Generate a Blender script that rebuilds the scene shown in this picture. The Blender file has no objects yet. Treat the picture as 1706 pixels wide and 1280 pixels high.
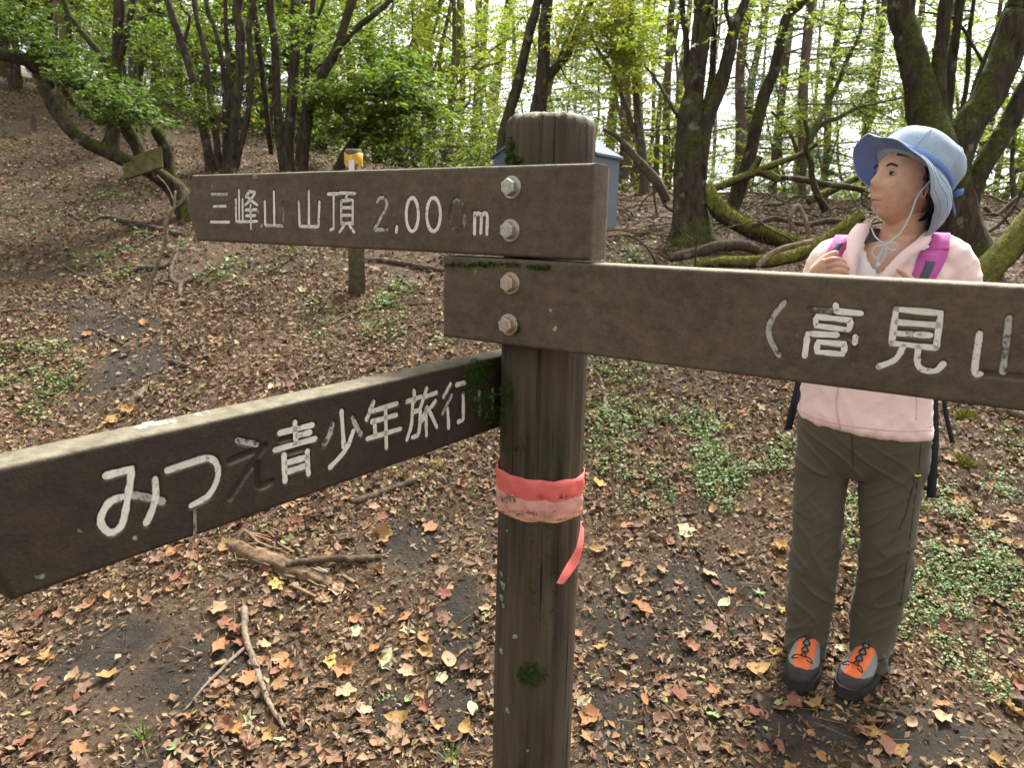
import bpy, bmesh, math, random
import numpy as np
from mathutils import Vector, Matrix, noise as mnoise

random.seed(7)
RNG = np.random.default_rng(7)
scene = bpy.context.scene
COL = scene.collection

# ------------------------------------------------------------------ camera
W, H = 1706.0, 1280.0            # photograph size, used to turn pixels into directions
FPX = 1250.0
CAM_Z = 1.30
PITCH = math.atan(265.0 / FPX)
ROLL = math.radians(1.3)
Fv = np.array([0, math.cos(PITCH), -math.sin(PITCH)])
R0 = np.array([1.0, 0, 0])
U0 = np.array([0, math.sin(PITCH), math.cos(PITCH)])
CR = R0 * math.cos(ROLL) + U0 * math.sin(ROLL)
CU = -R0 * math.sin(ROLL) + U0 * math.cos(ROLL)
CAM = np.array([0, 0, CAM_Z])

cam_data = bpy.data.cameras.new('camera')
cam = bpy.data.objects.new('camera', cam_data)
COL.objects.link(cam)
cam_data.sensor_width = 36.0
cam_data.lens = 36.0 * FPX / W
cam_data.clip_start = 0.05
cam_data.clip_end = 2000
cam_data.dof.use_dof = True
cam_data.dof.focus_distance = 1.25
cam_data.dof.aperture_fstop = 12.0
m = Matrix.Identity(4)
for i in range(3):
    m[i][0] = CR[i]; m[i][1] = CU[i]; m[i][2] = -Fv[i]; m[i][3] = CAM[i]
cam.matrix_world = m
scene.camera = cam

# ------------------------------------------------------------------ world, sun, exposure
world = bpy.data.worlds.new('World')
scene.world = world
world.use_nodes = True
SUN_EL, SUN_AZ = math.radians(58), math.radians(28)      # azimuth clockwise from +y (view direction)
wt = world.node_tree
bgn = wt.nodes['Background']
sky = wt.nodes.new('ShaderNodeTexSky')
sky.sky_type = 'NISHITA'
sky.sun_disc = False
sky.sun_elevation = SUN_EL
sky.sun_rotation = SUN_AZ
sky.dust_density = 4.0
sky.air_density = 1.0
hsv = wt.nodes.new('ShaderNodeHueSaturation')
hsv.inputs['Saturation'].default_value = 0.03
wt.links.new(sky.outputs[0], hsv.inputs['Color'])
wt.links.new(hsv.outputs[0], bgn.inputs['Color'])
bgn.inputs['Strength'].default_value = 0.105

sd = bpy.data.lights.new('sun', 'SUN')
sd.energy = 3.4
sd.angle = math.radians(16)
sd.color = (1.0, 0.94, 0.84)
sun = bpy.data.objects.new('sun', sd)
COL.objects.link(sun)
sdir = Vector((math.sin(SUN_AZ) * math.cos(SUN_EL), math.cos(SUN_AZ) * math.cos(SUN_EL), math.sin(SUN_EL)))
sun.rotation_euler = sdir.to_track_quat('Z', 'Y').to_euler()

vs = scene.view_settings
vs.view_transform = 'Standard'
vs.look = 'None'
vs.gamma = 1.0
vs.exposure = 2.1
vs.use_curve_mapping = False
scene.cycles.use_denoising = True
scene.cycles.max_bounces = 6
scene.cycles.diffuse_bounces = 3
scene.cycles.glossy_bounces = 2
scene.cycles.transmission_bounces = 4
scene.cycles.transparent_max_bounces = 4
scene.cycles.volume_bounces = 1
scene.cycles.caustics_reflective = False
scene.cycles.caustics_refractive = False

# ------------------------------------------------------------------ pixel helpers
def ray(px, py):
    return Fv * FPX + CR * (px - W / 2) - CU * (py - H / 2)

def at_y(px, py, Y):
    d = ray(px, py)
    return CAM + d * (Y / d[1])

def at_plane(px, py, p0, n):
    d = ray(px, py)
    return CAM + d * (np.dot(p0 - CAM, n) / np.dot(d, n))

def zc(p):
    return float(np.dot(np.asarray(p) - CAM, Fv))

def px2m(p):
    return zc(p) / FPX

# ------------------------------------------------------------------ terrain function
_gr = np.random.default_rng(3)
_GW = []
for lam, amp, k in ((3.2, 0.035, 5), (1.3, 0.018, 6), (0.5, 0.007, 8), (0.22, 0.0035, 8)):
    for _ in range(k):
        a = _gr.uniform(0, 2 * math.pi)
        w = 2 * math.pi / (lam * _gr.uniform(0.7, 1.4))
        _GW.append((w * math.cos(a), w * math.sin(a), _gr.uniform(0, 6.28), amp / math.sqrt(k)))

def sstep(a, b, x):
    t = np.clip((x - a) / (b - a), 0, 1)
    return t * t * (3 - 2 * t)

def smax(a, b, k):
    h = np.clip(0.5 + 0.5 * (a - b) / k, 0, 1)
    return b * (1 - h) + a * h + k * h * (1 - h)

def ground_z(x, y, detail=True):
    x = np.asarray(x, float); y = np.asarray(y, float)
    t = -0.690 + 0.30 * y
    u = -x - 0.5
    yc = 8.2 + 0.75 * np.where(u > 30, u, np.log1p(np.exp(np.minimum(u, 30) * 1.5)) / 1.5)
    s2 = 0.08 + (-0.36 - 0.08) * sstep(-6, 1.5, x)
    far = np.maximum(y - yc, 0)
    t2 = -0.690 + 0.30 * yc + s2 * (y - yc)
    z = -smax(-t, -t2, 0.5)
    z = smax(z, -0.16 + 0.02 * np.minimum(y, 0) + 0.01 * y, 0.16) * 1.0 if False else np.where(
        y < 9, smax(z, -0.16 + 0.01 * y, 0.16), z)
    z = np.where(y > 60, z * 1.0, z)
    z = np.maximum(z, -60)
    z = np.minimum(z, 25)
    if detail:
        nz = np.zeros_like(z)
        for kx, ky, ph, am in _GW:
            nz += am * np.sin(kx * x + ky * y + ph)
        z = z + nz
    return z

def gz(x, y):
    return float(ground_z(np.array([x]), np.array([y]))[0])

def ground_hit(px, py):
    d = ray(px, py)
    d = d / d[1]
    ys = np.concatenate([np.linspace(0.8, 30, 900), np.linspace(30.2, 200, 400)])
    P = CAM[None] + d[None] * ys[:, None]
    diff = P[:, 2] - ground_z(P[:, 0], P[:, 1])
    i = np.argmax(diff < 0)
    if diff[i] >= 0:
        return None
    a, b = ys[max(i - 1, 0)], ys[i]
    for _ in range(25):
        c = (a + b) / 2
        p = CAM + d * c
        if p[2] - gz(p[0], p[1]) < 0: b = c
        else: a = c
    return CAM + d * b

def ground_normal(x, y, e=0.04):
    dx = (gz(x + e, y) - gz(x - e, y)) / (2 * e)
    dy = (gz(x, y + e) - gz(x, y - e)) / (2 * e)
    n = np.array([-dx, -dy, 1.0])
    return n / np.linalg.norm(n)

# ------------------------------------------------------------------ object helpers
def link(o, parent=None):
    COL.objects.link(o)
    if parent is not None:
        o.parent = parent
    return o

def tag(o, label=None, cat=None, group=None, kind=None):
    if label: o['label'] = label
    if cat: o['category'] = cat
    if group: o['group'] = group
    if kind: o['kind'] = kind
    return o

def empty(name, loc=(0, 0, 0)):
    o = bpy.data.objects.new(name, None)
    o.empty_display_size = 0.05
    o.location = loc
    COL.objects.link(o)
    return o

def make_mesh(name, V, F, mats=None, smooth=True, fmat=None):
    me = bpy.data.meshes.new(name)
    V = np.asarray(V, dtype=np.float32).reshape(-1, 3)
    if isinstance(F, np.ndarray) and F.ndim == 2:
        k = F.shape[1]
        n = F.shape[0]
        me.vertices.add(len(V)); me.vertices.foreach_set('co', V.ravel())
        me.loops.add(n * k); me.loops.foreach_set('vertex_index', F.astype(np.int32).ravel())
        me.polygons.add(n)
        me.polygons.foreach_set('loop_start', np.arange(0, n * k, k, dtype=np.int32))
        me.polygons.foreach_set('loop_total', np.full(n, k, dtype=np.int32))
        me.update(calc_edges=True)
    else:
        me.from_pydata([tuple(map(float, v)) for v in V], [], [list(map(int, f)) for f in F])
        me.update()
    if mats is not None:
        if not isinstance(mats, (list, tuple)): mats = [mats]
        for mt in mats: me.materials.append(mt)
    if smooth:
        me.polygons.foreach_set('use_smooth', np.ones(len(me.polygons), dtype=bool))
    if fmat is not None:
        me.polygons.foreach_set('material_index', np.asarray(fmat, dtype=np.int32))
    me.update()
    return me

def obj(name, V, F, mats, parent=None, smooth=True, fmat=None, loc=None):
    """vertices are world coordinates; the origin goes to loc (or the parent's location)"""
    V = np.asarray(V, float).reshape(-1, 3)
    off = np.zeros(3)
    if parent is not None:
        pp = parent
        while pp is not None:
            off = off + np.array(pp.location); pp = pp.parent
    o_loc = np.zeros(3)
    if loc is not None:
        o_loc = np.asarray(loc, float) - off
    me = make_mesh(name, V - off - o_loc, F, mats, smooth, fmat)
    o = bpy.data.objects.new(name, me)
    o.location = o_loc
    return link(o, parent)

class MB:
    """collects vertices and faces (lists)"""
    def __init__(s): s.V = []; s.F = []; s.M = []; s.n = 0
    def add(s, V, F, mi=0):
        V = np.asarray(V, float).reshape(-1, 3)
        s.V.append(V)
        for f in F:
            s.F.append([int(i) + s.n for i in f]); s.M.append(mi)
        s.n += len(V)
    def verts(s): return np.concatenate(s.V) if s.V else np.zeros((0, 3))
    def build(s, name, mats, parent=None, smooth=True, loc=None):
        return obj(name, s.verts(), s.F, mats, parent, smooth, s.M, loc)

def nrm(v):
    v = np.asarray(v, float)
    return v / (np.linalg.norm(v) + 1e-12)

def catmull(P, per=6):
    P = np.asarray(P, float)
    if len(P) < 3:
        t = np.linspace(0, 1, per + 1)[:, None]
        return P[0] * (1 - t) + P[-1] * t
    Q = np.vstack([2 * P[0] - P[1], P, 2 * P[-1] - P[-2]])
    out = []
    for i in range(1, len(Q) - 2):
        p0, p1, p2, p3 = Q[i - 1], Q[i], Q[i + 1], Q[i + 2]
        for t in np.linspace(0, 1, per, endpoint=False):
            out.append(0.5 * ((2 * p1) + (-p0 + p2) * t + (2 * p0 - 5 * p1 + 4 * p2 - p3) * t * t + (-p0 + 3 * p1 - 3 * p2 + p3) * t ** 3))
    out.append(Q[-2])
    return np.array(out)

def tube(P, R, seg=8, cap=True, bump=0.0, rng=None, squash=None):
    """tapered tube along P; returns V, F"""
    P = np.asarray(P, float); n = len(P)
    R = np.asarray(R, float) * np.ones(n)
    T = np.gradient(P, axis=0)
    T /= np.linalg.norm(T, axis=1)[:, None] + 1e-12
    ref = np.array([0, 0, 1.0]) if abs(T[0][2]) < 0.9 else np.array([1.0, 0, 0])
    a = nrm(np.cross(T[0], ref))
    V = []
    ang = np.linspace(0, 2 * math.pi, seg, endpoint=False)
    if bump and rng is not None:
        ph = rng.uniform(0, 6.28, 6); kk = rng.integers(2, 5, 3)
    for i in range(n):
        a = nrm(a - T[i] * np.dot(a, T[i]))
        b = np.cross(T[i], a)
        rr = np.full(seg, R[i])
        if bump and rng is not None:
            s = i * 0.55
            rr = rr * (1 + bump * (np.sin(kk[0] * ang + ph[0] + s * .5) + .7 * np.sin(kk[1] * ang + ph[1] - s) + .5 * np.sin(ang * kk[2] + ph[2] + s * 1.7))
                       + bump * rng.uniform(-.5, .5, seg))
        V.append(P[i] + (np.cos(ang) * rr)[:, None] * a + (np.sin(ang) * rr)[:, None] * b)
    V = np.concatenate(V)
    F = []
    for i in range(n - 1):
        for j in range(seg):
            k = (j + 1) % seg
            F.append((i * seg + j, i * seg + k, (i + 1) * seg + k, (i + 1) * seg + j))
    if cap:
        F.append(tuple(range(seg - 1, -1, -1)))
        F.append(tuple((n - 1) * seg + j for j in range(seg)))
    return V, F

def loft(rings, cap=True):
    n = len(rings); seg = len(rings[0])
    V = np.concatenate(rings)
    F = []
    for i in range(n - 1):
        for j in range(seg):
            k = (j + 1) % seg
            F.append((i * seg + j, i * seg + k, (i + 1) * seg + k, (i + 1) * seg + j))
    if cap:
        F.append(tuple(range(seg - 1, -1, -1)))
        F.append(tuple((n - 1) * seg + j for j in range(seg)))
    return V, F

def box(c, sx, sy, sz, ax=None, ay=None, az=None):
    ax = np.array([1, 0, 0.]) if ax is None else ax
    ay = np.array([0, 1, 0.]) if ay is None else ay
    az = np.array([0, 0, 1.]) if az is None else az
    V = [np.asarray(c) + ax * sx * i / 2 + ay * sy * j / 2 + az * sz * k / 2 for k in (-1, 1) for j in (-1, 1) for i in (-1, 1)]
    F = [(0, 2, 3, 1), (4, 5, 7, 6), (0, 1, 5, 4), (2, 6, 7, 3), (0, 4, 6, 2), (1, 3, 7, 5)]
    return np.array(V), F
# ------------------------------------------------------------------ materials
class NT:
    def __init__(s, name):
        s.m = bpy.data.materials.new(name); s.m.use_nodes = True
        s.t = s.m.node_tree; s.t.nodes.clear()
        s.out = s.t.nodes.new('ShaderNodeOutputMaterial')
    def n(s, typ, **kw):
        nd = s.t.nodes.new(typ)
        for k, v in kw.items(): setattr(nd, k, v)
        return nd
    def l(s, a, b): s.t.links.new(a, b)
    def coord(s, scale=(1, 1, 1), kind='Object'):
        c = s.n('ShaderNodeTexCoord'); mp = s.n('ShaderNodeMapping')
        mp.inputs['Scale'].default_value = scale
        s.l(c.outputs[kind], mp.inputs[0]); return mp.outputs[0]
    def noise(s, vec, scale, detail=4, rough=0.55, dist=0.0):
        nd = s.n('ShaderNodeTexNoise')
        nd.inputs['Scale'].default_value = scale; nd.inputs['Detail'].default_value = detail
        nd.inputs['Roughness'].default_value = rough; nd.inputs['Distortion'].default_value = dist
        if vec is not None: s.l(vec, nd.inputs['Vector'])
        return nd.outputs['Fac']
    def ramp(s, fac, stops, interp='LINEAR'):
        r = s.n('ShaderNodeValToRGB'); cr = r.color_ramp; cr.interpolation = interp
        while len(cr.elements) < len(stops): cr.elements.new(0.5)
        for e, (p, c) in zip(cr.elements, stops):
            e.position = p
            e.color = (c, c, c, 1) if not isinstance(c, (tuple, list)) else (*c[:3], 1)
        s.l(fac, r.inputs[0]); return r.outputs[0]
    def mix(s, fac, a, b, mode='MIX'):
        mx = s.n('ShaderNodeMix', data_type='RGBA', blend_type=mode)
        if isinstance(fac, (int, float)): mx.inputs[0].default_value = fac
        else: s.l(fac, mx.inputs[0])
        for i, v in ((6, a), (7, b)):
            if isinstance(v, (tuple, list)): mx.inputs[i].default_value = (*v[:3], 1)
            else: s.l(v, mx.inputs[i])
        return mx.outputs[2]
    def math(s, op, a, b=0.0, clamp=False):
        nd = s.n('ShaderNodeMath', operation=op, use_clamp=clamp)
        for i, v in ((0, a), (1, b)):
            if isinstance(v, (int, float)): nd.inputs[i].default_value = v
            else: s.l(v, nd.inputs[i])
        return nd.outputs[0]
    def bump(s, h, strength=0.5, dist=0.01):
        b = s.n('ShaderNodeBump'); b.inputs['Strength'].default_value = strength; b.inputs['Distance'].default_value = dist
        s.l(h, b.inputs['Height']); return b.outputs[0]
    def bsdf(s, col, rough=0.8, spec=0.3, metal=0.0, normal=None, sheen=0.0, trans=0.0, tcol=None):
        p = s.n('ShaderNodeBsdfPrincipled')
        for k, v in (('Base Color', col), ('Roughness', rough)):
            if isinstance(v, (tuple, list)): p.inputs[k].default_value = (*v[:3], 1)
            elif isinstance(v, (int, float)): p.inputs[k].default_value = v
            else: s.l(v, p.inputs[k])
        p.inputs['Specular IOR Level'].default_value = spec
        p.inputs['Metallic'].default_value = metal
        if sheen: p.inputs['Sheen Weight'].default_value = sheen
        if normal is not None: s.l(normal, p.inputs['Normal'])
        sh = p.outputs[0]
        if trans:
            tr = s.n('ShaderNodeBsdfTranslucent')
            c = tcol if tcol is not None else col
            if isinstance(c, (tuple, list)): tr.inputs[0].default_value = (*c[:3], 1)
            else: s.l(c, tr.inputs[0])
            mx = s.n('ShaderNodeMixShader'); mx.inputs[0].default_value = trans
            s.l(sh, mx.inputs[1]); s.l(tr.outputs[0], mx.inputs[2]); sh = mx.outputs[0]
        s.l(sh, s.out.inputs[0]); return s.m
    def island(s): return s.n('ShaderNodeNewGeometry').outputs['Random Per Island']
    def normal_axis(s, i):
        g = s.n('ShaderNodeNewGeometry'); sx = s.n('ShaderNodeSeparateXYZ'); s.l(g.outputs['Normal'], sx.inputs[0]); return sx.outputs[i]
    def objrand(s): return s.n('ShaderNodeObjectInfo').outputs['Random']

M = {}
def flat(name, col, rough=0.8, spec=0.3, metal=0.0, nscale=0, namp=0.25, bump=0.0, bscale=None, bdist=0.002, sheen=0, trans=0):
    t = NT(name); c = col; nm = None
    v = t.coord()
    if nscale:
        f = t.noise(v, nscale, 5, 0.6)
        c = t.mix(t.ramp(f, [(0.3, 0.0), (0.7, 1.0)]), tuple(x * (1 - namp) for x in col), tuple(min(1, x * (1 + namp)) for x in col))
    if bump: nm = t.bump(t.noise(v, bscale or nscale * 3, 4, 0.6), bump, bdist)
    M[name] = t.bsdf(c, rough, spec, metal, nm, sheen, trans); return M[name]

# soil with crushed leaf mould
t = NT('soil'); v = t.coord()
f1 = t.noise(v, 1.3, 6, 0.6); f2 = t.noise(v, 14, 8, 0.7); f3 = t.noise(v, 70, 6, 0.7)
soil = t.mix(t.ramp(f2, [(0.3, 0.0), (0.7, 1.0)]), (0.011, 0.0085, 0.006), (0.036, 0.028, 0.020))
mould = t.mix(t.ramp(f3, [(0.35, 0.0), (0.65, 1.0)]), (0.022, 0.014, 0.008), (0.13, 0.083, 0.045))
at = t.n('ShaderNodeAttribute'); at.attribute_name = 'trodden'
c = t.mix(t.math('SUBTRACT', t.ramp(f1, [(0.38, 0.35), (0.6, 0.95)]), t.ramp(t.math('ADD', at.outputs['Fac'], t.math('MULTIPLY', f2, 0.4)), [(0.30, 0.0), (1.0, 1.0)]), True), soil, mould)
hh = t.math('ADD', t.math('MULTIPLY', f2, 0.7), t.math('MULTIPLY', f3, 0.3))
M['soil'] = t.bsdf(c, 0.85, 0.25, normal=t.bump(hh, 0.9, 0.03))

# crushed leaf litter: every fragment its own colour
t = NT('litter'); r = t.island()
c = t.ramp(r, [(0.0, (0.026, 0.016, 0.009)), (0.15, (0.075, 0.043, 0.023)), (0.34, (0.15, 0.090, 0.047)), (0.52, (0.235, 0.150, 0.082)),
               (0.69, (0.245, 0.160, 0.088)), (0.78, (0.32, 0.23, 0.14)), (0.84, (0.19, 0.08, 0.043)), (0.92, (0.27, 0.135, 0.057)), (0.97, (0.36, 0.27, 0.10)), (1.0, (0.28, 0.30, 0.12))])
v = t.coord(); c = t.mix(t.ramp(t.noise(v, 160, 3), [(0.3, 0.0), (0.7, 0.45)]), c, (0.05, 0.03, 0.02))
M['litter'] = t.bsdf(c, 0.7, 0.3, trans=0.12)

t = NT('litter_leaf'); r = t.island(); v = t.coord()
c = t.ramp(r, [(0.0, (0.055, 0.030, 0.017)), (0.3, (0.14, 0.075, 0.040)), (0.5, (0.23, 0.125, 0.065)), (0.66, (0.25, 0.105, 0.055)), (0.8, (0.28, 0.17, 0.09)), (0.92, (0.31, 0.185, 0.072)), (1.0, (0.35, 0.26, 0.14))])
f = t.noise(v, 110, 4, 0.65)
c = t.mix(t.ramp(f, [(0.35, 0.6), (0.62, 0.0)]), c, (0.045, 0.026, 0.016))
M['litter_leaf'] = t.bsdf(c, 0.65, 0.3, normal=t.bump(f, 0.4, 0.003), trans=0.12)

def leafmat(name, stops, rough=0.5, trans=0.35, tint=(1.15, 1.25, 0.7), spec=0.35):
    t = NT(name); c = t.ramp(t.island(), stops)
    tc = t.mix(1.0, c, tint, 'MULTIPLY')
    M[name] = t.bsdf(c, rough, spec, trans=trans, tcol=tc)
leafmat('leaf_dark', [(0, (0.042, 0.075, 0.014)), (0.5, (0.092, 0.135, 0.024)), (0.85, (0.080, 0.155, 0.036)), (1, (0.15, 0.22, 0.05))], trans=0.4)
leafmat('leaf_mid', [(0, (0.052, 0.100, 0.018)), (0.5, (0.110, 0.180, 0.030)), (0.85, (0.18, 0.25, 0.042)), (1, (0.27, 0.30, 0.05))], trans=0.45)
leafmat('leaf_light', [(0, (0.095, 0.155, 0.022)), (0.5, (0.185, 0.26, 0.034)), (0.85, (0.29, 0.33, 0.042)), (1, (0.40, 0.36, 0.05))], trans=0.45)
leafmat('leaf_yellow', [(0, (0.17, 0.25, 0.040)), (0.5, (0.28, 0.33, 0.055)), (0.8, (0.40, 0.37, 0.06)), (1, (0.50, 0.36, 0.07))], trans=0.5)
leafmat('needles', [(0, (0.055, 0.100, 0.050)), (0.5, (0.085, 0.140, 0.070)), (1, (0.13, 0.18, 0.09))], trans=0.45, tint=(1, 1.1, 0.9))
leafmat('groundcover', [(0, (0.060, 0.105, 0.030)), (0.5, (0.120, 0.185, 0.055)), (0.85, (0.18, 0.25, 0.085)), (1, (0.25, 0.31, 0.13))], trans=0.25)
leafmat('grass', [(0, (0.05, 0.11, 0.03)), (1, (0.16, 0.24, 0.07))], trans=0.3)
leafmat('moss_tuft', [(0, (0.020, 0.050, 0.010)), (0.6, (0.045, 0.095, 0.016)), (1, (0.09, 0.15, 0.03))], trans=0.2, rough=0.9, spec=0.1)
leafmat('moss_bright', [(0, (0.060, 0.066, 0.012)), (0.5, (0.130, 0.135, 0.024)), (1, (0.25, 0.23, 0.05))], trans=0.25, rough=0.9, spec=0.1)

def bark(name, dark, light, moss=0.5, mosscol=((0.030, 0.045, 0.010), (0.105, 0.125, 0.022)), up=0.25):
    t = NT(name); v = t.coord((1, 1, 0.35))
    v2 = t.coord()
    f = t.noise(v, 26, 7, 0.65, 0.3); g = t.noise(v2, 3.0, 5, 0.6)
    c = t.mix(t.ramp(f, [(0.32, 0.0), (0.68, 1.0)]), dark, light)
    lich = t.ramp(t.noise(v2, 11, 4, 0.6), [(0.60, 0.0), (0.68, 0.5)])
    c = t.mix(lich, c, (0.22, 0.23, 0.17))
    mc = t.mix(t.ramp(t.noise(v2, 38, 5, 0.7), [(0.35, 0.0), (0.7, 1.0)]), *mosscol)
    nz = t.normal_axis(2)
    k = t.math('ADD', g, t.math('MULTIPLY', nz, up))
    lo = 0.74 - 0.40 * moss if moss >= 0.3 else 0.95 - 0.4 * moss
    c = t.mix(t.ramp(k, [(lo, 0.0), (lo + 0.13, 1.0)]), c, mc)
    M[name] = t.bsdf(c, 0.9, 0.2, normal=t.bump(f, 0.9, 0.02)); return M[name]
bark('bark_moss', (0.012, 0.009, 0.006), (0.070, 0.054, 0.036), 0.58, ((0.020, 0.025, 0.005), (0.090, 0.098, 0.018)))
bark('bark_dark', (0.014, 0.0105, 0.007), (0.085, 0.066, 0.045), 0.44, ((0.020, 0.025, 0.005), (0.090, 0.098, 0.018)))
bark('bark_grey', (0.040, 0.033, 0.024), (0.13, 0.105, 0.075), 0.45)
bark('bark_pale', (0.060, 0.055, 0.030), (0.20, 0.18, 0.10), 0.7, ((0.08, 0.09, 0.02), (0.22, 0.21, 0.06)))
bark('bark_cedar', (0.070, 0.045, 0.034), (0.20, 0.14, 0.11), 0.08)
bark('log_moss', (0.020, 0.014, 0.008), (0.075, 0.05, 0.03), 0.95, ((0.055, 0.062, 0.012), (0.19, 0.185, 0.040)), 0.4)
bark('stick_dark', (0.028, 0.020, 0.014), (0.095, 0.070, 0.050), 0.12)
bark('stick_pale', (0.09, 0.068, 0.045), (0.27, 0.21, 0.15), 0.05)
bark('stick_brown', (0.034, 0.025, 0.017), (0.125, 0.092, 0.062), 0.10)
bark('rotten_wood', (0.055, 0.036, 0.022), (0.23, 0.15, 0.088), 0.05)

# sign boards: weathered brown stained plank
def board_mat(name, dark, light, mossy=0.0):
    t = NT(name); v = t.coord(); ax = t.coord((6, 6, 30))
    f = t.noise(v, 55, 8, 0.72); g = t.noise(v, 7, 5, 0.6); fine = t.noise(v, 300, 4, 0.7); streak = t.noise(ax, 4, 6, 0.6)
    c = t.mix(t.ramp(t.math('ADD', t.math('MULTIPLY', f, 0.6), t.math('MULTIPLY', g, 0.4)), [(0.36, 0.0), (0.64, 1.0)]), dark, light)
    c = t.mix(t.ramp(streak, [(0.35, 0.0), (0.75, 0.35)]), c, tuple(x * 0.55 for x in dark))
    c = t.mix(t.ramp(fine, [(0.62, 0.0), (0.75, 0.35)]), c, tuple(min(1, x * 2.0) for x in light))
    scr = t.noise(t.coord((14, 14, 160)), 6, 3, 0.6, 0.4)
    c = t.mix(t.ramp(scr, [(0.27, 0.8), (0.34, 0.0)]), c, tuple(x * 0.4 for x in dark))
    c = t.mix(t.ramp(t.noise(v, 130, 5, 0.75), [(0.38, 0.3), (0.50, 0.0)]), c, tuple(x * 0.55 for x in dark))
    # paler mottled colour blended in on upward faces
    up = t.ramp(t.normal_axis(2), [(0.35, 0.0), (0.8, 1.0)])
    c = t.mix(t.math('MULTIPLY', up, 0.85), c, t.mix(t.ramp(f, [(0.35, 0), (0.65, 1)]), (0.060, 0.054, 0.033), (0.165, 0.145, 0.098)))
    spots = t.ramp(t.noise(v, 42, 2, 0.5), [(0.735, 0.0), (0.765, 0.8)])
    c = t.mix(spots, c, (0.34, 0.37, 0.27))
    if mossy:
        c = t.mix(t.ramp(t.noise(v, 9, 5, 0.7), [(0.62 - mossy * .2, 0.0), (0.75, 0.5)]), c, (0.045, 0.060, 0.018))
    h = t.math('ADD', t.math('MULTIPLY', f, 0.6), t.math('MULTIPLY', fine, 0.4))
    M[name] = t.bsdf(c, 0.75, 0.3, normal=t.bump(h, 0.55, 0.004))
board_mat('board_brown', (0.054, 0.039, 0.025), (0.122, 0.091, 0.059), 0.15)
board_mat('board_dark', (0.022, 0.0145, 0.009), (0.046, 0.032, 0.021), 0.0)

def paint_mat(name, wear, col=(0.70, 0.68, 0.60)):
    t = NT(name); v = t.coord()
    f = t.noise(v, 190, 6, 0.7); g = t.noise(v, 45, 3, 0.6)
    k = t.math('ADD', t.math('MULTIPLY', f, 0.6), t.math('MULTIPLY', g, 0.4))
    c = t.mix(t.ramp(t.noise(v, 80, 4), [(0.3, 0.0), (0.7, 0.35)]), col, (0.36, 0.33, 0.26))
    c = t.mix(t.ramp(k, [(wear - 0.05, 1.0), (wear + 0.05, 0.0)]), c, (0.05, 0.038, 0.026))
    M[name] = t.bsdf(c, 0.6, 0.3, normal=t.bump(f, 0.4, 0.002))
paint_mat('paint_fresh', 0.40)
paint_mat('paint_worn', 0.46, (0.40, 0.39, 0.35))
paint_mat('paint_faint', 0.52, (0.20, 0.19, 0.165))

# post: weathered round timber
t = NT('post_wood'); v = t.coord((1, 1, 0.06)); v2 = t.coord(); v3 = t.coord((1, 1, 0.3))
gr = t.noise(v, 60, 6, 0.65, 0.2); f = t.noise(v3, 9, 5, 0.6); fine = t.noise(v2, 220, 4, 0.7)
c = t.mix(t.ramp(gr, [(0.3, 0.0), (0.72, 1.0)]), (0.012, 0.009, 0.0055), (0.085, 0.064, 0.041))
c = t.mix(t.ramp(f, [(0.42, 0.0), (0.7, 0.45)]), c, (0.13, 0.10, 0.066))
c = t.mix(t.ramp(t.noise(v3, 14, 6, 0.7), [(0.54, 0.0), (0.72, 0.45)]), c, (0.045, 0.055, 0.016))
crk = t.noise(t.coord((1, 1, 0.022)), 130, 3, 0.6, 0.1)
c = t.mix(t.ramp(crk, [(0.30, 0.9), (0.37, 0.0)]), c, (0.006, 0.0045, 0.003))
up = t.ramp(t.normal_axis(2), [(0.5, 0.0), (0.9, 1.0)])
c = t.mix(t.math('MULTIPLY', up, 0.8), c, t.mix(fine, (0.05, 0.055, 0.035), (0.20, 0.205, 0.16)))
M['post_wood'] = t.bsdf(c, 0.8, 0.25, normal=t.bump(t.math('ADD', t.math('ADD', gr, t.math('MULTIPLY', fine, 0.3)), t.ramp(crk, [(0.28, 0.0), (0.38, 0.8)])), 0.8, 0.006))

flat('lichen', (0.17, 0.21, 0.15), 0.9, 0.1, nscale=120, namp=0.4, bump=0.6, bscale=200)
flat('lichen_pale', (0.55, 0.60, 0.46), 0.9, 0.1, nscale=120, namp=0.3, bump=0.6, bscale=200)
# galvanised bolts
t = NT('bolt_steel'); v = t.coord()
c = t.mix(t.ramp(t.noise(v, 120, 4), [(0.3, 0), (0.7, 1)]), (0.28, 0.27, 0.22), (0.44, 0.42, 0.35))
M['bolt_steel'] = t.bsdf(c, 0.42, 0.5, metal=0.55)
t = NT('bolt_tarnished'); v = t.coord()
c = t.mix(t.ramp(t.noise(v, 120, 4), [(0.3, 0), (0.7, 1)]), (0.30, 0.235, 0.175), (0.44, 0.355, 0.27))
M['bolt_tarnished'] = t.bsdf(c, 0.45, 0.5, metal=0.5)
flat('tape_pink', (0.76, 0.155, 0.135), 0.45, 0.4, nscale=35, namp=0.10, bump=0.25, bscale=40, trans=0.2)
flat('tape_faded', (0.60, 0.30, 0.24), 0.5, 0.4, nscale=30, namp=0.28, bump=0.3, bscale=40, trans=0.15)
flat('tape_old', (0.50, 0.25, 0.15), 0.55, 0.3, nscale=60, namp=0.3, bump=0.3, bscale=50)
flat('box_metal', (0.10, 0.125, 0.15), 0.7, 0.15, nscale=14, namp=0.10, bump=0.08, bscale=20)
flat('box_roof', (0.11, 0.13, 0.15), 0.8, 0.1, nscale=14, namp=0.1)
flat('stake_yellow', (0.48, 0.28, 0.03), 0.6, 0.3, nscale=40, namp=0.35)
flat('stake_white', (0.62, 0.62, 0.60), 0.6, 0.3, nscale=30, namp=0.15)
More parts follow.
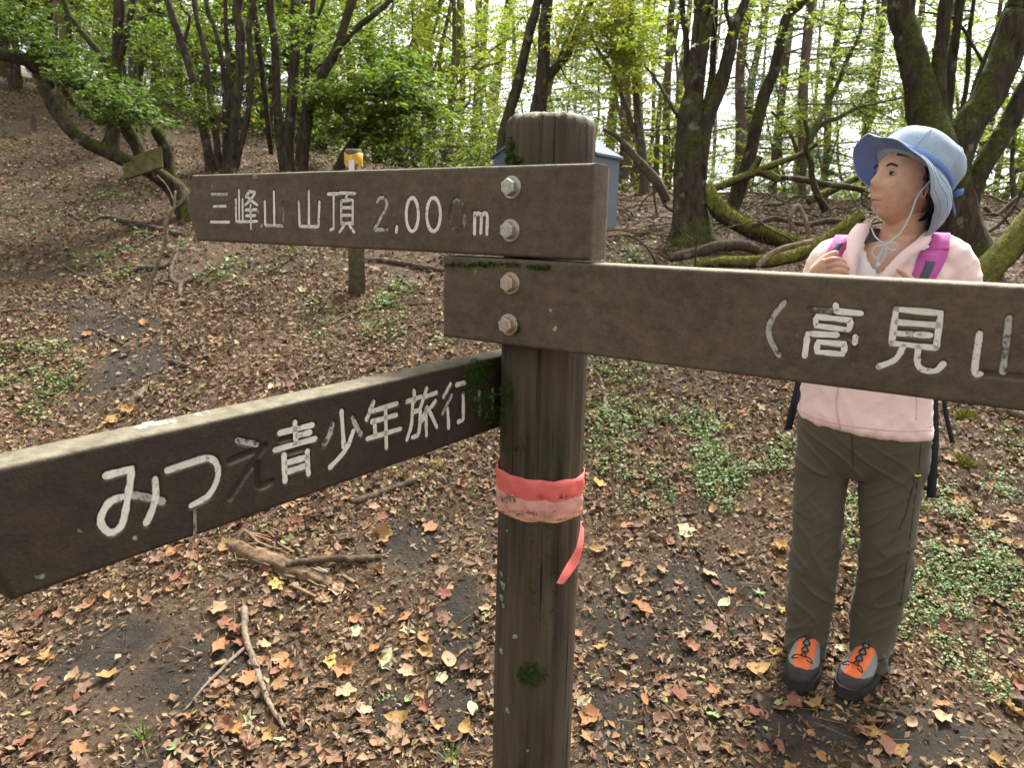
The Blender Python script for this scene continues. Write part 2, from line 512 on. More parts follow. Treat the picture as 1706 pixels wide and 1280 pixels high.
flat('stake_wood', (0.085, 0.075, 0.045), 0.85, 0.2, nscale=25, namp=0.45, bump=0.5, bscale=60)
flat('old_plank', (0.085, 0.080, 0.030), 0.9, 0.2, nscale=22, namp=0.45, bump=0.5, bscale=60)

# person
flat('skin', (0.50, 0.295, 0.20), 0.5, 0.35, nscale=45, namp=0.14, bump=0.12, bscale=260)
flat('lips', (0.42, 0.20, 0.15), 0.45, 0.4)
flat('hair', (0.018, 0.013, 0.011), 0.45, 0.5, nscale=150, namp=0.5, bump=0.6, bscale=260)
flat('eye_white', (0.42, 0.38, 0.35), 0.2, 0.5)
flat('iris', (0.03, 0.018, 0.012), 0.15, 0.5)
flat('brow', (0.025, 0.018, 0.014), 0.8)
def cloth(name, col, weave=900, amp=0.12, rough=0.75, sheen=0.1, big=6, trans=0.0, bs=0.3):
    t = NT(name); v = t.coord()
    f = t.noise(v, big, 4, 0.6); w = t.noise(v, weave, 2, 0.5)
    c = t.mix(t.ramp(f, [(0.3, 0), (0.7, 1)]), tuple(x * (1 - amp) for x in col), tuple(min(1, x * (1 + amp * .6)) for x in col))
    h = t.math('ADD', t.math('MULTIPLY', t.noise(v, 38, 4, 0.55, 0.6), 0.8), t.math('MULTIPLY', w, 0.2))
    M[name] = t.bsdf(c, rough, 0.25, normal=t.bump(h, bs, 0.008), sheen=sheen, trans=trans)
cloth('jacket_pink', (0.74, 0.565, 0.53), amp=0.05, rough=0.6)
cloth('jacket_seam', (0.66, 0.38, 0.36), amp=0.05, rough=0.6)
cloth('trousers_olive', (0.070, 0.060, 0.038), amp=0.10)
cloth('trousers_seam', (0.030, 0.025, 0.017), amp=0.10)
cloth('shirt_white', (0.80, 0.79, 0.82), amp=0.03)
cloth('hat_grey', (0.27, 0.345, 0.43), amp=0.12, big=22, bs=0.5)
cloth('hat_blue', (0.11, 0.20, 0.46), amp=0.10, big=14)
cloth('cord_blue', (0.40, 0.52, 0.58), amp=0.1)
cloth('strap_pink', (0.46, 0.085, 0.31), amp=0.06)
cloth('strap_grey', (0.060, 0.075, 0.090), amp=0.1)
cloth('pack_purple', (0.36, 0.07, 0.25), amp=0.1)
cloth('webbing', (0.012, 0.015, 0.020), amp=0.2)
cloth('shoe_orange', (0.70, 0.155, 0.050), amp=0.16, big=40)
cloth('hat_stitch', (0.17, 0.22, 0.29))
cloth('shoe_grey', (0.19, 0.20, 0.195), amp=0.1, big=40)
flat('shoe_rubber', (0.020, 0.018, 0.016), 0.75, 0.3, nscale=60, namp=0.5, bump=0.3, bscale=120)
flat('shoe_dark', (0.027, 0.024, 0.022), 0.7, 0.3, nscale=60, namp=0.3, bump=0.2, bscale=120)
flat('lace', (0.014, 0.013, 0.013), 0.7)
flat('zip_yellow', (0.70, 0.70, 0.05), 0.5)

def fallen(name, base, vein, spots):
    t = NT(name); v = t.coord(); r = t.objrand()
    f = t.noise(v, 90, 5, 0.65); g = t.noise(v, 30, 3, 0.6)
    c = t.mix(t.ramp(f, [(0.3, 0), (0.7, 1)]), tuple(x * 0.62 for x in base), base)
    c = t.mix(t.ramp(g, [(0.55, 0.0), (0.72, 0.75)]), c, spots)
    c = t.mix(t.math('MULTIPLY', r, 0.35), c, tuple(x * 0.5 for x in base))
    M[name] = t.bsdf(c, 0.65, 0.35, normal=t.bump(f, 0.4, 0.003), trans=0.15)
fallen('fallen_yellow', (0.48, 0.34, 0.085), None, (0.30, 0.15, 0.045))
fallen('fallen_golden', (0.38, 0.225, 0.070), None, (0.24, 0.12, 0.04))
fallen('fallen_orange', (0.38, 0.175, 0.070), None, (0.22, 0.085, 0.035))
fallen('fallen_red', (0.24, 0.090, 0.052), None, (0.13, 0.045, 0.028))
fallen('fallen_brown', (0.22, 0.118, 0.070), None, (0.095, 0.052, 0.033))
fallen('fallen_tan', (0.44, 0.29, 0.165), None, (0.26, 0.14, 0.075))
fallen('fallen_green', (0.24, 0.32, 0.125), None, (0.35, 0.34, 0.14))
fallen('fallen_pale', (0.50, 0.50, 0.28), None, (0.36, 0.28, 0.13))
# ------------------------------------------------------------------ ground sheet, finest near the post
def graded(n, a, b, near, power=3.0):
    s = np.linspace(-1, 1, n)
    k = np.sign(s) * (near * np.abs(s) + (1 - near) * np.abs(s) ** power)
    return np.where(k < 0, -k * a, k * b)
gx = graded(340, -110.0, 110.0, 0.034, 5.0)
gy = 3.2 + graded(380, -50.0, 140.0, 0.050, 5.0)
GX, GY = np.meshgrid(gx, gy)
GZ = ground_z(GX, GY)
V = np.stack([GX, GY, GZ], -1).reshape(-1, 3)
nx, ny = len(gx), len(gy)
idx = np.arange(nx * ny).reshape(ny, nx)
F = np.stack([idx[:-1, :-1], idx[:-1, 1:], idx[1:, 1:], idx[1:, :-1]], -1).reshape(-1, 4)
g = obj('ground', V, F, M['soil'])
tag(g, 'dark forest soil sloping up behind the signpost', None, kind='structure')
# ------------------------------------------------------------------ signpost
HD1, HD3 = math.radians(-55.9), math.radians(34.1)
D1 = np.array([math.sin(HD1), math.cos(HD1), 0])      # along the two facing boards, away to the left
D3 = np.array([math.sin(HD3), math.cos(HD3), 0])      # along the third board, away to the right
UP = np.array([0, 0, 1.0])
POST_R, BT = 0.061, 0.040
pt = CAM + ray(918, 230) * (2 * POST_R / 150.0)
PC = np.array([pt[0], pt[1], 0.0])
PG = gz(PC[0], PC[1])
post_top = at_y(918, 193, PC[1] - 0.02)[2]
N1 = -D3
N3 = -D1 if np.dot(-D1, -PC) > 0 and False else np.array([math.cos(HD3), -math.sin(HD3), 0])
sign = empty('signpost', (PC[0], PC[1], PG))
tag(sign, 'weathered brown wooden signpost with three lettered arm boards bolted to it', 'signpost')

# the round post: furrowed staves of grain, chipped top rim
rg = np.random.default_rng(11)
seg = 96
ang = np.linspace(0, 2 * math.pi, seg, endpoint=False)
furrow = sum(rg.uniform(.3, 1) * np.sin(k * ang + rg.uniform(0, 6.28)) for k in (7, 11, 16, 23, 31)) * 0.00055
furrow -= 0.0014 * (rg.random(seg) < 0.10)
rings = []
zs = np.concatenate([np.linspace(PG - 0.3, post_top - 0.012, 60), [post_top - 0.006, post_top - 0.002, post_top + 0.0005]])
for i, z in enumerate(zs):
    f = (post_top - z) / 1.4
    r = POST_R * (1 + 0.045 * f) + furrow * (0.7 + 0.3 * np.sin(z * 9)) + 0.0006 * np.sin(ang * 3 + z * 8)
    if i >= 60: r = r - (0.002, 0.005, 0.011)[i - 60]
    zz = np.full(seg, z)
    if i >= 57: zz = zz + (0.0016 * np.sin(ang * 9 + 1) * np.sin(ang * 4) + 0.0010 * np.sin(ang * 23) - 0.003 * (np.sin(ang * 2.0 + 2.2) > 0.9))
    rings.append(np.stack([PC[0] + r * np.cos(ang), PC[1] + r * np.sin(ang), zz], -1))
for k, rr in enumerate((0.7, 0.4, 0.12)):
    rings.append(np.stack([PC[0] + POST_R * rr * np.cos(ang), PC[1] + POST_R * rr * np.sin(ang), np.full(seg, post_top + 0.002 - 0.001 * k) + 0.001 * np.sin(ang * 5 + k)], -1))
V, F = loft(rings)
post = obj('post', V, F, M['post_wood'], sign)

# strokes of the carved lettering, measured on the photograph
def zoomed(x0, y0, s):
    return lambda pts: [(x0 + a / s, y0 + b / s) for a, b in pts]
z1 = zoomed(300, 260, 4.739); z2 = zoomed(600, 180, 3.048); z3 = zoomed(0, 560, 2.783)
z4 = zoomed(340, 560, 3.2808); z5 = zoomed(1240, 430, 3.661)
def oval(cx, cy, rx, ry):
    return [(cx + rx * math.sin(a), cy - ry * math.cos(a)) for a in np.linspace(0, 2 * math.pi, 21)]
P_, W_, G_, X_ = 'paint_fresh', 'paint_worn', 'paint_faint', None
B1 = [   # (character strokes [(points, paint)])
 [(z1([(242, 298), (370, 298)]), W_), (z1([(260, 396), (358, 394)]), P_), (z1([(236, 518), (384, 520)]), P_)],
 [(z1(p), P_) for p in ([(436, 340), (439, 515), (492, 518), (489, 340)], [(460, 270), (464, 515)], [(546, 272), (515, 322)],
   [(542, 278), (590, 285), (562, 330), (510, 385)], [(522, 312), (552, 345), (605, 385)], [(512, 425), (598, 420)], [(515, 470), (590, 467)], [(505, 517), (605, 513)], [(552, 385), (556, 570)])],
 [(z1([(664, 355), (668, 540)]), P_), (z1([(736, 280), (740, 540)]), P_), (z1([(810, 370), (810, 545)]), G_), (z1([(668, 546), (808, 549)]), W_)],
 [(z1(p), P_) for p in ([(934, 355), (940, 535), (957, 553), (1088, 556), (1096, 360)], [(1013, 275), (1013, 550)])],
 [(z1(p), P_) for p in ([(1163, 298), (1245, 296)], [(1208, 300), (1210, 570), (1182, 580)], [(1255, 290), (1378, 292)], [(1318, 295), (1302, 345)], [(1268, 350), (1268, 535)],
   [(1268, 350), (1360, 345), (1358, 535)], [(1275, 405), (1350, 405)], [(1275, 465), (1350, 465)], [(1268, 530), (1360, 530)], [(1290, 550), (1255, 598)], [(1335, 550), (1370, 600)])],
 [(z2([(85, 478), (95, 457), (118, 455), (132, 480), (126, 512), (75, 605), (74, 617), (135, 615)]), W_)],
 [(z2([(184, 602), (180, 630)]), P_)],
 [(z2(oval(262, 540, 31, 86)), P_)], [(z2(oval(370, 540, 35, 86)), P_)], [(z2(oval(492, 548, 36, 86)), G_)],
 [(z2(p), P_) for p in ([(580, 530), (578, 640)], [(580, 548), (598, 531), (612, 548), (610, 635)], [(612, 548), (630, 530), (643, 548), (641, 640)])],
]
B2 = [
 [(z5([(245, 268), (175, 360), (147, 430), (157, 500), (210, 595)]), W_)],
 [(z5([(555, 285), (562, 315)]), P_), (z5([(400, 316), (548, 322)]), G_), (z5([(560, 325), (712, 338)]), P_), (z5([(438, 358), (648, 380), (640, 440), (432, 412), (438, 358)]), P_),
  (z5([(367, 600), (385, 462), (565, 470)]), P_), (z5([(565, 470), (670, 488)]), X_), (z5([(678, 480), (672, 520)]), P_), (z5([(672, 520), (662, 630)]), X_), (z5([(446, 512), (612, 527), (604, 588), (438, 573), (446, 512)]), P_)],
 [(z5(p), P_) for p in ([(925, 312), (897, 523)], [(925, 312), (1198, 337), (1170, 545)], [(930, 392), (1180, 410)], [(925, 460), (1135, 472)], [(897, 520), (1170, 550)], [(970, 540), (920, 620), (815, 665)], [(1060, 545), (1055, 640), (1085, 680), (1165, 690), (1215, 645)])],
 [(z5([(1435, 460), (1405, 690), (1440, 708)]), P_), (z5([(1615, 365), (1577, 698)]), W_), (z5([(1440, 706), (1765, 735)]), X_), (z5([(1800, 500), (1768, 735)]), W_)],
]
B3 = [
 [(z3([(492, 650), (615, 618), (600, 720), (575, 860), (545, 902), (510, 913), (477, 882), (472, 840), (512, 772), (572, 747)]), P_), (z3([(605, 738), (665, 745), (760, 770)]), W_), (z3([(722, 665), (725, 750), (700, 830), (680, 870)]), P_)],
 [(z3([(777, 625), (940, 572), (985, 572), (1010, 602), (1012, 660), (970, 740), (890, 788)]), P_)],
 [(z4([(185, 572), (292, 594)]), W_), (z4([(140, 685), (330, 605), (250, 720), (140, 885)]), X_), (z4([(240, 720), (290, 700), (290, 800), (315, 825), (370, 797)]), X_)],
 [(z4([(415, 532), (598, 487)]), P_), (z4([(500, 472), (505, 588)]), P_), (z4([(425, 570), (505, 550)]), X_), (z4([(510, 547), (585, 528)]), P_), (z4([(390, 625), (613, 562)]), P_), (z4([(440, 650), (447, 797)]), P_),
  (z4([(445, 640), (568, 608)]), X_), (z4([(568, 630), (570, 720), (575, 757)]), P_), (z4([(455, 695), (565, 663)]), P_), (z4([(455, 745), (560, 710)]), P_)],
 [(z4([(705, 480), (690, 540), (655, 600)]), W_), (z4([(755, 412), (765, 560), (768, 610)]), P_), (z4([(815, 450), (838, 500), (862, 540)]), W_), (z4([(820, 520), (780, 620), (692, 720)]), P_)],
 [(z4(p), P_) for p in ([(930, 362), (892, 458)], [(922, 412), (1058, 370)], [(920, 470), (1055, 432)], [(935, 470), (940, 540)], [(895, 563), (1078, 508)], [(995, 395), (1000, 612)])],
 [(z4(p), P_) for p in ([(1150, 300), (1155, 355)], [(1110, 360), (1190, 332)], [(1143, 370), (1137, 480), (1112, 568)], [(1150, 415), (1186, 405), (1176, 530), (1142, 555)], [(1220, 287), (1187, 388)], [(1205, 335), (1275, 310)], [(1222, 390), (1192, 468)], [(1215, 400), (1218, 543)], [(1268, 355), (1232, 405), (1275, 498)])],
 [(z4([(1350, 262), (1312, 333)]), P_), (z4([(1355, 325), (1307, 423)]), W_), (z4([(1335, 400), (1340, 503)]), P_), (z4([(1382, 268), (1430, 255)]), P_), (z4([(1420, 312), (1420, 458), (1392, 470)]), P_)],
 [(z4([(1508, 300), (1510, 430)]), W_), (z4([(1482, 350), (1535, 333)]), G_), (z4([(1580, 290), (1580, 400)]), W_), (z4([(1556, 330), (1600, 318)]), G_)],
]

def seg_dist(S, Z, pts):
    d = np.full(S.shape, 1e9)
    for (a0, a1), (b0, b1) in zip(pts[:-1], pts[1:]):
        ex, ey = b0 - a0, b1 - a1
        L2 = ex * ex + ey * ey + 1e-12
        t = np.clip(((S - a0) * ex + (Z - a1) * ey) / L2, 0, 1)
        d = np.minimum(d, np.hypot(S - a0 - t * ex, Z - a1 - t * ey))
    return d

def round_off(pts):
    """smooth the bends of a stroke, keeping its sharp corners"""
    if len(pts) < 3 or len(pts) > 15: return pts
    P = np.array(pts, float); runs = [[P[0]]]
    for i in range(1, len(P) - 1):
        a, b = nrm(P[i] - P[i - 1]), nrm(P[i + 1] - P[i]); runs[-1].append(P[i])
        if np.dot(a, b) < .35: runs.append([P[i]])
    runs[-1].append(P[-1]); out = []
    for r in runs:
        q = catmull(np.array(r), 5) if len(r) > 2 else np.array(r)
        out += [tuple(x) for x in (q if not out else q[1:])]
    return out

def board(name, p0, n, axis, s0, s1, zlo, zhi, chars, mat, tip, sw, thick, res=0.0013, drip=None):
    """plank with carved grooves. p0,n: front plane; axis: direction of +s; tip: how far the end at s0 is pointed"""
    to_sz = lambda px: (float(np.dot(at_plane(px[0], px[1], p0, n) - p0, axis)), float(at_plane(px[0], px[1], p0, n)[2]))
    nv = int((zhi - zlo) / res); nu = int((s1 - s0) / res)
    v = np.linspace(0, 1, nv + 1); u = np.linspace(0, 1, nu + 1)
    # denser rows at the rounded rims
    v = np.sort(np.concatenate([v, [0.004, 0.010, 0.02, 0.98, 0.990, 0.996]])); u = np.sort(np.concatenate([u, [0.0006, 0.0015, 0.003, 0.997, 0.9985, 0.9994]]))
    U, Vv = np.meshgrid(u, v)
    Z = zlo + (zhi - zlo) * Vv
    left = s0 - tip * (1 - np.abs(2 * Vv - 1)) if tip else np.full_like(Vv, s0)
    S = left + (s1 - left) * U
    edge = np.minimum(np.minimum(Z - zlo, zhi - Z), np.minimum(S - left, s1 - S))
    rb = 0.0045
    e = np.clip(edge / rb, 0, 1)
    dep = rb * (1 - np.sqrt(np.clip(1 - (1 - e) ** 2, 0, 1)))
    lows = mnoise
    wob = 0.0006 * np.sin(S * 23 + Z * 9) + 0.0004 * np.sin(S * 61 - Z * 40)
    strokes = []
    for ci, ch in enumerate(chars):
        for pts, pm in ch:
            sz = [to_sz(q) for q in pts]
            sz = round_off(sz)
            strokes.append((ci, sz, pm))
            d = seg_dist(S, Z, sz)
            hw = sw / 2
            dep = np.maximum(dep, 0.0030 * (1 - sstep(hw * 0.72, hw * 1.12, d)))
    Pn = p0[None, None] + (S[..., None]) * axis - (dep + wob)[..., None] * n
    Pn[..., 2] = Z
    ny_, nx_ = Z.shape
    idx = np.arange(nx_ * ny_).reshape(ny_, nx_)
    F = np.stack([idx[:-1, :-1], idx[:-1, 1:], idx[1:, 1:], idx[1:, :-1]], -1).reshape(-1, 4)
    Vt = Pn.reshape(-1, 3)
    # back: rim loop pushed back
    loop = np.concatenate([idx[0, :], idx[1:, -1], idx[-1, -2::-1], idx[-2:0:-1, 0]])
    base = Vt[loop]
    flatb = base - n * np.dot(base - p0, n)[:, None]
    mid = flatb - n * (thick - rb)
    c = mid.mean(0)
    inner = mid + (c - mid) * 0.0 - n * rb
    # pull the rear rim slightly in for a rounded back arris
    dz = np.sign((zlo + zhi) / 2 - inner[:, 2]) * rb * (np.abs(inner[:, 2] - (zlo + zhi) / 2) > (zhi - zlo) / 2 - 1e-5)
    inner[:, 2] += dz
    n0 = len(Vt); L = len(loop)
    Vt = np.concatenate([Vt, mid, inner, [c - n * rb]])
    F2 = []
    for i in range(L):
        j = (i + 1) % L
        F2.append((loop[j], loop[i], n0 + i, n0 + j))
        F2.append((n0 + j, n0 + i, n0 + L + i, n0 + L + j))
        F2.append((n0 + L + j, n0 + L + i, n0 + 2 * L, n0 + 2 * L))
    quads = np.concatenate([F, np.array([q for q in F2 if len(set(q)) == 4])])
    tris = [q[:3] for q in F2 if len(set(q)) == 3]
    me_faces = [tuple(q) for q in quads] + tris
    loc = p0 + axis * (s0 + s1) / 2 - n * thick / 2
    loc[2] = (zlo + zhi) / 2
    bo = obj(name, Vt, me_faces, M[mat], sign, True, None, loc)
    # paint left in the grooves: one child for each character
    for ci in range(len(chars)):
        by = {}
        for k, sz, pm in strokes:
            if k == ci and pm: by.setdefault(pm, []).append(sz)
        if not by: continue
        mb = MB(); mats = []
        for mi, (pm, lst) in enumerate(by.items()):
            mats.append(M[pm])
            for sz in lst:
                ribbon(mb, sz, sw * 0.44, p0 - n * (0.0011 + 0.0001 * mi), axis, n, mi)
        mb.build('painted_character', mats, bo, True)
    if drip:
        mb = MB(); ribbon(mb, [to_sz(q) for q in drip], sw * 0.26, p0 + n * 0.0010, axis, n, 0)
        mb.build('paint_drip', [M['paint_faint']], bo, True)
    return bo, to_sz

def ribbon(mb, sz, hw, base, axis, n, mi):
    rgl = np.random.default_rng(int(abs(sz[0][0]) * 1e5) % 9999)
    P = np.array(sz, float)
    if len(P) == 2:
        P = np.array([P[0] * (1 - t) + P[1] * t for t in np.linspace(0, 1, 6)])
    else:
        out = [P[0]]
        for a, b in zip(P[:-1], P[1:]):
            for t in ((0.25, 0.5, 0.75, 1.0) if np.linalg.norm(b - a) > .008 else (1.0,)): out.append(a * (1 - t) + b * t)
        P = np.array(out)
    closed = np.linalg.norm(P[0] - P[-1]) < 1e-5
    T = np.gradient(P, axis=0)
    if closed: T[0] = T[-1] = P[1] - P[-2]
    T /= np.linalg.norm(T, axis=1)[:, None] + 1e-12
    Nn = np.stack([-T[:, 1], T[:, 0]], -1)
    w = hw * (1 + rgl.uniform(-.16, .16, len(P)))
    if not closed:
        P = np.vstack([P[0] - T[0] * hw * 0.8, P, P[-1] + T[-1] * hw * 0.8]); Nn = np.vstack([Nn[0], Nn, Nn[-1]]); w = np.concatenate([[hw * .45], w, [hw * .45]])
    A, B = P + Nn * w[:, None], P - Nn * w[:, None]
    to = lambda Q: np.stack([base[0] + Q[:, 0] * axis[0], base[1] + Q[:, 0] * axis[1], Q[:, 1]], -1)
    VA, VB = to(A), to(B)
    VC = to(P) + n * 0.0000
    k = len(P)
    V = np.concatenate([VA, VB])
    F = []
    for i in range(k - 1):
        F.append((i, i + 1, k + i + 1, k + i))
    # face the viewer
    q = F[0]; nn = np.cross(V[q[1]] - V[q[0]], V[q[2]] - V[q[0]])
    if np.dot(nn, n) < 0: F = [f[::-1] for f in F]
    mb.add(V, F, mi)

AX12 = -D1                                    # +s runs to the right along the two facing boards
P1 = PC + N1 * (POST_R + BT)
def sz12(px, py):
    q = at_plane(px, py, P1, N1); return float(np.dot(q - P1, AX12)), float(q[2])
c_tl, c_bl, c_tr, c_br = sz12(324, 292), sz12(323, 397), sz12(990, 270), sz12(982, 437)
tipx = sz12(309.5, 340)
zt1, zb1 = (c_tl[1] * .35 + c_tr[1] * .65), (c_bl[1] * .35 + c_br[1] * .65)
s10, s11 = (c_tl[0] + c_bl[0]) / 2, (c_tr[0] + c_br[0]) / 2
b1, f1 = board('sign_board', P1, N1, AX12, s10, s11, zb1, zt1, B1, 'board_brown', max(0.01, s10 - tipx[0]), 0.0058, BT)
d_tl, d_bl = sz12(737, 427), sz12(735, 563)
d_r1, d_r2 = sz12(1690, 474), sz12(1690, 683)
zt2 = min((d_tl[1] + d_r1[1]) / 2, zb1 - 0.0025); zb2 = (d_bl[1] + d_r2[1]) / 2
s20 = (d_tl[0] + d_bl[0]) / 2
# second board runs past the picture's edge; its far end is pointed, so build it mirrored
def sz_m(px): pass
b2, f2 = board('sign_board', P1 - N1 * 0.0015, N1, AX12, s20, s20 + (s11 - s10) * 1.0, zb2, zt2, B2, 'board_brown', 0, 0.0066, BT)
P3 = PC - N3 * POST_R * 0.98
AX3 = D3
def sz3(px, py):
    q = at_plane(px, py, P3, N3); return float(np.dot(q - P3, AX3)), float(q[2])
e_tl, e_bl, e_tr, e_br = sz3(5, 778), sz3(11, 1010), sz3(790, 602), sz3(830, 713)
zt3, zb3 = (e_tl[1] + e_tr[1]) / 2, (e_bl[1] + e_br[1]) / 2
b3, f3 = board('sign_board', P3, N3, AX3, (e_tl[0] + e_bl[0]) / 2, 0.055, zb3, zt3, B3, 'board_dark', 0.018, 0.0074, BT, drip=z3([(900, 800), (902, 935)]))
b1['label'] = 'grey brown arm with a blunt pointed end reading 2,000 m'
b2['label'] = 'grey brown arm with a square inner end and an opening bracket'
b3['label'] = 'dark brown arm with moss at the post and flaking white lettering'
print('boards', s10, s11, zb1, zt1, '|', s20, zb2, zt2, '|', e_tl, e_bl, zb3, zt3, 'post', PC, post_top)

# hexagonal bolts with washers
def bolt(px, py, parent, mat):
    s, z = sz12(px, py)
    c = P1 + AX12 * s; c[2] = z
    rg_ = np.random.default_rng(int(py))
    a = AX12; b = UP
    mb = MB()
    def disc(r, d0, d1, k, rot=0.0, cham=0.0):
        an = np.linspace(0, 2 * math.pi, k, endpoint=False) + rot
        mk = lambda rr, d: c + N1 * d + (np.cos(an) * rr)[:, None] * a + (np.sin(an) * rr)[:, None] * b
        rings = [mk(r, d0), mk(r, d1 - cham), mk(r - cham * 1.2, d1)]
        V, F = loft(rings)
        mb.add(V, F, 0)
    disc(0.0142, -0.001, 0.0024, 28, 0, 0.0006)
    disc(0.0118, 0.0024, 0.0036, 24, 0, 0.0005)
    disc(0.0108, 0.0036, 0.0118, 6, rg_.uniform(0, 1), 0.0012)
    disc(0.0050, 0.0117, 0.0121, 14)
    mb.build('bolt', [M[mat]], parent, False, c)
for px, py, par, mt in ((853, 312, b1, 'bolt_steel'), (851, 384, b1, 'bolt_steel'), (851, 472, b2, 'bolt_tarnished'), (848, 541, b2, 'bolt_tarnished')):
    bolt(px, py, par, mt)

# tufts of moss and crusts of lichen on the timber
def tufts(name, pts, nrms, mat, parent, ln=0.006, wd=0.0016, rng=None, per=1):
    rng = rng or np.random.default_rng(1)
    P = np.repeat(np.asarray(pts), per, 0); N = np.repeat(np.asarray(nrms), per, 0)
    n = len(P)
    d = N + rng.normal(0, .55, (n, 3)); d /= np.linalg.norm(d, axis=1)[:, None]
    s = np.cross(d, rng.normal(0, 1, (n, 3))); s /= np.linalg.norm(s, axis=1)[:, None]
    L = ln * rng.uniform(.5, 1.4, n)[:, None]
    P = P + rng.normal(0, ln * .25, (n, 3)) - N * ln * 0.1
    V = np.stack([P - s * wd / 2, P + s * wd / 2, P + d * L + s * wd * .12, P + d * L - s * wd * .12], 1).reshape(-1, 3)
    F = np.arange(n * 4).reshape(n, 4)
    o = obj(name, V, F, M[mat], parent, False)
    o['kind'] = 'stuff'
    return o

def on_post(px, py):
    d = nrm(ray(px, py)); o = CAM - PC
    a = d[0] ** 2 + d[1] ** 2; b = 2 * (o[0] * d[0] + o[1] * d[1]); cc = o[0] ** 2 + o[1] ** 2 - (POST_R * 1.015) ** 2
    disc = b * b - 4 * a * cc
    if disc < 0: return None
    p = CAM + d * ((-b - math.sqrt(disc)) / (2 * a))
    return p, nrm([p[0] - PC[0], p[1] - PC[1], 0])
rg = np.random.default_rng(5)
pts, ns = [], []
for cx, cy, rx, ry, k in ((886, 1124, 25, 21, 300), (846, 655, 13, 24, 90), (862, 745, 14, 18, 20), (838, 690, 6, 60, 40), (856, 268, 14, 9, 90), (850, 250, 7, 22, 60), (905, 935, 30, 120, 60), (850, 830, 16, 6, 90), (920, 826, 34, 5, 120), (880, 853, 48, 4, 90)):
    for _ in range(k):
        a, r = rg.uniform(0, 6.28), rg.random() ** .6
        h = on_post(cx + rx * r * math.cos(a), cy + ry * r * math.sin(a))
        if h: pts.append(h[0]); ns.append(h[1])
tufts('moss', pts, ns, 'moss_tuft', sign, 0.0042, 0.0016, rg, 4)
pts, ns = [], []
for cx, cy, rx, ry, k in ((792, 640, 24, 46, 300), (812, 680, 18, 30, 170), (806, 612, 22, 14, 90)):
    for _ in range(k):
        a, r = rg.uniform(0, 6.28), rg.random() ** .7
        x, y = cx + rx * r * math.cos(a), cy + ry * r * math.sin(a)
        if x > 834: continue
        pts.append(at_plane(x, y, P3, N3)); ns.append(N3 * .6 + UP * -.2)
tufts('moss', pts, ns, 'moss_tuft', b3, 0.0036, 0.0013, rg, 4)
pts, ns = [], []
for cx, cy, rx, ry, k in ((800, 441, 70, 4, 160), (900, 445, 24, 4, 60), (845, 470, 13, 14, 40), (856, 543, 12, 16, 70)):
    for _ in range(k):
        a, r = rg.uniform(0, 6.28), rg.random() ** .6
        pts.append(at_plane(cx + rx * r * math.cos(a), cy + ry * r * math.sin(a), P1, N1)); ns.append(N1)
tufts('moss', pts, ns, 'moss_tuft', b2, 0.0030, 0.0014, rg, 4)

def lichen_patch(name, c, n, r, mat, parent, rng):
    a = nrm(np.cross(n, [0.3, 0.2, 1])); b = np.cross(n, a)
    k = 13; an = np.linspace(0, 2 * math.pi, k, endpoint=False)
    rr = r * rng.uniform(.45, 1.15, k)
    ring = c + (np.cos(an) * rr)[:, None] * a + (np.sin(an) * rr)[:, None] * b
    if name == 'lichen_patch' and parent is post:
        pass
    V = np.vstack([ring + n * 0.0004, c + (ring - c) * .6 + n * 0.0016, [c + n * 0.0018]])
    F = [(i, (i + 1) % k, k + (i + 1) % k, k + i) for i in range(k)] + [(k + i, k + (i + 1) % k, 2 * k) for i in range(k)]
    obj(name, V, F, mat, parent, True)
for px, py, r in ((836, 958, .006), (838, 975, .008), (836, 995, .007), (839, 1010, .005), (858, 1062, .005), (835, 1085, .006), (845, 1183, .006), (879, 1252, .003), (845, 885, .003)):
    h = on_post(px, py)
    if h: lichen_patch('lichen_patch', h[0], h[1], r, M['lichen'], post, rg)
for px, py, r in ((235, 713, .010), (250, 707, .014), (272, 706, .010), (288, 704, .007), (330, 692, .006), (345, 688, .005)):
    # on the top edge of the dark arm
    q = at_plane(px, py, np.array([0, 0, zt3]), UP)
    lichen_patch('lichen_patch', q, UP, r * .6, M['lichen_pale'], b3, rg)
lichen_patch('lichen_patch', at_plane(425, 294, P1, N1), N1, .008, M['lichen'], b1, rg)

# ------------------------------------------------------------------ marking tape wrapped round the post
tape = empty('marking_tape', (PC[0], PC[1], 0))
tag(tape, 'pink and faded coral marking tape tied round the post', 'tape')
def tape_band(name, mat, pyL, pyR, pyL2, pyR2, off):
    k = 72; an = np.linspace(0, 2 * math.pi, k, endpoint=False)
    hl = on_post(835, pyL); hr = on_post(965, pyR); hl2 = on_post(835, pyL2); hr2 = on_post(965, pyR2)
    def zline(ha, hb, a):
        xa, xb = ha[0][0], hb[0][0]
        x = PC[0] + POST_R * np.cos(a)
        return ha[0][2] + (hb[0][2] - ha[0][2]) * (x - xa) / (xb - xa)
    rr = POST_R * 1.028 + off + 0.0006 * np.sin(an * 13) + 0.0004 * np.sin(an * 29)
    rings = []
    zt, zb = zline(hl, hr, an) + 0.0006 * np.sin(an * 11), zline(hl2, hr2, an) + 0.0006 * np.sin(an * 7)
    for f in (0, .25, .5, .75, 1.0):
        r2 = rr + 0.0010 * math.sin(f * 3.1416) + 0.0009 * np.sin(an * 9 + f * 8) + 0.0005 * np.sin(an * 31 - f * 14)
        rings.append(np.stack([PC[0] + r2 * np.cos(an), PC[1] + r2 * np.sin(an), zb + (zt - zb) * f], -1))
    inner = [r_ - (r_ - np.array([PC[0], PC[1], 0])) * [0.012, .012, 0] for r_ in (rings[-1], rings[0])]
    V, F = loft(rings + inner, False)
    n = len(rings) + 2; 
    obj(name, V, F, M[mat], tape)
